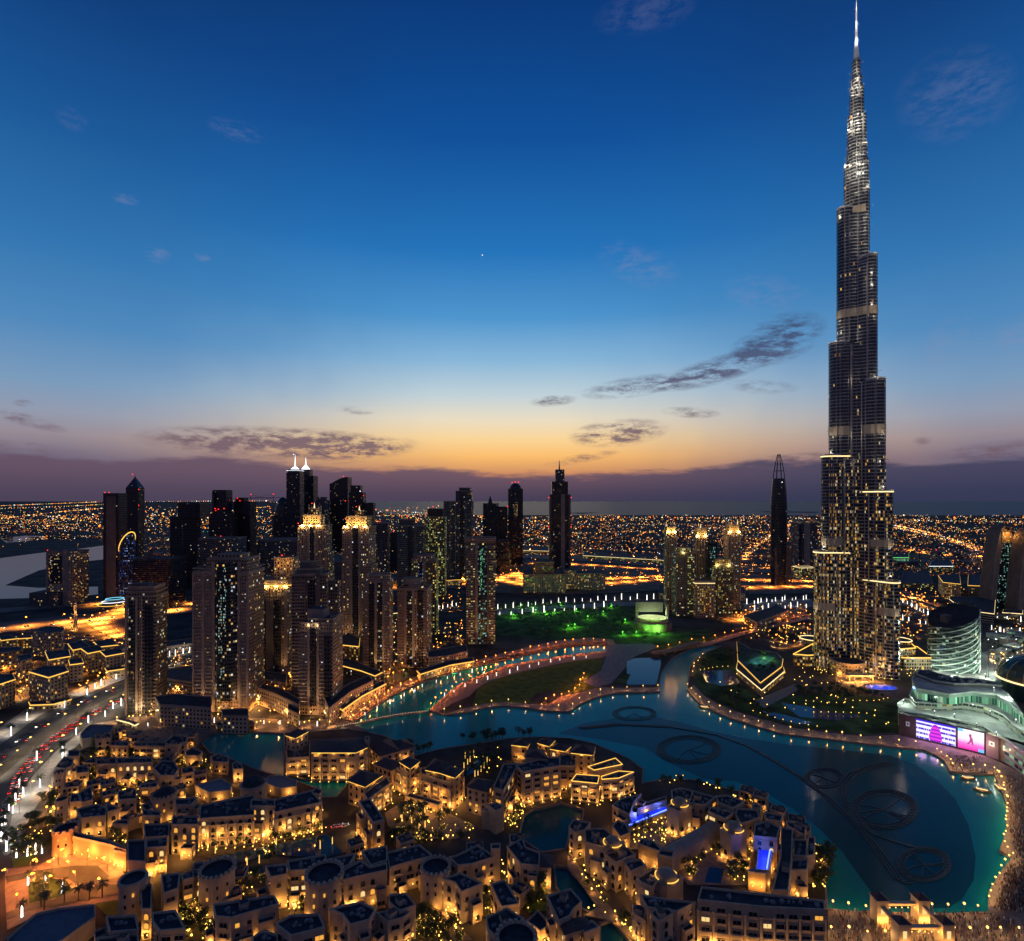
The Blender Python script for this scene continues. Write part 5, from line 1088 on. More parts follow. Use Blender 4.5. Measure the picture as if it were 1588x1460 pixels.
 ('long low house with a plain dark roof beside the canal lawn','G',((940,682),(852,495),(968,462),(1088,660)),12,0,dict(lamps=3)),
 ('house with many roof units beside the crenellated roof ring','G',((900,935),(832,872),(812,772),(980,692),(1120,778),(1195,935)),18,1,dict(lamps=4,power=700)),
 ('canal-side house with stepped dark roof and small white units','G',((1410,800),(1312,592),(1508,535),(1600,640),(1530,702),(1500,760)),14,1,dict(lamps=2)),
 ('hip-roofed canal house with white wall at the bottom edge','G',((1465,888),(1425,802),(1630,755),(1648,830)),12,1,dict(roof='hip')),
 ('blue-awninged roof terrace house beside the lower canal','H',((135,900),(120,840),(200,795),(265,850)),11,1,dict(roof='blue')),
 ('flat house with zigzag parapet left of the round canal tower','G',((152,320),(20,362),(0,235),(268,172),(378,262)),14,1,dict(lamps=4,power=600,kinds=(2,1))),
 ('dark flat house at the head of the lit palm garden','G',((102,720),(15,640),(22,582),(160,572),(238,668)),15,1,dict(lamps=1)),
 ('house with blue roof light beside the lit palm garden','G',((10,805),(-90,735),(90,700),(195,725),(130,772)),14,1,{}),
 ('lit stepped terrace building at the bottom right of the souk street','G',((1260,880),(1145,800),(1240,710),(1350,830)),7,2,dict(lamps=5,power=900)),
 # bottom-left (crops F, E)
 ('flat house behind the round tower with three bright openings','F',((770,412),(632,440),(592,345),(765,332)),16,1,dict(lamps=2)),
 ('bright loggia house left of the crenellated ring tower','F',((960,372),(790,388),(772,305),(1080,255),(1108,330)),16,1,dict(lamps=5,power=1100,kinds=(2,),lit=.7)),
 ('curved gold-lit house wrapped round the crenellated ring tower','F',((1052,542),(922,502),(960,450),(1200,432),(1340,452)),14,2,dict(lamps=7,power=900,kinds=(2,),lit=.3)),
 ('dark notched flat roof right of the crenellated ring tower','F',((1230,462),(1202,392),(1370,302),(1450,352),(1588,322),(1590,382),(1350,432)),16,1,dict(lamps=2)),
 ('flat roof block above the notched roof','F',((1185,380),(1105,292),(1330,242),(1282,332)),16,1,dict(win=False)),
 ('house with a pale cross-roof next to the flat roof block','F',((1452,342),(1382,222),(1588,182),(1588,300)),15,1,dict(win=False)),
 ('long flat-roofed house with white roof units and lit wall','F',((310,772),(182,762),(162,662),(660,588),(700,660)),15,1,dict(lamps=6,power=800)),
 ('dark flat house with grey roof box at the bottom edge','F',((800,922),(672,822),(798,752),(1030,742),(1080,850)),16,1,dict(lamps=2)),
 ('pale house with a slanting roof box and a lit bay','F',((1285,832),(1225,745),(1118,700),(1370,642),(1498,702),(1440,792)),17,1,dict(lamps=2)),
 ('dark terrace house between the round tower and the bottom edge','F',((690,1000),(485,1000),(482,932),(570,882),(690,912)),13,1,{}),
 ('dark flat house left of the great round tower','F',((100,425),(0,432),(0,322),(92,312)),15,1,dict(lamps=2)),
 ('white-walled house with a sunken dark roof court by the forecourt','E',((1195,312),(1050,302),(1045,135),(1192,128)),14,1,dict(win=False,units=False)),
 ('house with two gold-lit arches facing the palace drive','E',((1370,185),(1200,198),(1200,135),(1375,105)),14,2,dict(lamps=5,power=1000,kinds=(1,0),lit=.5)),
 ('bluish low roof behind the gold-arched house','E',((1385,100),(1190,112),(1180,0),(1390,0)),10,0,dict(win=False)),
 ('long curved fort wall glowing orange above the forecourt','E',((1035,215),(900,168),(598,102),(602,62),(900,138),(1035,190)),11,2,dict(lamps=8,power=420,win=False,units=False,name='fort_wall',cat='wall')),
 ('square gold-lit forecourt lodge at the right end of the fort wall','E',((1035,235),(935,215),(950,190),(1035,205)),10,2,dict(lamps=3,power=1100,win=False)),
 ('house with a lit palm terrace left of the great round tower','E',((1460,532),(1342,572),(1322,422),(1478,402)),16,1,dict(lamps=3)),
 ('narrow house with white roof units beside the forecourt round tower','E',((1240,702),(1162,702),(1152,502),(1248,492)),14,1,dict(units=True)),
 ('dark-roofed house with two white plant boxes at the bottom','E',((1520,862),(1312,882),(1252,802),(1252,732),(1440,712)),15,1,dict(lamps=2)),
 ('grey box-roofed house at the bottom left','E',((1140,872),(902,892),(870,765),(1110,752)),13,1,{}),
 ('low dark house at the bottom edge below the grey box roof','E',((1140,1000),(800,1000),(802,942),(1010,912),(1130,906)),12,1,dict(lamps=2)),
 ('pale villa roof room beside the great round tower','E',((1500,462),(1485,425),(1588,375),(1588,440)),16,1,dict(lamps=1)),
 ('low modern building with blue skylights below the forecourt palms','E',((520,953),(400,1000),(60,1000),(60,940),(290,742),(490,692),(780,662),(782,762)),8,1,dict(roof='blue',win=False,lamps=0,name='modern_pavilion',cat='building')),
]
for lb, key, pts, z, col, kw in OT:
    house(lb, C(key, *pts), z, col, **kw)
DR = [
 ('slim round minaret tower with brown rings beside the boulevard','A',(172,470),3.2,17,9,False,1,2,True),
 ('second slim round tower just below the first minaret','A',(188,690),3.2,16,0,False,1,1,True),
 ('broad round tower with low dome and white battlements in the souk','A',(1030,650),7.2,14,18,True,1,2,False),
 ('round drum tower with dark dome behind the arcaded palace','B',(175,560),8,16,0,True,1,1,False),
 ('crenellated round fort tower at the left end of the orange fort wall','E',(540,30),6.2,13,12,False,2,3,False),
 ('great plain round tower right of the forecourt road','E',(1092,440),6,19,0,False,1,0,False),
 ('great round tower with pointed battlements beside the long pool','F',(195,365),8.2,18,22,False,1,0,False),
 ('crenellated ring tower rising from the curved gold-lit house','F',(1075,400),9,19,20,False,1,0,False),
 ('round canal tower with battlements over the lit souk street','G',(400,345),7.4,17,18,False,1,1,False),
 ('crenellated roof ring at the bottom edge','G',(1062,925),8.5,20,20,False,1,0,False),
]
for lb, key, p, r, z, cr, dm, col, lit, slim in DR: drum(lb, C1(key, *p), r, z, cr, dm, col, lit, slim=slim)
# ---- domed cubes on the island
def domecube(label, key, quad, c, z, r, base=0):
    poly = ccw([W(*p, z) for p in C(key, *quad)]); x, y = W(*C1(key, *c), z+1); t = thing('domed_house', label, 'house', (x, y, 0))
    b = MB(); b.walls(poly, base, z); b.build('wall', M_st[1], t)
    b = MB(); b.cap(inset(poly, .4), z-.02); b.build('roof', M_flat, t); b = MB(); b.ring(inset(poly, -.12), .6, z-.4, z+1.1); b.build('parapet', M_trim, t)
    b = MB(); b.lathe(x, y, [(r*1.1, z), (r*1.1, z+1.4), (r*.95, z+1.5)]+[(r*.95*math.cos(a), z+1.5+r*.72*math.sin(a)) for a in (.25, .5, .8, 1.1, 1.35)]+[(0, z+1.5+r*.72)], 24); d = b.build('dome', M_st[0], t)
    for q in range(3):
        s = MB(); a0 = q*2*PI/3+.3; s.path([(x+(r*1.12)*math.cos(a0+.16*i), y+(r*1.12)*math.sin(a0+.16*i), z+1.7) for i in range(9)], .28, 5); s.build('light_strip', E_gold, d)
        plight(d, ((r*1.5)*math.cos(a0+.6), (r*1.5)*math.sin(a0+.6), z+1.6), 90, GOLDL, .3)
    add_windows(t, poly, z, (x, y, 0), .2, st=z-2.5, gap=6, kinds=(1,), z0=3)
    for i in range(len(poly)):
        a, c_ = Vector(poly[i]), Vector(poly[(i+1) % len(poly)]); e = c_-a; nr = Vector((e.y, -e.x)).normalized()
        if nr.dot(-((a+c_)/2).normalized()) > .1:
            for f in (.25, .75): p = a+e*f+nr*1.2; s = MB(); s.octa((p.x, p.y, .8), .3); o = s.build('floor_lamp', E_glob, t); plight(o, (p.x-x, p.y-y, 1.4), 480, GOLDL, .3)
domecube('domed cube house beside the blue-lit pool', 'D', ((345,335),(440,292),(532,332),(432,378)), (440,312), 15, 4.6)
domecube('domed cube house in the centre of the island garden', 'D', ((732,502),(830,452),(925,520),(812,552)), (830,492), 15, 4.8)
domecube('domed cube house nearest the south range of the island', 'D', ((240,852),(330,802),(465,852),(350,912)), (346,842), 18, 5.0)
domecube('small dome on the long canal house', 'H', ((290,150),(370,105),(470,150),(390,195)), (370,148), 17.5, 4.4, 14)
def vault(label, p0, p1, w, z):
    a, b_ = Vector(W(*p0, z)), Vector(W(*p1, z)); e = (b_-a); L = e.length; e.normalize(); n = Vector((-e.y, e.x)); t = thing('vaulted_gallery', label, 'gallery', (*((a+b_)/2), 0))
    m = MB(); K = 10; prof = [(w/2*math.cos(PI*i/K), z-w*.3+w*.42*math.sin(PI*i/K)) for i in range(K+1)]
    for (s0, z0), (s1, z1) in zip(prof, prof[1:]): m.face([(*(a+n*s0), z0), (*(b_+n*s0), z0), (*(b_+n*s1), z1), (*(a+n*s1), z1)], sm=True)
    m.build('vault', M_st[0], t); m = MB(); zz = z-w*.3
    m.walls(ccw([tuple(a+n*w/2), tuple(b_+n*w/2), tuple(b_-n*w/2), tuple(a-n*w/2)]), 0, zz); m.build('wall', M_st[0], t)
    for q, o in ((a, -1), (b_, 1)):
        m = MB(); m.face([(*(q+n*s), zz_) for s, zz_ in prof]); m.build('end_gable', M_st[0], t)
vault('long barrel-vaulted gallery crossing the island court', C1('D', 340, 660), C1('D', 690, 455), 9, 11)
house('walled court with two box turrets at the foot of the vaulted gallery', C('D', (395,705),(140,610),(160,570),(250,590),(300,640),(400,650)), 11, 0, win=False, lamps=3, power=500)
house('box turret at the right end of the walled court', C('D', (385,712),(280,690),(300,650),(402,665)), 14, 0, win=False, units=False)
# blue-lit pools
def bluepool(label, key, quad, zz=.8):
    pl = ccw([W(*p, zz) for p in C(key, *quad)]); cx = sum(p[0] for p in pl)/4; cy = sum(p[1] for p in pl)/4; t = thing('lit_pool', label, 'pool', (cx, cy, 0))
    b = MB(); b.ring(inset(pl, -.6), .6, 0, zz+.2); b.build('pool_rim', M_trim, t); b = MB(); b.cap(pl, zz); b.build('pool_water', emis('blue_lit_water', S(20,40,255), .9), t)
    a, c = Vector(pl[0]), Vector(pl[2]); s = MB(); e = [Vector(p) for p in pl]; i = max(range(4), key=lambda k: (e[(k+1) % 4]-e[k]).length)
    for f, r in ((.12, .35),): p, q = e[i]+(e[i-1]-e[i])*f, e[(i+1) % 4]+(e[(i+2) % 4]-e[(i+1) % 4])*f; s.tube((*p, zz+.5), (*q, zz+.5), r, n=5)
    s.build('blue_light_bar', emis('bright_blue_bar', S(110,140,255), 2.5), t)
    for f in (.15, .5, .85):
        p = e[i]+(e[(i+1) % 4]-e[i])*f+(e[i-1]-e[i])*.5; o = plight(t, (p.x-cx, p.y-cy, zz+2.7), 1800, (.08, .14, 1), .6)
bluepool('long blue-lit water channel beside the domed cube house', 'D', ((60,420),(345,330),(350,362),(75,478)), 4)
bluepool('blue-lit cascade pool below the gable-fronted hall', 'D', ((1000,785),(1020,600),(1112,605),(1080,790)), 10.5)
house('low blue-washed wall house behind the long blue water channel', C('D', (20,395),(10,370),(340,265),(345,290)), 6, 1, win=False, units=False)

# ---- small infill houses squeezed into the gaps of the quarter
def mk_infill(k):
    q = random.Random(k+80); w, d, h = q.uniform(7, 12), q.uniform(6, 9), q.uniform(6, 10.5); t = thing('house', 'small plain flat-roofed house squeezed between the larger houses', 'house', group='small infill houses'); m = M_st[k % 4]
    pl = [(-w/2, -d/2), (w/2, -d/2), (w/2, d/2), (-w/2, d/2)]; b = MB(); b.walls(pl, 0, h); b.build('wall', m, t); b = MB(); b.cap(pl, h-.02); b.build('roof', M_flat if k % 3 else M_hip, t); b = MB(); b.ring(inset(pl, -.1), .45, h-.3, h+.9); b.build('parapet', M_trim, t)
    b = MB(); b.box(w*.2, d*.1, h, h+2.4, 3, 2.6, 0, 0, 1); b.build('roof_room', [m, M_flat], t); b = MB(); b.box(-w*.22, 0, h, h+1.1, 1.5, 1.2); b.build('roof_unit', M_ac, t)
    b = MB(); b.prism([(-w*.45, -d/2-.02), (-w*.45, -d/2-2.4), (-w*.05, -d/2-2.4), (-w*.05, -d/2-.02)], 0, h*.5); b.build('terrace_wing', m, t)
    for f in range(2):
        for j in range(3):
            o = bpy.data.objects.new('window', WIN[0 if q.random() > .25 else 1][q.choice((0, 1, 0))]); COL.objects.link(o); o.parent = t; o.location = (w*(.3-.28*j), -d/2-(2.4 if j == 2 and f == 0 else 0), .9+f*h*.48); o.rotation_euler = (0, 0, PI)
    b = MB(); b.octa((w*.35, -d/2-.6, 2.8), .3); o = b.build('wall_lamp', E_glob, t); plight(o, (w*.35, -d/2-1.1, 3), 520, GOLDL, .35)
    return Kind(t), max(w, d)
KIN = [mk_infill(k) for k in range(6)]
zone = [([(95,1200),(110,1160),(150,1140),(290,1150),(330,1170),(300,1260),(200,1290),(100,1270)],22), ([(190,1460),(190,1380),(300,1350),(440,1330),(580,1310),(760,1290),(840,1330),(870,1370),(930,1420),(960,1470)],26), ([(1130,1222),(1240,1290),(1275,1330),(1275,1390),(1200,1300)],10)]
avoid = [[(x, y) for x, y in P_] for P_ in (C('F',(100,250),(1100,60),(1400,140),(1250,250),(640,290),(560,440),(300,440)), C('l',(860,540),(1000,450),(1420,600),(1420,720),(900,760)), C('D',(60,430),(350,330),(570,480),(300,640),(60,560)), C('D',(420,800),(720,520),(1120,600),(1110,830),(930,920),(480,900)), C('G',(280,660),(430,620),(700,930),(560,1000),(250,900)), C('H',(-20,230),(60,240),(440,760),(680,960),(500,960),(300,780),(100,740),(100,560)), C('G',(1040,480),(1320,460),(1320,720),(1150,730)), inner_px, canal_px, lagoon_px, canal2_px, [(806,1300),(880,1310),(960,1440),(900,1430)])]
got = []
for poly, n in zone:
    for x, y in scatter(poly, n*3):
        if any(inpoly(x, y, a) for a in avoid): continue
        X, Y = W(x, y); k, s = R.choice(KIN); near = min(FOOT, key=lambda p_: (p_[0][0]-X)**2+(p_[0][1]-Y)**2)
        a, c = Vector(near[0]), Vector(near[1]); rz = math.atan2((c-a).y, (c-a).x); rz = (rz+PI/4) % (PI/2)-PI/4; h = s*.5
        pts = [(X+dx*h, Y+dy*h) for dx in (-1, 0, 1) for dy in (-1.15, 0, 1)]
        if any(inpoly(px_, py_, f) for px_, py_ in pts for f in FOOT) or any((X-gx)**2+(Y-gy)**2 < (s+3)**2*.8 for gx, gy in got): continue
        if any(inpoly(fx, fy, [pts[0], pts[2], pts[8], pts[6]]) for f in FOOT for fx, fy in f): continue
        if any(inpoly(px_, py_, h_) for px_, py_ in pts for h_ in holes): continue
        if len(got) > 150: break
        got.append((X, Y)); k.put(X, Y, 0, rz)
print('infill', len(got))
# ================================================================ MALL, SCREENS, SWIRL BUILDING, BRIDGES, ARENA, LEFT DISTRICT
F_mall = facade('mall_ribbon_facade', (.30, .31, .27), (.03, .05, .04), 5, 5, .9, .5, .5, ((255,214,120),(205,255,190),(150,240,190)), .55)
F_mallg = facade('green_lit_mall_glass', (.20, .30, .24), (.03, .10, .07), 2.2, 10, .85, .7, .7, ((120,235,170),(170,255,200),(220,255,210)), .6)
M_mallroof = mat('pale_roof_deck', (.34, .36, .33), .8, vary=.25, vscale=.1)
M_wall_dk = mat('dark_brown_panel', (.07, .055, .05), .6, vary=.1)
M_tan = mat('tan_stone_panel', (.32, .25, .19), .8, vary=.1)
COOL = (.80, 1, .80)
mall = thing('shopping_mall', 'curving terraced shopping mall lit green and white on the right lakeshore', 'mall', (*W(1500, 1110), 0))
def slab(par, nm, px, z0, z1, m, top=M_mallroof, rim=True):
    pl = ccw([W(x, y, z1) for x, y in px]); b = MB(); b.prism(pl, z0, z1, 0, 1); o = b.build(nm, [m, top], par)
    if rim: b = MB(); b.ring(inset(pl, -.5), 1.2, z1-.5, z1+.9); b.build('curved_parapet', M_mallroof, o)
    return o
slab(mall, 'lower_terrace', C('j', (560,1065),(545,1000),(600,960),(720,990),(900,1010),(1080,1000),(1200,1020),(1330,1075),(1420,1140),(1500,1230),(1640,1330),(1640,1440),(1500,1340),(1330,1240),(1240,1180),(950,1125),(700,1085)), 0, 18, F_mall)
slab(mall, 'middle_terrace', C('j', (690,985),(640,930),(670,860),(800,890),(960,930),(1150,900),(1300,915),(1450,980),(1560,1100),(1640,1200),(1640,1290),(1500,1190),(1400,1090),(1240,1020),(1080,990),(860,1000)), 18, 24, F_mall)
slab(mall, 'upper_terrace', C('j', (700,880),(660,800),(700,750),(830,820),(1000,845),(1160,825),(1320,850),(1430,920),(1500,1010),(1560,1090),(1460,1000),(1340,930),(1150,905),(960,925)), 24, 33, F_mallg)
slab(mall, 'roof_plant_deck', C('j', (690,760),(720,725),(830,745),(980,790),(1160,800),(1330,830),(1380,855),(1200,840),(1000,840),(830,815)), 33, 35, M_concd, M_roof)
for x, y in scatter(C('j', (720,745),(850,760),(1150,805),(1300,835),(1000,832)), 18): 
    X, Y = W(x, y, 35); b = MB(); s = R.uniform(2, 4.5); b.box(X, Y, 35, 35+R.uniform(1, 2.4), s, s*.7, R.uniform(0, 1)); b.build('roof_unit', M_ac, mall)
mx, my = W(1500, 1110)
for u, v, z, pw in ((590,970,22,9000),(740,880,30,8000),(900,905,28,8000),(1060,900,28,8000),(1320,870,40,9000),(1150,1010,28,8000),(1000,1085,22,5000),(1290,1060,26,9000),(1420,950,34,12000),(840,1060,22,4000),(1180,1160,21,4000),(1340,1230,21,4000),(1500,1130,30,9000),(1340,420,16,12000),(1420,560,16,15000),(1500,480,16,14000),(1545,640,16,15000),(1400,690,16,14000),(1310,540,14,9000),(1580,560,18,15000)):
    x, y = W(*C1('j', u, v), z); b = MB(); b.box(x, y, z-3, z, .4, .4); b.octa((x, y, z+.3), .55, 1); o = b.build('deck_lamp', [M_steel, E_white], mall); plight(o, (x-mx, y-my, z+.8), pw, COOL, .6)
# dark glazed dome behind
def domeb():
    x, y = W(1612, 1082); t = thing('glass_dome', 'dark green glass dome at the right edge behind the mall', 'dome', (x, y, 0)); r = 34
    b = MB(); b.lathe(x, y, [(r, 0), (r, 18)]+[(r*math.cos(a), 18+r*.75*math.sin(a)) for a in (.2, .45, .7, .95, 1.2, 1.4)]+[(0, 18+r*.75)], 28); b.build('dome_shell', mat('green_glass', (.02, .06, .05), .15), t)
    for i in range(14):
        a = 2*PI*i/14; b = MB(); b.path([(x+(r+.2)*math.cos(q)*math.cos(a), y+(r+.2)*math.cos(q)*math.sin(a), 18+(r*.75+.2)*math.sin(q)) for q in (0, .3, .6, .9, 1.2, 1.5)], .4, 4); b.build('rib', M_cream, t)
    b = MB(); b.ring(ccw([(x+(r+1)*math.cos(2*PI*i/28), y+(r+1)*math.sin(2*PI*i/28)) for i in range(28)]), 1, 17, 18.5); b.build('light_strip', E_goldw, t)
domeb()
# promenade wall with the two screens
def screens():
    A, B_ = Vector(W(1393.5, 1139)), Vector(W(1528, 1171.5)); e = (B_-A); L = e.length; e.normalize(); n = Vector((e.y, -e.x)); h = 18.5
    c = (A+B_)/2; t = thing('screen_wall', 'dark promenade wall carrying two big glowing advertising screens', 'wall', (*c, 0))
    b = MB(); b.prism([tuple(A), tuple(B_), tuple(B_-n*5), tuple(A-n*5)], 0, h, 0); b.build('wall', M_wall_dk, t)
    def panel(f0, f1, z0, z1, m, nm, off=.4, par=t):
        p, q = A+e*L*f0+n*off, A+e*L*f1+n*off; b = MB(); w = (q-p).length
        b.face([(*p, z0), (*q, z0), (*q, z1), (*p, z1)], 0, [(0, 0), (1, 0), (1, 1), (0, 1)])
        for s0, s1 in (((*p, z0), (*q, z0)), ((*q, z0), (*q, z1)), ((*q, z1), (*p, z1)), ((*p, z1), (*p, z0))): b.tube(s0, s1, .16, n=4, m=1)
        return b.build(nm, [m, M_steel], par)
    def screen_mat(name, kind):
        m = bpy.data.materials.new(name); m.use_nodes = True; N = NT(m.node_tree); uv = N.n('ShaderNodeUVMap'); sp = N.n('ShaderNodeSeparateXYZ'); N.put(sp.inputs[0], uv.outputs[0]); u, v = sp.outputs[0], sp.outputs[1]
        if kind == 0:                                    # white and violet rows round a magenta figure
            rows = N.m('LESS_THAN', N.m('FRACT', N.m('MULTIPLY', v, 4.2)), .42); nz = N.noise(N.comb(N.m('MULTIPLY', u, 30), N.m('MULTIPLY', N.m('FLOOR', N.m('MULTIPLY', v, 4.2)), 3), 0), 1, 2)
            txt = N.m('MULTIPLY', rows, N.m('GREATER_THAN', nz, .44)); c = N.mix(txt, S(236,228,255), S(70,50,190)); c = N.mix(N.m('GREATER_THAN', v, .90), c, S(60,40,200))
            d = N.m('ADD', N.m('POWER', N.m('DIVIDE', N.m('SUBTRACT', u, .5), N.m('ADD', .13, N.m('MULTIPLY', N.m('SUBTRACT', .5, v), .12))), 2), N.m('POWER', N.m('DIVIDE', N.m('SUBTRACT', v, .42), .46), 4)); fig = N.m('LESS_THAN', d, 1)
            bands = N.m('GREATER_THAN', N.m('SINE', N.m('MULTIPLY', v, 34)), .2); c = N.mix(fig, c, N.mix(bands, S(222,60,220), S(150,40,190)))
        else:                                            # white sky over pink ground
            c = N.ramp(v, [(0, S(235,40,170)), (.3, S(250,120,210)), (.5, S(255,225,245)), (1, S(250,245,255))]); c = N.mix(N.m('MULTIPLY', N.m('LESS_THAN', u, .2), N.m('GREATER_THAN', v, .84)), c, S(120,200,240)); c = N.mix(N.m('MULTIPLY', N.m('GREATER_THAN', u, .78), N.m('LESS_THAN', v, .16)), c, S(120,190,250))
        em = N.n('ShaderNodeEmission'); N.put(em.inputs[0], c); em.inputs[1].default_value = 1.25; o = N.n('ShaderNodeOutputMaterial'); N.put(o.inputs[0], em.outputs[0]); m.cycles.emission_sampling = 'AUTO'; return m
    panel(.215, .68, 1.2, 17.6, screen_mat('left_screen_image', 0), 'screen'); s2 = panel(.70, .99, 1.2, 17.6, screen_mat('right_screen_image', 1), 'screen')
    b = MB(); P = lambda f, z: (*(A+e*L*(.70+.29*f)+n*.5), 1.2+16.4*z)   # the dark pink walking figure
    sh = [(.36,.30),(.44,.42),(.47,.60),(.44,.66),(.43,.74),(.46,.80),(.51,.80),(.53,.73),(.52,.67),(.57,.60),(.58,.46),(.60,.28),(.54,.30),(.52,.42),(.48,.38),(.40,.26)]
    for tri in tessellate_polygon([[Vector((x, y, 0)) for x, y in sh]]): b.face([P(*q) for q in ccw([sh[k] for k in tri])])
    b.build('pictured_figure', emis('magenta_figure', S(176,30,120), .9), s2)
    for f, z in ((.11, 11),): 
        o = panel(f-.02, f+.03, z-2, z+2, emis('wall_emblem_glow', S(190,180,200), .5), 'wall_emblem', .45); p = panel(f-.003, f+.013, z-.7, z+.7, M_wall_dk, 'emblem_core', .5, o)
    for f in (.3, .45, .6, .8, .92):
        p = A+e*L*f+n*5-c; plight(t, (p.x, p.y, 9), 2600, (.80, .42, 1) if f < .7 else (1, .5, .85), 3)
    # the wall goes on to the right with square shop emblems
    A2, B2 = Vector(W(1529, 1172)), Vector(W(1640, 1212)); e2 = B2-A2; L2 = e2.length; e2.normalize(); n2 = Vector((e2.y, -e2.x)); c2 = (A2+B2)/2
    t2 = thing('shop_wall', 'tan shop wall with glowing square emblems right of the advertising screens', 'wall', (*c2, 0))
    b = MB(); b.prism([tuple(A2), tuple(B2), tuple(B2-n2*6), tuple(A2-n2*6)], 0, 18, 0); b.build('wall', M_tan, t2)
    for f in (.09, .3, .56):
        p = A2+e2*L2*f+n2*.3; b = MB()
        for s, z in ((1.9, 0), (.7, 1)):
            q0, q1 = p-e2*s+n2*.05*z, p+e2*s+n2*.05*z; b.face([(*q0, 11-s), (*q1, 11-s), (*q1, 11+s), (*q0, 11+s)], z)
        o = b.build('square_emblem', [emis('emblem_glow', S(250,235,210), 1.2), M_wall_dk], t2); plight(o, (p.x-c2.x+n2.x*2.5, p.y-c2.y+n2.y*2.5, 11), 500, WARML, .5)
    for f in (.2, .45, .7): 
        b = MB(); p = A2+e2*L2*f; b.box(p.x+n2.x*.3, p.y+n2.y*.3, 0, 17, .8, 1.0, math.atan2(e2.y, e2.x)); b.build('wall_rib', M_concd, t2)
screens()
# swirl building: an oval drum with a sloped rim and spiral fins
def swirl():
    x0, y0 = W(1500, 1047); rx, ry = 27, 21; t = thing('spiral_building', 'oval building wrapped in slanting pale fins with a sloping dark roof', 'building', (x0, y0+ry, 0)); cy = y0+ry
    top = lambda a: 66+13*math.cos(a-.5); n = 48; M = mat('dark_green_glazing', (.05, .08, .07), .25)
    b = MB(); rim = []
    for i in range(n):
        a0, a1 = 2*PI*i/n, 2*PI*(i+1)/n; p0, p1 = (x0+rx*math.cos(a0), cy+ry*math.sin(a0)), (x0+rx*math.cos(a1), cy+ry*math.sin(a1)); rim.append((*p0, top(a0)-3))
        b.face([(*p0, 0), (*p1, 0), (*p1, top(a1)), (*p0, top(a0))], 0, [(a0*24, 0), (a1*24, 0), (a1*24, top(a1)), (a0*24, top(a0))], True)
    b.build('glazed_drum', F_mallg if 0 else facade('swirl_glazing', (.10, .13, .12), (.03, .05, .045), 3, 4, .9, .6, .10, ((255,230,150),(210,255,210),(190,255,220)), .8), t)
    b = MB(); b.face(rim); b.build('roof', M_roof, t)
    b = MB(); b.box(x0-8, cy, 56, 66, 10, 8, .4); b.build('roof_block', M_concd, t)
    Mf = mat('pale_fin', (.62, .68, .60), .5)
    for k in range(17):
        pts = []; a = -.1-.0; z = -34+k*6.4
        for i in range(45):
            a = 3.0+i*3.6/44; zz = z+i*1.05-9*math.sin(i*.071)
            if 1 < zz < top(a)+.5: pts.append((x0+(rx+.5)*math.cos(a), cy+(ry+.5)*math.sin(a), zz))
        if len(pts) > 2: b = MB(); b.path(pts, .62, 4); b.build('slanting_fin', Mf, t)
    for a, z, pw in ((3.6, 8, 16000), (4.2, 6, 20000), (4.9, 6, 20000), (5.6, 8, 24000), (5.9, 40, 14000), (5.0, 45, 9000)):
        x, y = (rx+16)*math.cos(a), (ry+16)*math.sin(a); b = MB(); b.box(x0+x, cy+y, 0, z, .5, .5); b.octa((x0+x, cy+y, z), .6, 1); o = b.build('floodlight_mast', [M_steel, E_white], t); plight(o, (x, y, z+1.2), pw, COOL, .8)
swirl()
def slabhouse(label, px, z, m, rim=None, name='low_building', lampsp=(), cat='building', pw=3000, colr=GOLDL, z0=0, edge=M_conc):
    pl = ccw([W(x, y, z) for x, y in px]); cx = sum(p[0] for p in pl)/len(pl); cy = sum(p[1] for p in pl)/len(pl); t = thing(name, label, cat, (cx, cy, 0))
    b = MB(); b.walls(pl, z0, z); b.build('wall', m, t); b = MB(); b.cap(pl, z-.02); b.build('roof', M_flat, t); b = MB(); b.ring(inset(pl, -.3), .7, z-.5, z+1); b.build('parapet', edge, t)
    if rim: b = MB(); b.ring(inset(pl, -.6), .3, z-.4, z+.5); b.build('light_strip', rim, t)
    for x, y in lampsp:
        X, Y = W(x, y); b = MB(); b.box(X, Y, 0, 3, .3, .3); b.octa((X, Y, 3.2), .5, 1); o = b.build('forecourt_lamp', [M_steel, E_glob], t); plight(o, (X-cx, Y-cy, 3.8), pw, colr, .5)
    return t
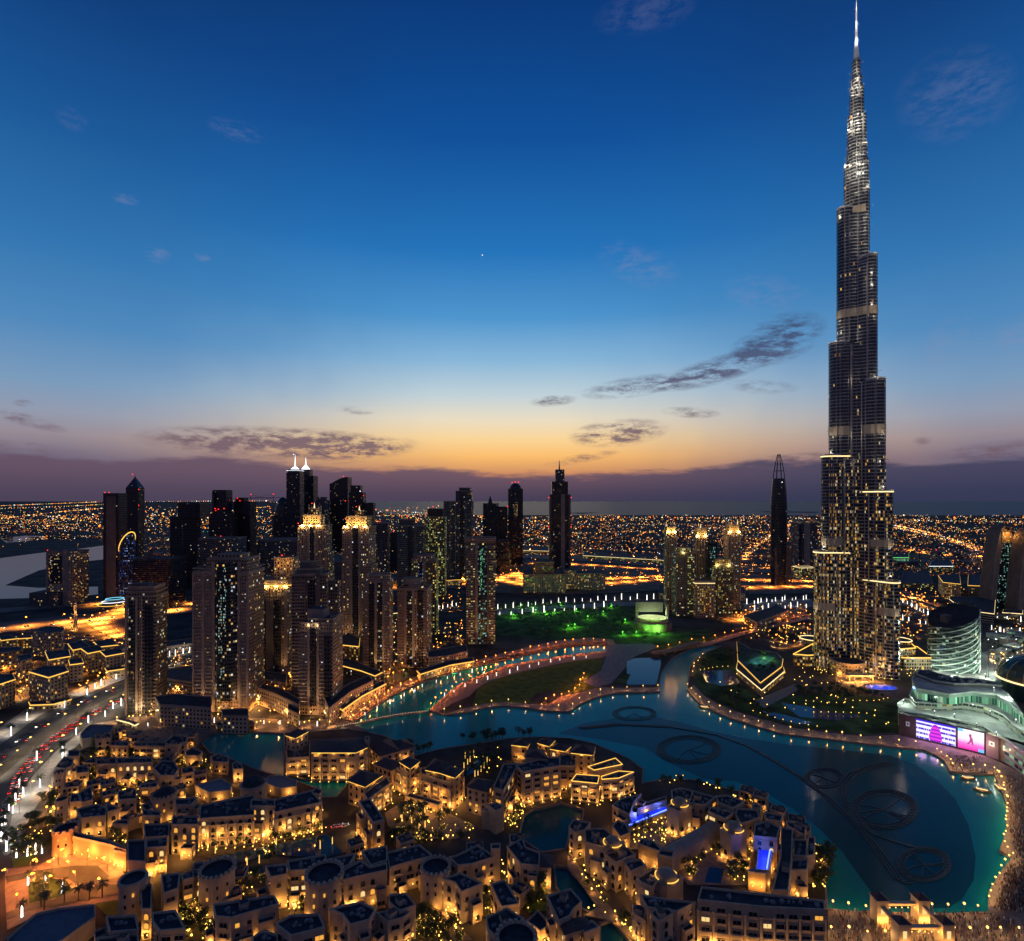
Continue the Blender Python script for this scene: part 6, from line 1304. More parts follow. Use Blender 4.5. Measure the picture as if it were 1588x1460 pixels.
SL = [
 # the old-town district at the far left (crop f)
 ('tall beige block standing highest in the left district','f',((300,330),(200,312),(290,286),(395,296),(382,322)),32,F_low,None),
 ('broad bay-fronted block with gold-lit top by the cross road','f',((300,600),(180,565),(270,532),(400,532),(418,562)),30,F_low,E_gold),
 ('beige block cut by the left edge of the photo','f',((0,642),(-90,600),(0,585),(75,580),(92,612)),25,F_low,E_gold),
 ('orange-lit block at the left edge','f',((0,452),(-80,430),(0,420),(112,412),(142,432)),22,F_gold,None),
 ('gold-rimmed terrace block below the tall beige block','f',((302,492),(280,442),(420,432),(432,470)),22,F_low,E_gold),
 ('gold-rimmed block in front of the minaret','f',((450,432),(420,392),(500,372),(560,410)),22,F_low,E_gold),
 ('long gold-rimmed block in the middle of the left district','f',((542,452),(500,422),(600,402),(642,432)),24,F_low,E_gold),
 ('gold-rimmed corner block beside the slim boulevard tower','f',((652,470),(620,440),(740,422),(762,450)),24,F_low,E_gold),
 ('small gold-rimmed block between two longer ones','f',((432,522),(425,492),(500,482),(512,512)),20,F_low,E_gold),
 ('gold-rimmed block at the back of the left district','f',((612,412),(580,382),(690,362),(722,400)),20,F_low,E_gold),
 ('gold-lit low block facing the boulevard','f',((660,562),(648,542),(760,520),(768,546)),9,F_gold,E_gold),
 ('dark-roofed block behind the bay-fronted one','f',((130,500),(100,472),(190,452),(200,482)),22,F_low,None),
 ('gold-rimmed block at the far left behind the orange-lit one','f',((10,372),(-10,350),(60,340),(110,360)),16,F_gold,E_gold),
 ('low block with a curving gold-lit street front','f',((190,770),(180,752),(330,742),(430,722),(436,736),(330,765)),5,F_gold,E_gold),
 ('second low gold block at the left edge','f',((20,760),(0,735),(50,700),(60,720)),6,F_gold,None),
 ('gold-lit block far behind the minaret','f',((110,362),(100,348),(190,342),(196,356)),14,F_gold,E_gold),
 # low ranges at the feet of the towers
 ('terraced beige range between the slim tower and the broad twin-winged tower','f',((1300,790),(985,770),(955,720),(1080,705),(1300,722)),19,F_low,None),
 ('bowed range of arches in front of the broad twin-winged tower','f',((1530,842),(1370,838),(1365,800),(1525,795)),15,F_low,None),
 ('garden court roof behind the terraced beige range','f',((1240,640),(960,600),(1000,560),(1180,530),(1200,600)),14,F_resd,None),
 ('curved beige range by the promenade under the front tower','g',((330,770),(180,700),(60,660),(90,640),(220,670),(340,740)),16,F_low,None),
 ('gold-lit arcade range left of the front tower','g',((335,830),(265,800),(270,700),(330,745)),12,F_gold,None),
 ('gently curving villa range along the promenade','g',((520,790),(490,740),(640,640),(760,590),(790,620),(650,690)),16,F_low,None),
 ('gold arcade of shops along the rising promenade','g',((600,800),(570,780),(700,690),(850,620),(865,640),(720,715)),8,F_gold,E_gold),
 ('rounded dark roof garden behind the villa range','g',((720,560),(570,520),(590,480),(680,500),(840,570),(800,590)),12,F_resd,E_gold),
 ('lit terraces between the front tower and its neighbours','g',((700,410),(600,400),(590,350),(640,330),(705,360)),18,F_gold,E_gold),
 ('gold shop arcade under the drum-roofed tower','g',((1080,580),(1060,560),(1250,500),(1400,480),(1410,500),(1260,525)),8,F_gold,E_gold),
 ('villa range with scalloped front between drum-roofed and green-streaked towers','g',((1130,478),(1120,440),(1250,420),(1360,400),(1370,440),(1240,470)),15,F_low,None),
 ('low white-lit hall on the plaza beside the slim tower','f',((800,880),(720,860),(735,850),(850,885),(830,895)),4,F_gold,E_goldw),
 ('gold cafe row along the plaza edge','f',((1340,900),(1330,878),(1560,868),(1565,885)),5,F_gold,None),
 ('dark palm court roof left of the front tower','g',((250,640),(60,600),(100,560),(260,580)),9,F_resd,None),
 ('gold-lit podium with a pool deck behind the rounded roof garden','g',((570,340),(700,340),(700,300),(600,290)),11,F_lit,E_gold),
 ('crowded lit market blocks behind the two gold-crowned towers','b',((790,880),(1010,880),(1010,835),(800,835)),12,F_lit,None),
 ('gold-lit block row left of the green-streaked tower','b',((1180,880),(1335,870),(1335,840),(1190,845)),12,F_gold,E_gold),
 ('dark villa row behind the slim boulevard tower','f',((960,420),(1190,390),(1190,360),(980,385)),9,F_low,None),
 ('lit mid-rise block behind the broad twin-winged tower','b',((80,760),(300,760),(300,700),(90,700)),24,F_lit,None),
 ('grey mid-rise block between the two gold-crowned towers','b',((520,760),(600,760),(600,720),(525,720)),70,F_grey,None),
 ('low lit hall row behind the curved-screen tower','g',((880,210),(960,200),(960,160),(885,165)),10,F_lit,E_goldw),
 # right-hand side behind the supertall tower
 ('square hotel with golden columns and a roof rim of lights','e',((780,1180),(640,1165),(600,1110),(770,1095)),34,F_gold,E_gold),
 ('dark hotel wing with vertical golden strips','e',((1050,1200),(840,1190),(845,1108),(950,1100),(1050,1110)),32,F_resd,E_gold),
 ('stepped car park with bright ribbon floors','e',((1050,1420),(810,1390),(690,1300),(700,1280),(1000,1290),(1060,1300)),16,F_band,E_goldw),
 ('floodlit construction block with a crane','e',((720,1035),(525,1035),(560,985),(700,985)),16,F_lit,E_white),
 ('green-lit low hall right behind the supertall tower','e',((360,965),(232,965),(232,935),(360,935)),14,F_mallg,E_green),
 ('yellow-lit low hall by the right-hand lens tower','e',((1280,1420),(1120,1410),(1130,1385),(1280,1390)),10,F_lit,E_goldw),
 ('white-lit workshop rows beyond the elevated road','e',((560,1180),(290,1170),(320,1080),(520,1070)),10,F_lit,None),
 ('blue-grey warehouse roof by the orange park road','i',((800,345),(700,290),(960,205),(1060,245)),12,F_resd,None),
 ('low beige block with arched windows beside the right crowned tower','d',((812,1260),(735,1258),(735,1205),(812,1203)),14,F_low,None),
 ('low white block left of the slim crowned towers','d',((185,1255),(112,1255),(112,1190),(185,1190)),14,F_low,None),
 ('long brightly lit showroom strip along the highway','c',((1235,752),(730,722),(740,702),(1235,722)),10,F_lit,E_goldw),
 ('lit shop block behind the round-topped tower','c',((520,695),(360,690),(360,660),(520,668)),12,F_gold,E_goldw),
]
for lb, key, pts, z, m, rim in SL: slabhouse(lb, C(key, *pts), z, m, rim)
# V-shaped annex hotel with green and turquoise pool
hx = slabhouse('V-shaped terraced hotel with a green and turquoise lit pool court', C('i', (830,830),(650,650),(640,500),(760,560),(960,590),(1010,640),(1000,700)), 10, F_low, E_gold, name='terraced_hotel', cat='hotel')
sh = slabhouse('three-step prow of the V-shaped hotel pointing to the lake', C('i', (840,890),(640,720),(650,650),(830,800),(1010,690),(1020,740)), 7, F_gold, E_goldw, name='hotel_prow', cat='building')
pl = C('i', (740,650),(800,620),(945,620),(900,665),(840,705)); b = MB(); b.cap(ccw([W(x, y, 10.3) for x, y in pl]), 10.3); pw_ = b.build('pool_water', emis('turquoise_lit_water', S(50,170,150), .16), hx, off=tuple(hx.location))
for u, v, c_ in ((860,590,(.3, 1, .15)), (920,620,(.3, 1, .15)), (780,640,(.2, 1, .8))):
    X, Y = W(*C1('i', u, v), 14); plight(hx, (X-hx.location.x, Y-hx.location.y, 14), 1800, c_, .5)
# rotunda under construction with floodlit green floor
def rotunda():
    x, y = W(1012, 975); r = 27; t = thing('round_arena', 'round open building shell with a green floodlit floor', 'arena', (x, y, 0))
    b = MB(); ring = ccw([(x+r*1.1*math.cos(2*PI*i/32), y+r*math.sin(2*PI*i/32)) for i in range(32)])
    b.ring(ring, 3, 0, 12); b.build('outer_shell', M_concd, t); b = MB(); b.ring(inset(ring, 5), 1.2, 0, 18); b.build('inner_ring', M_conc, t); b = MB(); b.cap(inset(ring, 3), 4); b.build('arena_floor', mat('arena_floor', (.3, .33, .2), .8), t)
    for s in (-1, 1): b = MB(); b.box(x+s*24, y+4, 0, 38, 4, 4); b.build('lift_shaft', M_conc, t)
    b = MB(); b.box(x, y+22, 22, 38, 44, 2); b.build('back_frame', M_concd, t)
    for dx, dy, z, pw, c_ in ((0, 4, 14, 22000, (.75, 1, .55)), (-14, 0, 14, 12000, (.6, 1, .5)), (14, 0, 14, 12000, (.6, 1, .5)), (0, -34, 5, 30000, (.25, 1, .1)), (-18, -30, 5, 16000, (.25, 1, .1))):
        b = MB(); b.box(x+dx, y+dy, 0, z, .4, .4); b.octa((x+dx, y+dy, z), .8, 1); o = b.build('floodlight_mast', [M_steel, E_green], t); plight(o, (dx, dy, z+1.3), pw, c_, .8)
rotunda()
# mosque minaret in the left district
def minaret():
    x, y = W(117, 978); t = thing('minaret', 'slim golden minaret in the left district before the highway', 'minaret', (x, y, 0)); b = MB()
    b.lathe(x, y, [(2.6, 0), (2.4, 24), (3.2, 25), (3.2, 26), (2, 26.2), (1.9, 36), (2.5, 37), (2.5, 38), (1.2, 38.2), (1.2, 42), (0, 46)], 12); b.build('shaft', M_cream, t)
    for z in (1, 26.5, 38.5):
        for s in (-1, 1): o = MB(); o.octa((x+s*3.2, y-3.6, z+.3), .3); f = o.build('floodlight', E_glob, t); plight(f, (s*3.6, -4.2, z+.6), 1600, GOLDL, .4)
minaret()
# round domed blue-lit podium of the blue tower
def bluebase():
    x, y = W(178, 942); t = thing('round_pavilion', 'round blue and white lit pavilion at the foot of the blue-spangled tower', 'pavilion', (x, y, 0))
    for i, (r, z0, z1) in enumerate(((26, 0, 7), (20, 7, 12), (14, 12, 17))):
        b = MB(); b.lathe(x, y, [(r, z0), (r, z1-1)], 24); b.cap([(x+r*math.cos(2*PI*k/24), y+r*math.sin(2*PI*k/24)) for k in range(24)], z1-1, 1); o = b.build('tier', [F_grey, M_roof], t); b = MB(); b.path([(x+(r+.5)*math.cos(2*PI*k/24), y+(r+.5)*math.sin(2*PI*k/24), z1-.6) for k in range(24)], .6, 4, 0, True); b.build('light_strip', (E_gold, E_white, E_cyan)[i], o)
bluebase()
# gold-lit bridge gatehouse at the bottom right
def gatehouse():
    Y = W(0, 1452)[1]; xl, xr = (1383-CX)*Y/F, (1449-CX)*Y/F; c = ((xl+xr)/2, Y); t = thing('bridge_gatehouse', 'gold-lit bridge gatehouse with four square turrets at the bottom right', 'gatehouse', (*c, 0))
    for x in (xl, xr):
        for dy in (-6, 9):
            b = MB(); b.box(x, Y+dy, 0, 11.5, 5.4, 5.4); b.build('turret', M_cream, t); b = MB(); b.box(x, Y+dy, 11.5, 12.1, 6.2, 6.2); b.lathe(x, Y+dy, [(4.2, 12.1), (0, 14.4)], 4, 1, 1, 1, False, PI/4); b.build('turret_roof', [M_trim, M_hip], t)
            for s in (-1, 1): b = MB(); b.octa((x+s*1.6, Y+dy-3.6, 2.2), .3); o = b.build('wall_lamp', E_glob, t); plight(o, (x-c[0]+s*1.6, Y+dy-4.1-c[1], 2.6), 900, GOLDL, .3)
            b = MB(); b.box(x, Y+dy-2.75, 5.5, 9, 1.8, .2); b.build('window', E_win2, t)
    for dy in (-6, 9):
        b = MB(); b.box(c[0], Y+dy, 8.4, 9.4, xr-xl-5, 2.2); b.build('cross_beam', M_cream, t)
        for k in range(5): b = MB(); q = xl+4+(xr-xl-8)*k/4; b.octa((q, Y+dy-1.6, 8), .28); o = b.build('hanging_lamp', E_glob, t); plight(o, (q-c[0], Y+dy-2-c[1], 7.6), 420, GOLDL, .3)
    for x in (xl, xr): b = MB(); b.box(x, Y+1.5, 8.4, 9.4, 2, 10); b.build('side_beam', M_cream, t)
gatehouse()
# dotted footbridge across the lake mouth and the arched road bridge
def footbridge():
    P = [W(x, y, 1.5) for x, y in ((522,1127),(556,1121),(590,1113),(625,1107),(664,1103))]; c = P[2]; t = thing('footbridge', 'low footbridge dotted with lamps across the mouth of the channel', 'bridge', (*c, 0))
    b = MB()
    for p, q in zip(P, P[1:]):
        p, q = Vector(p), Vector(q); e = (q-p).normalized(); n = Vector((-e.y, e.x))*1.6; b.prism([tuple(p-n), tuple(q-n), tuple(q+n), tuple(p+n)], .7, 1.3)
    b.build('deck', M_conc, t)
    al = []; 
    for p, q in zip(P, P[1:]):
        for k in range(9): al.append((p[0]+(q[0]-p[0])*k/9, p[1]+(q[1]-p[1])*k/9))
    for i, (x, y) in enumerate(al):
        b = MB(); b.box(x, y-1.6, 1.3, 2.2, .15, .15, 0, 1); b.octa((x, y-1.6, 2.4), .34); o = b.build('rail_lamp', [E_goldw, M_steel], t)
        if i % 6 == 3: plight(o, (x-c[0], y-2.2-c[1], 2.6), 160, WARML, .3)
footbridge()
def roadbridge():
    P = [W(x, y, 5) for x, y in ((1012,1012),(1030,1010),(1045,1006),(1062,1000),(1085,996))]; c = P[2]; t = thing('road_bridge', 'curved orange-lit bridge over the narrow lake inlet', 'bridge', (*c, 0))
    b = MB(); Q = []
    for p, q in zip(P, P[1:]):
        p, q = Vector(p), Vector(q); e = (q-p).normalized(); n = Vector((-e.y, e.x))*4; b.prism([tuple(p-n), tuple(q-n), tuple(q+n), tuple(p+n)], 3.2, 4.6)
    b.build('deck', M_pave, t)
    for s in (-4.2, 4.2):
        b = MB(); b.path([(*(Vector(p)+Vector((0, s))), 5.2) for p in P], .3, 5); b.build('parapet', M_conc, t)
    for k in (1, 2, 3): b = MB(); b.box(P[k][0], P[k][1], -3, 3.4, 2, 6, .4); b.build('bridge_pier', M_conc, t)
roadbridge()
def elevated(label, px, z, w):
    P = [Vector(W(x, y, z)) for x, y in px]; c = P[len(P)//2]; t = thing('elevated_road', label, 'viaduct', (*c, 0)); b = MB()
    for p, q in zip(P, P[1:]):
        e = (q-p).normalized(); n = Vector((-e.y, e.x))*w/2; b.prism([tuple(p-n), tuple(q-n), tuple(q+n), tuple(p+n)], z-1.5, z, 1, 0); 
        for s in (-1, 1): b.tube((*(p+n*s), z+.8), (*(q+n*s), z+.8), .4, n=4, m=1)
    b.build('deck', [M_asph, M_conc], t)
    for p in P: b = MB(); b.box(p.x, p.y, 0, z-1.5, 2.5, 2.5); b.build('bridge_pier', M_conc, t)
elevated('elevated green-white lit road sweeping behind the supertall tower', [(1394,918),(1425,932),(1455,944),(1490,951),(1530,954),(1600,953)], 9, 12)
# tower cranes
def crane(label, px, by, top, arm):
    x, y = W(px, by); k = y/F; h = HC-(top-HZ)*k; t = thing('tower_crane', label, 'crane', (x, y, 0)); r = .5*k
    b = MB(); b.tube((x, y, 0), (x, y, h), r, n=4); b.build('mast', M_steel, t); b = MB(); b.tube((x-arm*.3, y, h-2), (x+arm, y, h-2), r*.8, n=4); b.tube((x, y, h+6*k**.5), (x+arm*.8, y, h-1.5), r*.4, n=4); b.tube((x, y, h), (x, y, h+6*k**.5), r*.7, n=4); b.build('jib', M_steel, t); b = MB(); b.octa((x, y, h+6.5*k**.5), k); b.build('beacon', E_red, t)
crane('tower crane beside the red-lit construction tower', 389, 890, 772, 60)
crane('tower crane by the half-round disc building', 424, 860, 771, -90)
crane('white-lit construction mast behind the mall', 1426, 885, 858, 8)
crane('leaning crane by the floodlit construction block', 1452, 880, 858, 14)

for k in range(26):                                      # roof garden trees and parasol-like roof rooms round the pool court
    x, y = R.choice(scatter(C('i', (660,640),(650,520),(760,570),(950,600),(1000,650),(830,800)), 1)); X, Y = W(x, y, 10)
    if inpoly(x, y, pl): continue
    b = MB(); s_ = R.uniform(1.4, 3); b.lathe(X-0, Y, [(s_*.2, 9.9), (s_*.2, 10.6), (s_, 11.2), (s_*.8, 12.4), (0, 13.2)], 7, 0, 1, 1, False); b.build('roof_planting', M_park, hx)
for i_, (za, f) in enumerate(((3.4, 1.9), (6.6, 1.0))):
    b = MB(); pv = ccw([W(x, y, za) for x, y in C('i', (835,880),(648,715),(648,655),(830,815),(1012,700),(1016,745))]); b.ring(inset(pv, -f), f, za-.4, za); o = b.build('stepped_deck', M_conc, sh); s2 = MB(); s2.ring(inset(pv, -f-.2), .25, za-.1, za+.3); s2.build('light_strip', E_gold, o)

for k, (u, v, w_, h_, m_) in enumerate(((1360,470,26,7,M_mallroof),(1440,520,20,9,M_conc),(1500,560,30,6,M_mallroof),(1400,610,22,8,M_concd),(1540,500,24,10,F_mall),(1480,430,28,6,F_mall),(1560,690,26,9,F_mallg),(1340,600,14,5,M_conc))):
    x, y = W(*C1('j', u, v)); t = thing('service_block', ('low pale service block in the floodlit court behind the mall, nearest the spiral building','pale square block in the floodlit court behind the mall','long pale roof in the middle of the floodlit court','dark service block before the mall roofs','tall-windowed block at the right end of the floodlit court','long ribbon-lit block at the back of the floodlit court','green-glazed block at the right edge above the mall','tiny pale block at the foot of the spiral building')[k], 'building', (x, y, 0))
    b = MB(); b.box(x, y, 0, h_, w_, w_*.55, .2*k, 0, 1); b.build('wall', [m_, M_mallroof], t); b = MB(); b.box(x+w_*.1, y, h_, h_+2, w_*.25, w_*.2, .2*k); b.build('roof_room', M_concd, t); b = MB(); b.box(x-w_*.2, y-w_*.1, h_, h_+1.2, 2.4, 1.8, .2*k); b.build('roof_unit', M_ac, t)
# ================================================================ LAMPS, PALMS, TREES, CARS, BOATS, PEOPLE
E_lampw = emis('warm_lamp_globe', S(255,200,100), 3.6)
E_lampo = emis('orange_lamp_head', S(255,150,50), 7)
E_trunk = emis('white_fairy_light_trunk', S(255,246,236), 2.6)
E_trunkg = emis('gold_fairy_light_trunk', S(255,200,100), 1.4)
M_leaf = mat('tree_leaf', (.045, .075, .022), .7, vary=.4, vscale=.8)
M_leaf2 = mat('palm_frond', (.06, .085, .03), .65, vary=.3, vscale=.8)
M_bark = mat('bark', (.12, .085, .06), .9)
def mk_lamp(name, label, cat, h, r, em, power, col, arm=0, light=True, group=None, spot=None):
    t = thing(name, label, cat, group=group); b = MB(); b.lathe(0, 0, [(.35, 0), (.3, .5), (.1, .6), (.07, h)], 8); 
    if arm: b.tube((0, 0, h), (arm, 0, h+.5), .07, n=5)
    b.build('post', M_steel, t); b = MB()
    if arm: b.box(arm+.5, 0, h+.3, h+.62, 1.5, .6); 
    b.ball((arm, 0, h+r*.6), r, 0, 8, 5); o = b.build('lamp_globe' if not arm else 'lamp_head', em, t)
    if light: plight(o, (arm or .35, -.35 if not arm else 0, h-(1.2 if arm else .8)), power, col, r*.6, spot)
    return Kind(t)
KP = mk_lamp('promenade_lamp', 'globe lamp on the lakeside promenade edge', 'lamp', 4.6, .5, E_lampw, 520, (1, .60, .22), group='globe lamps along the lake edge')
KO = mk_lamp('promenade_lamp', 'orange lamp lighting the red-paved channel promenade', 'lamp', 5.2, .55, E_lampo, 2600, (1, .25, .035), group='orange lamps along the channel promenade')
KS = mk_lamp('street_lamp', 'tall orange highway lamp behind the towers', 'street lamp', 13, .9, E_lampo, 190000, (1, .34, .05), 2.2, spot=152, group='orange highway lamps')
KG = mk_lamp('garden_lantern', 'small golden lantern in the courts and lanes of the old-town quarter', 'lantern', 2.3, .34, E_glob, 170, GOLDL, group='golden lanterns in the old-town quarter')
KG0 = mk_lamp('garden_lantern', 'small golden lantern in the courts and lanes of the old-town quarter', 'lantern', 2.3, .36, E_glob, 0, GOLDL, light=False, group='golden lanterns in the old-town quarter')
KGR = mk_lamp('park_lamp', 'green floodlight lamp among the park trees', 'lamp', 5, .8, E_green, 9000, (.22, 1, .06), group='green lamps in the park')
KF = mk_lamp('forecourt_lamp', 'orange lamp post round the fort forecourt', 'street lamp', 8, .5, E_lampo, 5500, (1, .30, .05), 1.2, group='orange forecourt lamps')
KW = mk_lamp('street_lamp', 'white lamp post along the boulevard', 'street lamp', 10, .6, E_lampw, 8500, (1, .82, .56), 1.8, spot=150, group='white boulevard lamps')
def frond_crown(b, h, L, n, m):
    for i in range(n):
        a = 2*PI*i/n+R.uniform(-.15, .15); el = R.uniform(.1, 1.0) if i % 2 else R.uniform(-.2, .5); p = Vector((0, 0, h)); d = Vector((math.cos(a)*math.cos(el), math.sin(a)*math.cos(el), math.sin(el))); side = Vector((-math.sin(a), math.cos(a), 0)); pv = None
        for k in range(6):
            w = L*.16*(math.sin(PI*(k+.6)/6.4)); l_, r_ = p+side*w-Vector((0, 0, w*.5)), p-side*w-Vector((0, 0, w*.5))
            if pv: b.face([pv[0], l_, p, pv[1]], m); b.face([pv[1], p, r_, pv[2]], m)
            pv = (l_, p.copy(), r_); p = p+d*(L/5); d = (d-Vector((0, 0, .34))).normalized()
def mk_palm(label, trunk, group, h=8, L=3.4, light=0, col=WHITEL, tr=.34):
    t = thing('palm_tree', label, 'palm', group=group); b = MB(); b.lathe(0, 0, [(tr*1.2, 0), (tr, h*.15), (tr*.85, h*.85), (tr*1.15, h*.95), (.1, h)], 8); o = b.build('trunk', trunk, t); b = MB(); frond_crown(b, h, L, 15, 0); b.build('crown', M_leaf2, t)
    if light: plight(o, (1.0, -1.2, 2.5), light, col, .6)
    return Kind(t)
PW = mk_palm('palm with its trunk wrapped in white lights by the boulevard', E_trunk, 'white-lit palms', 8.5, 3.6, 900, tr=.42)
PW0 = mk_palm('palm with its trunk wrapped in white lights by the boulevard', E_trunk, 'white-lit palms', 8.5, 3.6, 0, tr=.52)
PG = mk_palm('palm with a softly gold-lit trunk in the hotel gardens', E_trunkg, 'gold-lit palms', 8, 3.4, 0, tr=.34)
PD = mk_palm('unlit dark palm in the old-town gardens', M_bark, 'unlit palms', 8, 3.6)
def mk_tree(seed, label, group, r=3.2, h=6.5, fairy=0):
    q = random.Random(seed); t = thing('broadleaf_tree', label, 'tree', group=group); b = MB(); b.tube((0, 0, 0), (.1, 0, h*.45), .26, .17, 7)
    for k in range(4):
        a = k*1.6+q.random(); b.tube((.1, 0, h*.42), (r*.5*math.cos(a), r*.5*math.sin(a), h*.72), .13, .05, 5)
    b.build('trunk', M_bark, t); b = MB(); lobes = [(q.uniform(-r, r)*.55, q.uniform(-r, r)*.55, h*q.uniform(.58, .95), r*q.uniform(.38, .62)) for _ in range(8)]
    for _ in range(330):
        x, y, z, s = q.choice(lobes); v = Vector((q.gauss(0, 1), q.gauss(0, 1), q.gauss(0, .8))).normalized()*s*q.uniform(.6, 1.05); c = Vector((x, y, z))+v; n = (v.normalized()+Vector((q.uniform(-.6, .6), q.uniform(-.6, .6), q.uniform(-.2, .9)))).normalized(); a = n.orthogonal().normalized(); bb = n.cross(a); s2 = q.uniform(.22, .5)
        b.face([c+a*s2, c+bb*s2*.7, c-a*s2, c-bb*s2*.7])
    o = b.build('crown', M_leaf, t)
    if fairy:
        b = MB()
        for _ in range(fairy): x, y, z, s = q.choice(lobes); v = Vector((q.gauss(0, 1), q.gauss(0, 1)-.6, q.gauss(0, 1))).normalized()*s*1.05; b.octa((x+v.x, y+v.y, z+v.z), .12)
        f = b.build('fairy_lights', E_glob, t); f['kind'] = 'stuff'
    return Kind(t)
TR = [mk_tree(k, 'dark broadleaf tree in the courts and shores of the quarter', 'dark broadleaf trees', 3.0+.5*k, 6+k) for k in range(3)]
TF = [mk_tree(10+k, 'broadleaf tree hung with golden fairy lights', 'fairy-lit trees', 2.9+.3*k, 6, 26) for k in range(2)]
TGN = mk_tree(30, 'broadleaf tree in the green-lit park', 'park trees', 4.5, 8)
class Many:                                          # the nearest ones are things of their own, the rest one mass
    def __init__(s): s.q = []
    def add(s, kind): m = s; return type('P', (), {'put': staticmethod(lambda x, y, z=0, rz=0, sc=1: m.q.append((y, kind, x, z, rz, sc)))})
    def flush(s, n, label, name, mats):
        s.q.sort(key=lambda a: a[0])
        for y, k, x, z, rz, sc in s.q[:n]: k.put(x, y, z, rz, sc)
        b = MB()
        for y, k, x, z, rz, sc in s.q[n:]:
            M = Matrix.Translation((x, y, z)) @ Matrix.Rotation(rz, 4, 'Z') @ Matrix.Scale(sc, 4)
            for ch in k.root.children:
                if ch.type != 'MESH': continue
                for g in [ch]:
                    mi = [mats.index(q) for q in g.data.materials]; V = [tuple(M @ v.co) for v in g.data.vertices]
                    for pg in g.data.polygons: b.face([V[i] for i in pg.vertices], mi[pg.material_index], None, pg.use_smooth)
        o = tag(b.build(name, mats), label, name.replace('_', ' '), kind='stuff')
        for y, k, x, z, rz, sc in s.q[n:]:
            for ch in k.root.children:
                for g in ch.children:
                    if g.type == 'LIGHT': l = g.copy(); COL.objects.link(l); l.parent = o; l.location = (x, y, z+2.3*sc)
ML, MT = Many(), Many()
KG, KG0 = ML.add(KG), ML.add(KG0); TR = [MT.add(k) for k in TR]; TF = [MT.add(k) for k in TF]; TGN = MT.add(TGN)
# lake-edge lamps (every few metres along the shore paths)
def row(kind, pts, step, off=0, rot=0, alt=None, ev=1):
    for i, (x, y) in enumerate(along(pts, step)): kind.put(x+R.uniform(-.9, .9), y+R.uniform(-.9, .9), 0, rot, R.uniform(.75, 1.2))
row(KP, [(688,1107),(720,1103),(753,1095),(783,1092),(816,1095),(846,1100),(884,1101),(896,1091),(921,1080),(954,1072),(1022,1070)], 17)
row(KP, [(1066,1068),(1083,1087),(1106,1100),(1135,1112),(1170,1123),(1212,1135),(1250,1140),(1288,1144),(1351,1152),(1395,1157),(1432,1160)], 13.5)
row(KP, [(1452,1169),(1468,1180),(1478,1194),(1545,1198),(1561,1240),(1563,1290),(1553,1318),(1573,1328),(1552,1356),(1538,1384),(1536,1412)], 7)
row(KP, [(1290,1411),(1352,1418),(1400,1419),(1475,1418),(1530,1417)], 8)
row(KP, [(1290,1455),(1380,1458),(1500,1458),(1580,1452)], 8)
row(KO, [(547,1117),(576,1097),(607,1075),(647,1057),(677,1047),(720,1034),(780,1020),(841,1006),(880,999),(915,996),(936,998)], 15)
row(KO, [(668,1098),(685,1084),(707,1065),(745,1048),(783,1033),(841,1022),(896,1014),(936,1009)], 13)
row(KO, [(905,1052),(898,1068),(880,1080),(852,1090),(835,1096)], 12)
row(KO, [(1020,1010),(1040,1005),(1070,998),(1105,992),(1150,981),(1200,966),(1255,952)], 24)
row(KP, [(1090,1020),(1078,1034),(1074,1050)], 16)
for x, y in scatter([(1090,1035),(1130,1030),(1200,1080),(1280,1080),(1390,1100),(1388,1130),(1250,1125),(1120,1085)], 26): KG0.put(*W(x, y), 0, 0, 1.3)
def dotrow(pts, step):
    for x, y in along(pts, step): KG0.put(x, y, 0, 0, .9)
for L in ([(1086,1042),(1110,1037),(1136,1036)], [(1250,1090),(1290,1093),(1320,1094)], [(1262,1108),(1300,1108),(1350,1110)], [(1168,1106),(1200,1116),(1240,1126),(1280,1132)], [(1288,1082),(1320,1090),(1360,1090),(1380,1085)]): dotrow(L, 7)
# the forecourt court of the supertall tower: golden lamps, trees and a blue-lit fountain basin
for x, y in scatter([(1215,1050),(1250,1032),(1296,1040),(1296,1066),(1250,1068)], 22): KG.put(*W(x, y), 0, 0, 1.2)
for x, y in scatter([(1355,1040),(1420,1036),(1440,1046),(1400,1056),(1352,1060)], 20): KG.put(*W(x, y), 0, 0, 1.2)
for x, y in scatter([(1296,1042),(1350,1042),(1350,1062),(1296,1064)], 14): KG.put(*W(x, y), 0, 0, 1.1)
for x, y in scatter([(1230,1062),(1296,1066),(1330,1074),(1390,1084),(1300,1088),(1240,1080)], 34): R.choice(TR).put(*W(x, y), 0, R.uniform(0, 6), R.uniform(.7, 1.1))
def bluefountain():
    x, y = W(1367, 1067); t = thing('fountain_basin', 'oval basin glowing blue in front of the supertall tower', 'fountain', (x, y, 0)); ov = ccw([(x+17*math.cos(2*PI*i/24), y+9*math.sin(2*PI*i/24)) for i in range(24)])
    b = MB(); b.ring(ov, .8, 0, .7); b.build('basin_rim', M_trim, t); b = MB(); b.cap(inset(ov, .7), .45); b.build('basin_water', emis('deep_blue_lit_water', S(16,60,230), .75), t)
    for i in range(7):
        a = 2*PI*i/7; b = MB(); b.lathe(x+9*math.cos(a), y+4.5*math.sin(a), [(.5, .4), (.3, 2.2), (0, 3.4)], 7); b.build('water_jet', emis('blue_lit_jet', S(70,120,255), .8), t)
    for s_ in (-1, 1): plight(t, (s_*8, -2, 4.2), 3500, (.06, .16, 1), .6)
bluefountain()
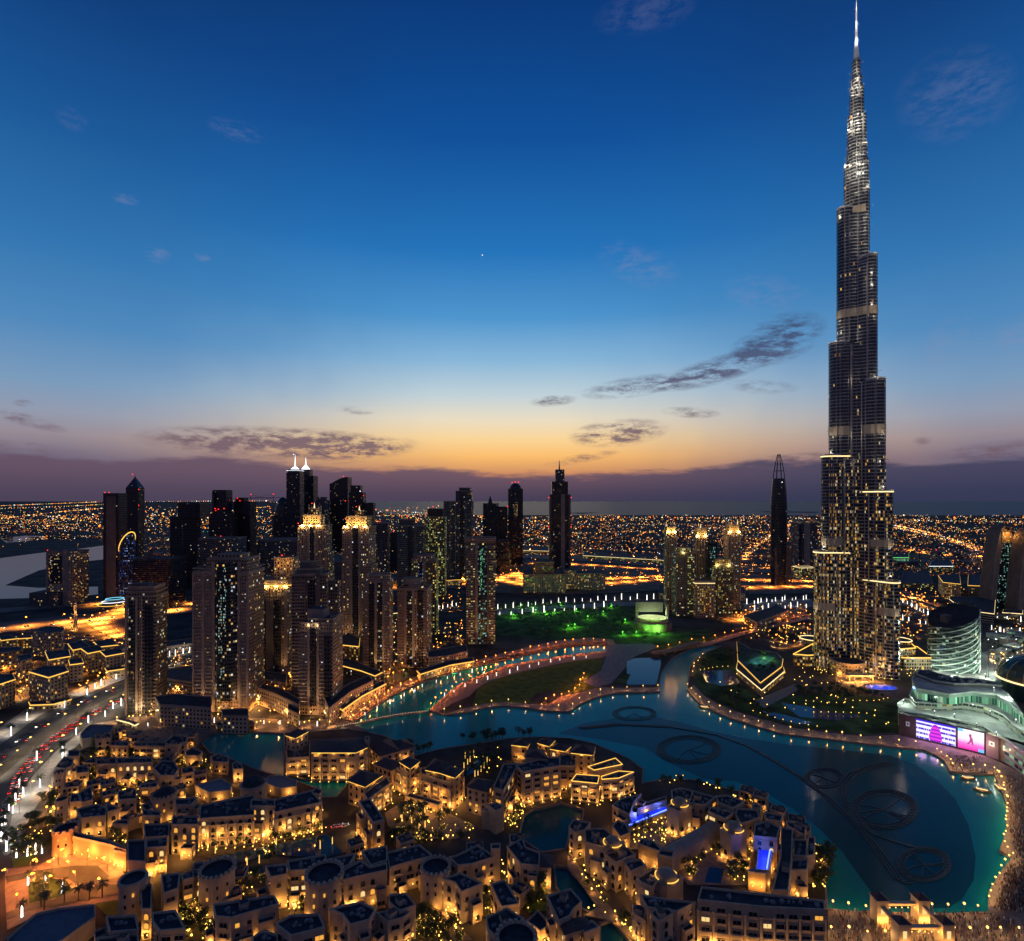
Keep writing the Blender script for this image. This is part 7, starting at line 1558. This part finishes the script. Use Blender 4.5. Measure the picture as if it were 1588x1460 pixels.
# highway lamps
for L, st in (([(-120,966),(-60,958),(10,950)], 60), ([(150,938),(300,936)], 60), ([(-80,992),(0,976),(120,964),(190,956),(300,945)], 48), ([(130,964),(150,975),(185,990)], 40), ([(700,862),(800,856),(900,861),(1040,872),(1150,879),(1262,885)], 85), ([(768,900),(800,890),(816,905)], 45), ([(600,912),(720,905)], 60), ([(945,905),(1040,898)], 50), ([(1160,912),(1262,910)], 50), ([(1394,852),(1440,860),(1530,864)], 90), ([(1394,930),(1430,938),(1450,944)], 30), ([(1140,962),(1190,948)], 30)):
    row(KS, L, st)
for L, st in (([(1152,868),(1162,850),(1205,824),(1240,810)], 130), ([(1388,817),(1440,828),(1490,844),(1540,860),(1600,884)], 110)): row(KS, L, st)
for u, v in ((430,420),(570,430),(300,430),(800,560),(620,520),(240,530),(140,690),(400,540),(60,480),(720,340),(880,380),(480,330),(250,420)): KF.put(*W(*C1('E', u, v)), 0, R.uniform(0, 6))
row(KW, [(0,1138),(60,1105),(110,1080),(195,1046)], 34); row(KW, [(30,1262),(60,1205),(92,1165),(140,1128),(195,1086)], 26)
row(KW, [(0,1203),(40,1165),(72,1141),(124,1106),(198,1070),(205,1068)], 24)
KPL = mk_lamp('plaza_lamp', 'warm plaza lamp in front of the tower arcades', 'lamp', 5, .55, E_lampw, 2300, (1, .50, .16), group='warm plaza lamps')
for L_, st_ in (([(232,1110),(300,1106),(400,1110),(470,1114),(540,1112)], 13), ([(180,1122),(230,1116)], 14), ([(250,1126),(330,1128),(430,1131),(530,1126)], 22), ([(545,1110),(580,1088),(640,1060),(690,1046),(760,1032)], 20), ([(1300,1050),(1345,1050)], 16)): row(KPL, L_, st_)
for L_, st_ in (([(776,900),(815,908),(880,918)], 42), ([(945,898),(1040,894)], 46), ([(800,874),(900,876),(1030,884)], 60), ([(1160,900),(1258,902)], 46), ([(640,890),(715,885)], 60), ([(190,946),(150,968),(100,972)], 40), ([(235,948),(300,946)], 40)): row(KS, L_, st_)
# park lamps and trees
for u, v in ((290,215),(355,170),(415,165),(590,155),(500,210),(690,195),(855,210),(905,165),(680,290),(640,300),(440,200),(990,260),(975,340),(1060,340),(1140,300),(300,230),(760,240),(560,200)): KGR.put(*W(*C1('h', u, v)))
for x, y in scatter([(775,945),(960,940),(1040,985),(1000,1000),(830,985)], 90): TGN.put(*W(x, y), 0, R.uniform(0, 6), R.uniform(.5, 1.1))
# white-lit palms
PWpos = [(2,1305),(8,1280),(14,1258),(24,1245),(36,1236),(20,1262),(62,1222),(57,1180),(97,1171),(42,1118),(17,1142),(100,1098),(135,1078),(157,1064),(180,1054),(147,1068),(163,1112),(137,1122),(188,1095),(175,1100),(118,1140),(263,1018),(272,1016),(284,1014),(294,1012),(97,1178),(10,1320),(3,1295),(30,1222)]
for x, y in PWpos: PW.put(*W(x, y), 0, R.uniform(0, 6), R.uniform(.9, 1.15))
for L, st in (([(772,945),(830,938),(880,934),(950,931),(1045,929)], 17), ([(775,955),(850,950),(900,945),(950,942)], 21), ([(1160,938),(1200,933),(1258,930)], 13), ([(1168,946),(1220,944),(1256,942)], 16), ([(1398,935),(1412,940),(1440,956)], 14), ([(1400,962),(1420,966),(1442,970)], 14), ([(1536,976),(1560,982),(1600,988)], 9), ([(1534,958),(1570,962),(1600,966)], 12), ([(680,945),(712,940)], 10), ([(600,950),(622,944)], 10)):
    for i, (x, y) in enumerate(along(L, st)): (PW if i % 3 == 0 else PW0).put(x, y+R.uniform(-9, 9), 0, R.uniform(0, 6), R.uniform(.7, 1.6))
for u, v in ((135,265),(225,260),(290,245),(345,230),(230,500),(375,490),(510,570),(355,600),(180,760)): PW0.put(*W(*C1('E', u, v)), 0, R.uniform(0, 6), R.uniform(.7, .95))
for x, y in scatter(C('E', (240,480),(420,440),(550,480),(580,540),(480,580),(250,630)), 16): TR[0].put(*W(x, y), 0, R.uniform(0, 6), R.uniform(.4, .6))
for u, v in ((365,700),(530,640),(645,630),(735,620),(840,600),(340,680)): PD.put(*W(*C1('E', u, v)), 0, R.uniform(0, 6), 1)
for L in ([(232,1128),(280,1124),(340,1122),(400,1122),(440,1125),(500,1128)], [(610,1088),(660,1064),(700,1050),(760,1036)], [(640,1075),(590,1100),(560,1112)], [(690,1080),(720,1068),(745,1056),(800,1040),(860,1026),(910,1020)]):
    for x, y in along(L, 17): PW0.put(x+R.uniform(-3, 3), y+R.uniform(-2, 2), 0, R.uniform(0, 6), R.uniform(.42, .72))
# pool and garden palms
for u, v in ((680,170),(860,80),(950,60),(1045,40),(1040,200),(1140,160),(440,330),(540,310),(180,230)): PG.put(*W(*C1('F', u, v)), 0, R.uniform(0, 6), .8)
for u, v in ((395,330),(365,380),(345,400),(315,430),(525,370),(505,400),(480,430),(455,460),(430,490),(405,500),(325,350)): PG.put(*W(*C1('C', u, v)), 0, R.uniform(0, 6), .8)
for x, y in scatter(C('l', (930,560),(1020,480),(1120,560),(1130,680),(980,690)), 16): PG.put(*W(x, y), 0, R.uniform(0, 6), .9)
for x, y in scatter(C('G', (1080,420),(1330,440),(1300,560),(1120,560)), 12): PD.put(*W(x, y), 0, R.uniform(0, 6), 1.1)
# lanterns and trees in the old-town courts
RG = [(C('A',(470,360),(640,540),(640,600),(820,600),(950,520),(1100,560),(1150,640),(900,760),(560,720),(440,460)),46,16,6), (C('A',(480,280),(640,330),(1040,320),(1180,330),(1240,400),(1160,420),(940,340),(640,350)),22,10,2), (C('A',(1140,420),(1340,300),(1400,400),(1360,520),(1180,520)),14,12,0),
 (C('F',(0,170),(560,90),(560,160),(200,190),(0,230)),26,8,2), (C('F',(640,80),(1080,20),(1100,60),(660,170)),22,6,0), (C('F',(560,160),(640,200),(640,330),(580,330)),10,2,0), (C('F',(310,430),(590,400),(580,560),(320,620)),8,12,2),
 (C('l',(880,560),(1000,480),(1250,560),(1430,640),(1400,740),(1000,740)),40,10,6), (C('l',(880,690),(1240,700),(1330,740),(900,760)),18,14,6), (C('C',(640,930),(700,800),(800,720),(820,800),(760,940)),34,2,2), (C('C',(250,330),(520,240),(700,260),(560,500),(380,500)),14,26,0),
 (C('D',(80,500),(360,420),(560,480),(330,620),(90,640)),44,8,4), (C('D',(430,800),(720,560),(860,560),(980,640),(960,780),(900,900),(780,900),(780,700),(620,720),(520,880)),48,30,8), (C('D',(200,200),(430,120),(780,210),(1000,320),(960,330),(700,240),(430,170)),16,10,0), (C('D',(1400,620),(1500,680),(1510,950),(1400,950),(1400,800)),26,14,2),
 (C('G',(250,690),(640,900),(600,1000),(150,940)),34,22,10), (C('G',(420,590),(580,760),(640,900),(560,860),(430,680)),18,0,0), (C('G',(930,230),(1110,400),(1050,480),(940,440)),16,0,0), (C('G',(640,560),(850,560),(900,680),(800,760),(660,640)),10,8,0), (C('H',(10,260),(60,270),(430,760),(640,950),(560,950),(330,760),(130,730),(250,690)),30,4,0), (C('G',(1040,500),(1300,480),(1310,700),(1160,720)),6,14,0),
 (C('E',(1400,600),(1500,640),(1580,760),(1588,953),(1530,940),(1460,700)),30,18,8), (C('F',(0,480),(130,560),(190,900),(100,900),(0,900)),28,10,6), (C('F',(720,600),(900,640),(960,740),(760,740)),12,2,0), (C('E',(900,80),(1050,120),(1040,180),(940,170)),8,6,0), (C('E',(100,60),(480,0),(480,240),(300,300),(100,280)),24,20,2),
 (C('A',(440,250),(460,700),(500,780),(460,760),(420,440)),14,4,2), (C('f',(420,300),(760,380),(760,560),(430,560)),26,10,0), (C('f',(0,470),(180,520),(180,720),(0,740)),22,12,0), (C('f',(980,640),(1300,680),(1290,560),(1180,560)),22,16,2), (C('g',(40,560),(320,600),(330,700),(60,650)),22,18,2), (C('g',(560,420),(720,420),(860,580),(860,640),(720,580)),22,14,0), (C('g',(880,480),(1060,540),(1050,600),(890,640)),18,8,0), (C('g',(1110,380),(1330,330),(1340,400),(1130,440)),12,14,0), (C('g',(560,200),(700,200),(700,330),(560,340)),16,2,0)]
NG = 0
for poly, nl, nt, nf in RG:
    for i, (x, y) in enumerate(scatter(poly, nl)):
        NG += 1; (KG if i % 4 == 0 else KG0).put(*W(x, y), 0, 0, R.uniform(.7, 1.25)) if NG < 620 else None
    for x, y in scatter(poly, nt): R.choice(TR).put(*W(x, y), 0, R.uniform(0, 6), R.uniform(.6, 1.0))
    for x, y in scatter(poly, nf): R.choice(TF).put(*W(x, y), 0, R.uniform(0, 6), R.uniform(.6, .95))
for L in ([(380,1116),(300,1112),(235,1114),(190,1118)], [(350,1120),(440,1128),(545,1118)]):
    for x, y in along(L, 9): KG.put(x, y, 0, 0, 1.5)
for poly, n in (([(1080,1040),(1105,1010),(1135,1008),(1140,1030),(1090,1036)],30), ([(1100,1070),(1150,1068),(1160,1090),(1230,1118),(1150,1108)],30), ([(700,1150),(780,1140),(845,1142),(780,1150)],22), ([(610,1160),(700,1160),(690,1170),(640,1175)],8), ([(1250,990),(1140,1000),(1130,990),(1230,975)],26), ([(1395,985),(1445,990),(1450,1020),(1400,1010)],18), ([(1540,1000),(1588,1010),(1588,1060),(1545,1050)],18), ([(150,1120),(190,1150),(150,1190),(110,1180)],16), ([(60,1240),(85,1240),(85,1290),(40,1300)],18), ([(1285,1330),(1290,1300),(1284,1390)],8)):
    for x, y in scatter(poly, n): R.choice(TR).put(*W(x, y), 0, R.uniform(0, 6), R.uniform(.7, 1.1))
for poly, n, k in (([(1150,985),(1240,970),(1250,990),(1160,1000)],26,KG), ([(1395,985),(1450,995),(1455,1015),(1400,1010)],14,KG), ([(1040,945),(1150,940),(1140,950),(1050,956)],24,KG), ([(1540,995),(1600,1000),(1600,1070),(1540,1050)],10,KP), ([(1405,895),(1530,915),(1520,935),(1430,930)],26,KG), ([(560,980),(720,965),(715,985),(570,1000)],16,KG)):
    for x, y in scatter(poly, n): k.put(*W(x, y), 0, 0, 1.6)
ML.flush(285, 'golden lanterns glowing in the farther lanes and gardens', 'garden_lanterns', [M_steel, E_glob])
MT.flush(285, 'farther trees of the park, gardens and avenues', 'garden_trees', [M_bark, M_leaf, E_glob])
# cars
def mk_car(label, group, col, tail=True):
    t = thing('car', label, 'car', group=group); m = mat('car_paint_'+group.split()[0], col, .3); b = MB(); w = .9
    pr = [(-2.2, .35), (-2.25, .8), (-1.5, .95), (1.0, .95), (2.1, .8), (2.2, .35)]
    b.prism([(-2.2, -w), (2.2, -w), (2.2, w), (-2.2, w)], .3, .85); b.build('body', m, t); b = MB(); lo, hi = [(-1.7, .85), (1.1, .85)], [(-1.2, 1.45), (.5, 1.45)]
    P = lambda x, y, z: (x, y, z)
    b.face([P(-1.7,-w*.95,.85),P(1.1,-w*.95,.85),P(.5,-w*.8,1.45),P(-1.2,-w*.8,1.45)]); b.face([P(1.1,w*.95,.85),P(-1.7,w*.95,.85),P(-1.2,w*.8,1.45),P(.5,w*.8,1.45)]); b.face([P(1.1,-w*.95,.85),P(1.1,w*.95,.85),P(.5,w*.8,1.45),P(.5,-w*.8,1.45)]); b.face([P(-1.7,w*.95,.85),P(-1.7,-w*.95,.85),P(-1.2,-w*.8,1.45),P(-1.2,w*.8,1.45)]); b.face([P(-1.2,-w*.8,1.45),P(.5,-w*.8,1.45),P(.5,w*.8,1.45),P(-1.2,w*.8,1.45)], 1)
    b.build('cabin', [M_dkg, m], t)
    for sx in (-1.35, 1.35):
        for sy in (-1, 1): b = MB(); b.tube((sx, sy*w*.8, .33), (sx, sy*w*1.02, .33), .33, n=10); b.build('wheel', M_wall_dk, t)
    for s in (-1, 1):
        b = MB(); b.box(2.22, s*.6, .55, .8, .1, .45); b.build('headlight', E_hl, t); b = MB(); b.box(-2.25, s*.6, .6, .9, .12, .5); b.build('tail_light', E_tl, t)
    return Kind(t)
E_hl = emis('headlight', S(255,244,220), 16); E_tl = emis('tail_light', S(255,40,20), 5)
KC = [mk_car('white car in the traffic queue on the boulevard', 'cars in the boulevard traffic', (.7, .7, .68)), mk_car('dark car in the traffic queue on the boulevard', 'dark cars in the boulevard traffic', (.03, .03, .035)), mk_car('red car in the traffic queue on the boulevard', 'red cars in the boulevard traffic', (.4, .02, .02))]
Q1 = [(16,1255),(34,1205),(62,1168),(84,1148),(126,1118),(200,1080)]
for off in (-3.4, 0, 3.4):
    pts = along(Q1, 8.4)
    for i, (x, y) in enumerate(pts[:-1]):
        if R.random() < .22: continue
        a = math.atan2(pts[i+1][1]-y, pts[i+1][0]-x); R.choice(KC).put(x-off*math.sin(a)+R.uniform(-.4, .4), y+off*math.cos(a), .75, a+R.uniform(-.04, .04))
Q2 = [(0,1176),(66,1127),(116,1097),(198,1062),(266,1034)]
for off in (-4, 3):
    pts = along(Q2, 31)
    for i, (x, y) in enumerate(pts[:-1]): a = math.atan2(pts[i+1][1]-y, pts[i+1][0]-x); R.choice(KC[:2]).put(x-off*math.sin(a), y+off*math.cos(a), .75, a+(PI if off > 0 else 0))
for u, v in ((1160,20),(1200,15),(1245,12)): KC[0].put(*W(*C1('F', u, v)), .35, .6, 1, 'parked car on the hotel drive under the gatehouse', 'cars parked on the hotel drive')
for L, n in (([(-20,978),(120,966),(300,945)], 16), ([(720,866),(900,866),(1040,877),(1250,889)], 34)):
    P = along(L, 26)
    for x, y in P[:n]: R.choice(KC[:2]).put(x+R.uniform(-8, 8), y+R.uniform(-5, 5), .9, R.choice((0, PI)), 1.3, 'car on the orange-lit highway behind the towers', 'cars on the highway')
# boats
def mk_boat():
    t = thing('wooden_boat', 'x', 'boat', group='lamp-lit boats on the lake'); b = MB(); n = 9; st = [(-5+10*i/(n-1), 1.5*max(.05, (1-abs(2*i/(n-1)-1)**2.4)), .9+.7*abs(2*i/(n-1)-1)**3) for i in range(n)]
    for (x0, w0, h0), (x1, w1, h1) in zip(st, st[1:]):
        for s in (-1, 1):
            q = [(x0, s*w0*.5, -.1), (x1, s*w1*.5, -.1), (x1, s*w1, h1), (x0, s*w0, h0)]; b.face(q if s < 0 else q[::-1])
        b.face([(x0, -w0*.9, .5), (x1, -w1*.9, .5), (x1, w1*.9, .5), (x0, w0*.9, .5)])
    b.build('hull', mat('boat_wood', (.22, .12, .06), .6), t); b = MB(); b.box(0, 0, 2.3, 2.5, 6, 2.4); b.build('canopy', mat('boat_canopy', (.6, .5, .35), .7), t)
    for sx in (-2.8, 2.8):
        for sy in (-1, 1): b = MB(); b.tube((sx, sy, .5), (sx, sy, 2.3), .06, n=5); b.build('canopy_post', M_bark, t)
    b = MB(); b.path([(-3, -1.25, 2.2), (3, -1.25, 2.2), (3, 1.25, 2.2), (-3, 1.25, 2.2)], .1, 4, 0, True); o = b.build('light_string', emis('boat_lights', S(255,226,150), 4), t); plight(o, (0, 0, 1.9), 160, WARML, .3); return Kind(t)
KB = mk_boat()
for lb, x, y, a in (('lamp-lit wooden boat off the garden shore on the far side of the lake', 1092, 1099, -.4), ('lamp-lit boat below the glowing screens', 1501, 1209, -.15), ('lamp-lit boat halfway along the right shore quay', 1523, 1228, -.6), ('lamp-lit boat moored where the quay corner steps out', 1549, 1224, 1.3)): KB.put(*W(x, y, -1.1), -1.1, a, 1, lb)
# people
M_sk = mat('skin', (.35, .2, .13), .7)
def fig(b, x, y, z, a, m, s=1, wave=0):
    c, n = math.cos(a)*s, math.sin(a)*s; T = lambda p: (x+p[0]*c-p[1]*n, y+p[0]*n+p[1]*c, z+p[2]*s)
    for sy in (-.1, .1): b.tube(T((.06*sy/.1, sy, 0)), T((0, sy*.8, .85)), .06*s, .09*s, 5, m)
    b.tube(T((0, 0, .82)), T((0, 0, 1.42)), .15*s, .19*s, 6, m); b.tube(T((0, 0, 1.42)), T((0, 0, 1.52)), .06*s, .06*s, 5, 3)
    for sy in (-1, 1): b.tube(T((0, sy*.2, 1.4)), T((.1, sy*.26, 1.1)), .055*s, .045*s, 4, m); b.tube(T((.1, sy*.26, 1.1)), T((.22, sy*.2, .9)), .045*s, .035*s, 4, 3)
    b.ball(T((.01, 0, 1.62)), .11*s, 3, 6, 4); b.ball(T((-.02, 0, 1.66)), .11*s, 4, 6, 4)
PM = [mat('cloth_dark', (.03, .03, .035), .9), mat('cloth_white', (.6, .6, .58), .9), mat('cloth_red', (.3, .06, .05), .9), M_sk, mat('hair', (.012, .01, .01), .8)]
b = MB(); areas = [([(1470,1184),(1540,1200),(1588,1210),(1588,1290),(1566,1290),(1560,1205),(1480,1197)],260), ([(1566,1290),(1600,1290),(1600,1420),(1540,1412),(1556,1360),(1576,1330)],700), ([(1290,1414),(1530,1418),(1600,1440),(1600,1475),(1290,1470)],800), ([(1395,1162),(1450,1172),(1528,1176),(1500,1192),(1470,1180)],120), ([(1110,1096),(1290,1140),(1390,1150),(1390,1156),(1170,1122)],40), ([(200,1125),(420,1120),(330,1132),(300,1150)],60)]
PL = []
for poly, n in areas: PL += [(x, y) for x, y in scatter(poly, n)]
R.shuffle(PL)
for x, y in PL[60:]: fig(b, *W(x, y), .36, R.uniform(0, 6.3), R.choice((0, 0, 0, 0, 1, 2)), R.uniform(.92, 1.08))
tag(b.build('crowd', PM), 'dense crowd filling the lakeside promenade and bridge', 'crowd', kind='stuff')
for k in range(3):
    t = thing('person', ('person in dark clothes standing on the lakeside promenade', 'person in pale robe standing on the lakeside promenade', 'person in red clothes standing on the lakeside promenade')[k], 'person', group=('people in dark clothes', 'people in pale robes', 'people in red clothes')[k]); b = MB(); fig(b, 0, 0, 0, 0, k); b.build('body', PM, t); K = Kind(t)
    for x, y in PL[k*20:(k+1)*20]: K.put(*W(x, y), .36, R.uniform(0, 6))
# ---- the far city: blocks one by one nearby, one mass further out
KH = []
for k in range(4):
    t = thing('distant_house', 'low pale house in the quarter beyond the highway', 'house', group='low houses beyond the highway'); b = MB(); q = random.Random(k+50); w, d, h = q.uniform(14, 26), q.uniform(12, 20), q.uniform(7, 16); b.prism([(-w/2, -d/2), (w/2, -d/2), (w/2, d/2), (-w/2, d/2)], 0, h, 0, 1); b.build('wall', [F_low, M_roof], t); b = MB(); b.box(w*.1, 0, h, h+3, w*.3, d*.4); b.build('roof_room', M_concd, t); KH.append(Kind(t))
occ = [W(*p) for p in ((868,880),(1213,905),(798,876))]
keep = [[(700,850),(1262,880),(1262,920),(1160,948),(1040,944),(760,955),(700,930)], [(-400,945),(320,930),(320,970),(150,998),(-400,1010)], [(-400,850),(220,835),(220,935),(-400,945)]]
n = 0
while n < 170:
    y = R.uniform(1300, 2900); x = R.uniform(-1.0, 1.0)*y; px, py = CX+F*x/y, HZ+F*HC/y
    if any(inpoly(px, py, k) for k in keep) or (380 < px < 720 and y < 1500) or (px > 1380 and y < 1700) or px < -60: continue
    n += 1; R.choice(KH).put(x, y, 0, R.uniform(0, 3), R.uniform(.8, 1.4))
b = MB(); lb = [MB() for _ in range(5)]
def lights_at(x, y, z, big=1):
    k = R.choices(range(5), (46, 22, 16, 12, 4))[0]; r = y*.00042*R.lognormvariate(0, .45)*big; lb[k].octa((x, y, z), r)
for i in range(9200):
    u = R.random(); y = 1/((1-u)/2600+u/7100) if R.random() < .8 else R.uniform(1500, 2700)
    px = R.uniform(-40, 1640); x = (px-CX)/F*y; py = HZ+F*HC/y
    if px < 720 and R.random() < .5: y *= R.uniform(1, 2.6); x = (px-CX)/F*y; py = HZ+F*HC/y
    if any(inpoly(px, py, k) for k in keep): continue
    if random.Random(int((x*.94+y*.34)//230)*7919+int((y*.94-x*.34)//310)).random() < .27 and R.random() < .9: continue   # dark plots
    h = R.uniform(5, 14); w = R.uniform(10, 26)
    if i % 2 == 0: b.box(x, y, 0, h, w, w*.8, R.uniform(0, 3), R.choice((0, 1)))
    lights_at(x, y-w*.6, R.uniform(3, h))
    if R.random() < .5: lights_at(x+R.uniform(-w, w), y-w, R.uniform(3, 9), .8)
for L, n in (([(-60,792),(100,786),(200,781)], 70), ([(60,800),(150,812),(170,830)], 60), ([(0,785),(150,779),(420,777)], 150), ([(0,806),(90,795),(160,789)], 80), ([(300,800),(420,786)], 50), ([(470,810),(560,802),(700,798)], 70), ([(0,800),(160,830)], 50), ([(420,779),(700,800)], 60), ([(1150,872),(1205,824),(1240,809)], 160), ([(1388,817),(1440,828),(1540,860),(1600,884)], 260), ([(1388,820),(1440,832),(1540,865),(1600,890)], 160), ([(700,868),(900,862),(1040,874),(1262,886)], 150), ([(900,803),(1280,806)], 60), ([(1390,808),(1600,812)], 50), ([(780,846),(1040,862),(1260,868)], 90)):
    for k in range(n):
        f = k/n*(len(L)-1); i = int(f); f -= i; px = L[i][0]+(L[i+1][0]-L[i][0])*f; py = L[i][1]+(L[i+1][1]-L[i][1])*f; x, y = W(px, py); lights_at(x+R.uniform(-8, 8), y+R.uniform(-8, 8), 9, 1.25)
for k in range(150):                                  # street lines of the far city
    y = 1/((R.random())/1500+R.random()/6000+1/9000); y = max(1400, min(6800, y)); x = R.uniform(-1.1, 1.0)*y; a = R.choice((.35, .35+PI/2))+R.uniform(-.06, .06); L_ = R.uniform(200, 900); n_ = int(L_/32); kk = R.choice((0, 0, 1, 2)); r_ = y*.00036
    for j in range(n_):
        X, Y = x+math.cos(a)*32*j, y+math.sin(a)*32*j
        if Y < 1400 or Y > 7000: continue
        px, py = CX+F*X/Y, HZ+F*HC/Y
        if not any(inpoly(px, py, q) for q in keep): lb[kk].octa((X, Y, 9), r_*R.uniform(.7, 1.3))
tag(b.build('distant_houses', [mat('distant_wall', (.22, .17, .13), .9), mat('distant_wall_dark', (.10, .085, .075), .9)]), 'far low-rise houses spreading to the horizon as one mass', 'city', kind='stuff')
for m, bb, s in zip((emis('amber_city_light', S(255,170,70), 3.2), emis('pale_city_light', S(255,216,150), 2.8), emis('orange_city_light', S(255,124,34), 3.2), emis('white_city_light', S(235,245,255), 2.2), emis('green_city_light', S(150,255,190), 1.6)), lb, ('amber', 'pale yellow', 'orange', 'white', 'green')):
    tag(bb.build('distant_city_lights', m), s+' lights scattered over the far city', 'city lights', kind='stuff')

# ---- street lighting between the towers and in the districts: lamps one by one nearest, their glow on the ground
KD = mk_lamp('street_lamp', 'small amber street lamp between the tower blocks and district houses', 'street lamp', 6, .5, E_lampo, 7500, (1, .38, .07), spot=158, group='amber district lamps')
KD2 = mk_lamp('street_lamp', 'small pale street lamp between the tower blocks and district houses', 'street lamp', 6, .45, E_lampw, 3000, (1, .70, .34), spot=158, group='pale district lamps')
MD_ = Many(); KD, KD2 = MD_.add(KD), MD_.add(KD2)
for poly, n, w in ((C('f',(0,340),(180,300),(420,300),(770,340),(770,620),(400,760),(0,780)),95,.15), (C('f',(960,420),(1190,380),(1190,560),(960,640)),16,.6), (C('f',(960,640),(1290,600),(1300,700),(980,720)),18,.3), (C('g',(0,560),(330,600),(330,860),(0,860)),44,.3), (C('g',(560,150),(720,180),(900,420),(1060,560),(880,640),(720,590),(560,480)),60,.3), (C('g',(1110,300),(1340,260),(1360,420),(1120,460)),22,.3), (C('g',(880,150),(960,150),(960,480),(890,480)),14,.4), (C('c',(190,760),(360,740),(360,900),(190,920)),22,.1), (C('c',(640,780),(1230,800),(1230,900),(880,930)),36,.1), (C('d',(780,1020),(1340,1040),(1340,1180),(780,1180)),34,.1), (C('d',(250,1290),(720,1330),(640,1440),(240,1440)),26,.4), (C('i',(640,260),(1240,180),(1240,440),(900,480),(620,420)),52,.2), (C('i',(880,470),(1240,460),(1100,560),(900,560)),14,.5), (C('j',(560,80),(900,140),(900,480),(560,480)),44,.2), (C('j',(900,100),(1330,60),(1330,260),(960,260)),30,.5), (C('j',(1280,300),(1588,260),(1588,800),(1290,760)),40,.9), (C('e',(230,960),(1010,960),(1010,1060),(300,1160)),60,.4), (C('a',(0,580),(640,560),(640,660),(0,680)),16,.1), (C('a',(820,560),(1200,560),(1200,720),(820,720)),24,.4), (C('b',(780,560),(1010,560),(1010,900),(780,880)),46,.5), (C('b',(1180,760),(1340,760),(1340,1080),(1180,1060)),30,.4), (C('A',(60,560),(300,700),(160,900),(0,900)),12,.5)):
    for x, y in scatter(poly, n): (KD2 if R.random() < w else KD).put(*W(x, y), 0, R.uniform(0, 6), R.uniform(.8, 1.5))
MD_.flush(150, 'amber and pale street lamps glowing further back between the towers', 'street_lamps', [M_steel, E_lampo, E_lampw])
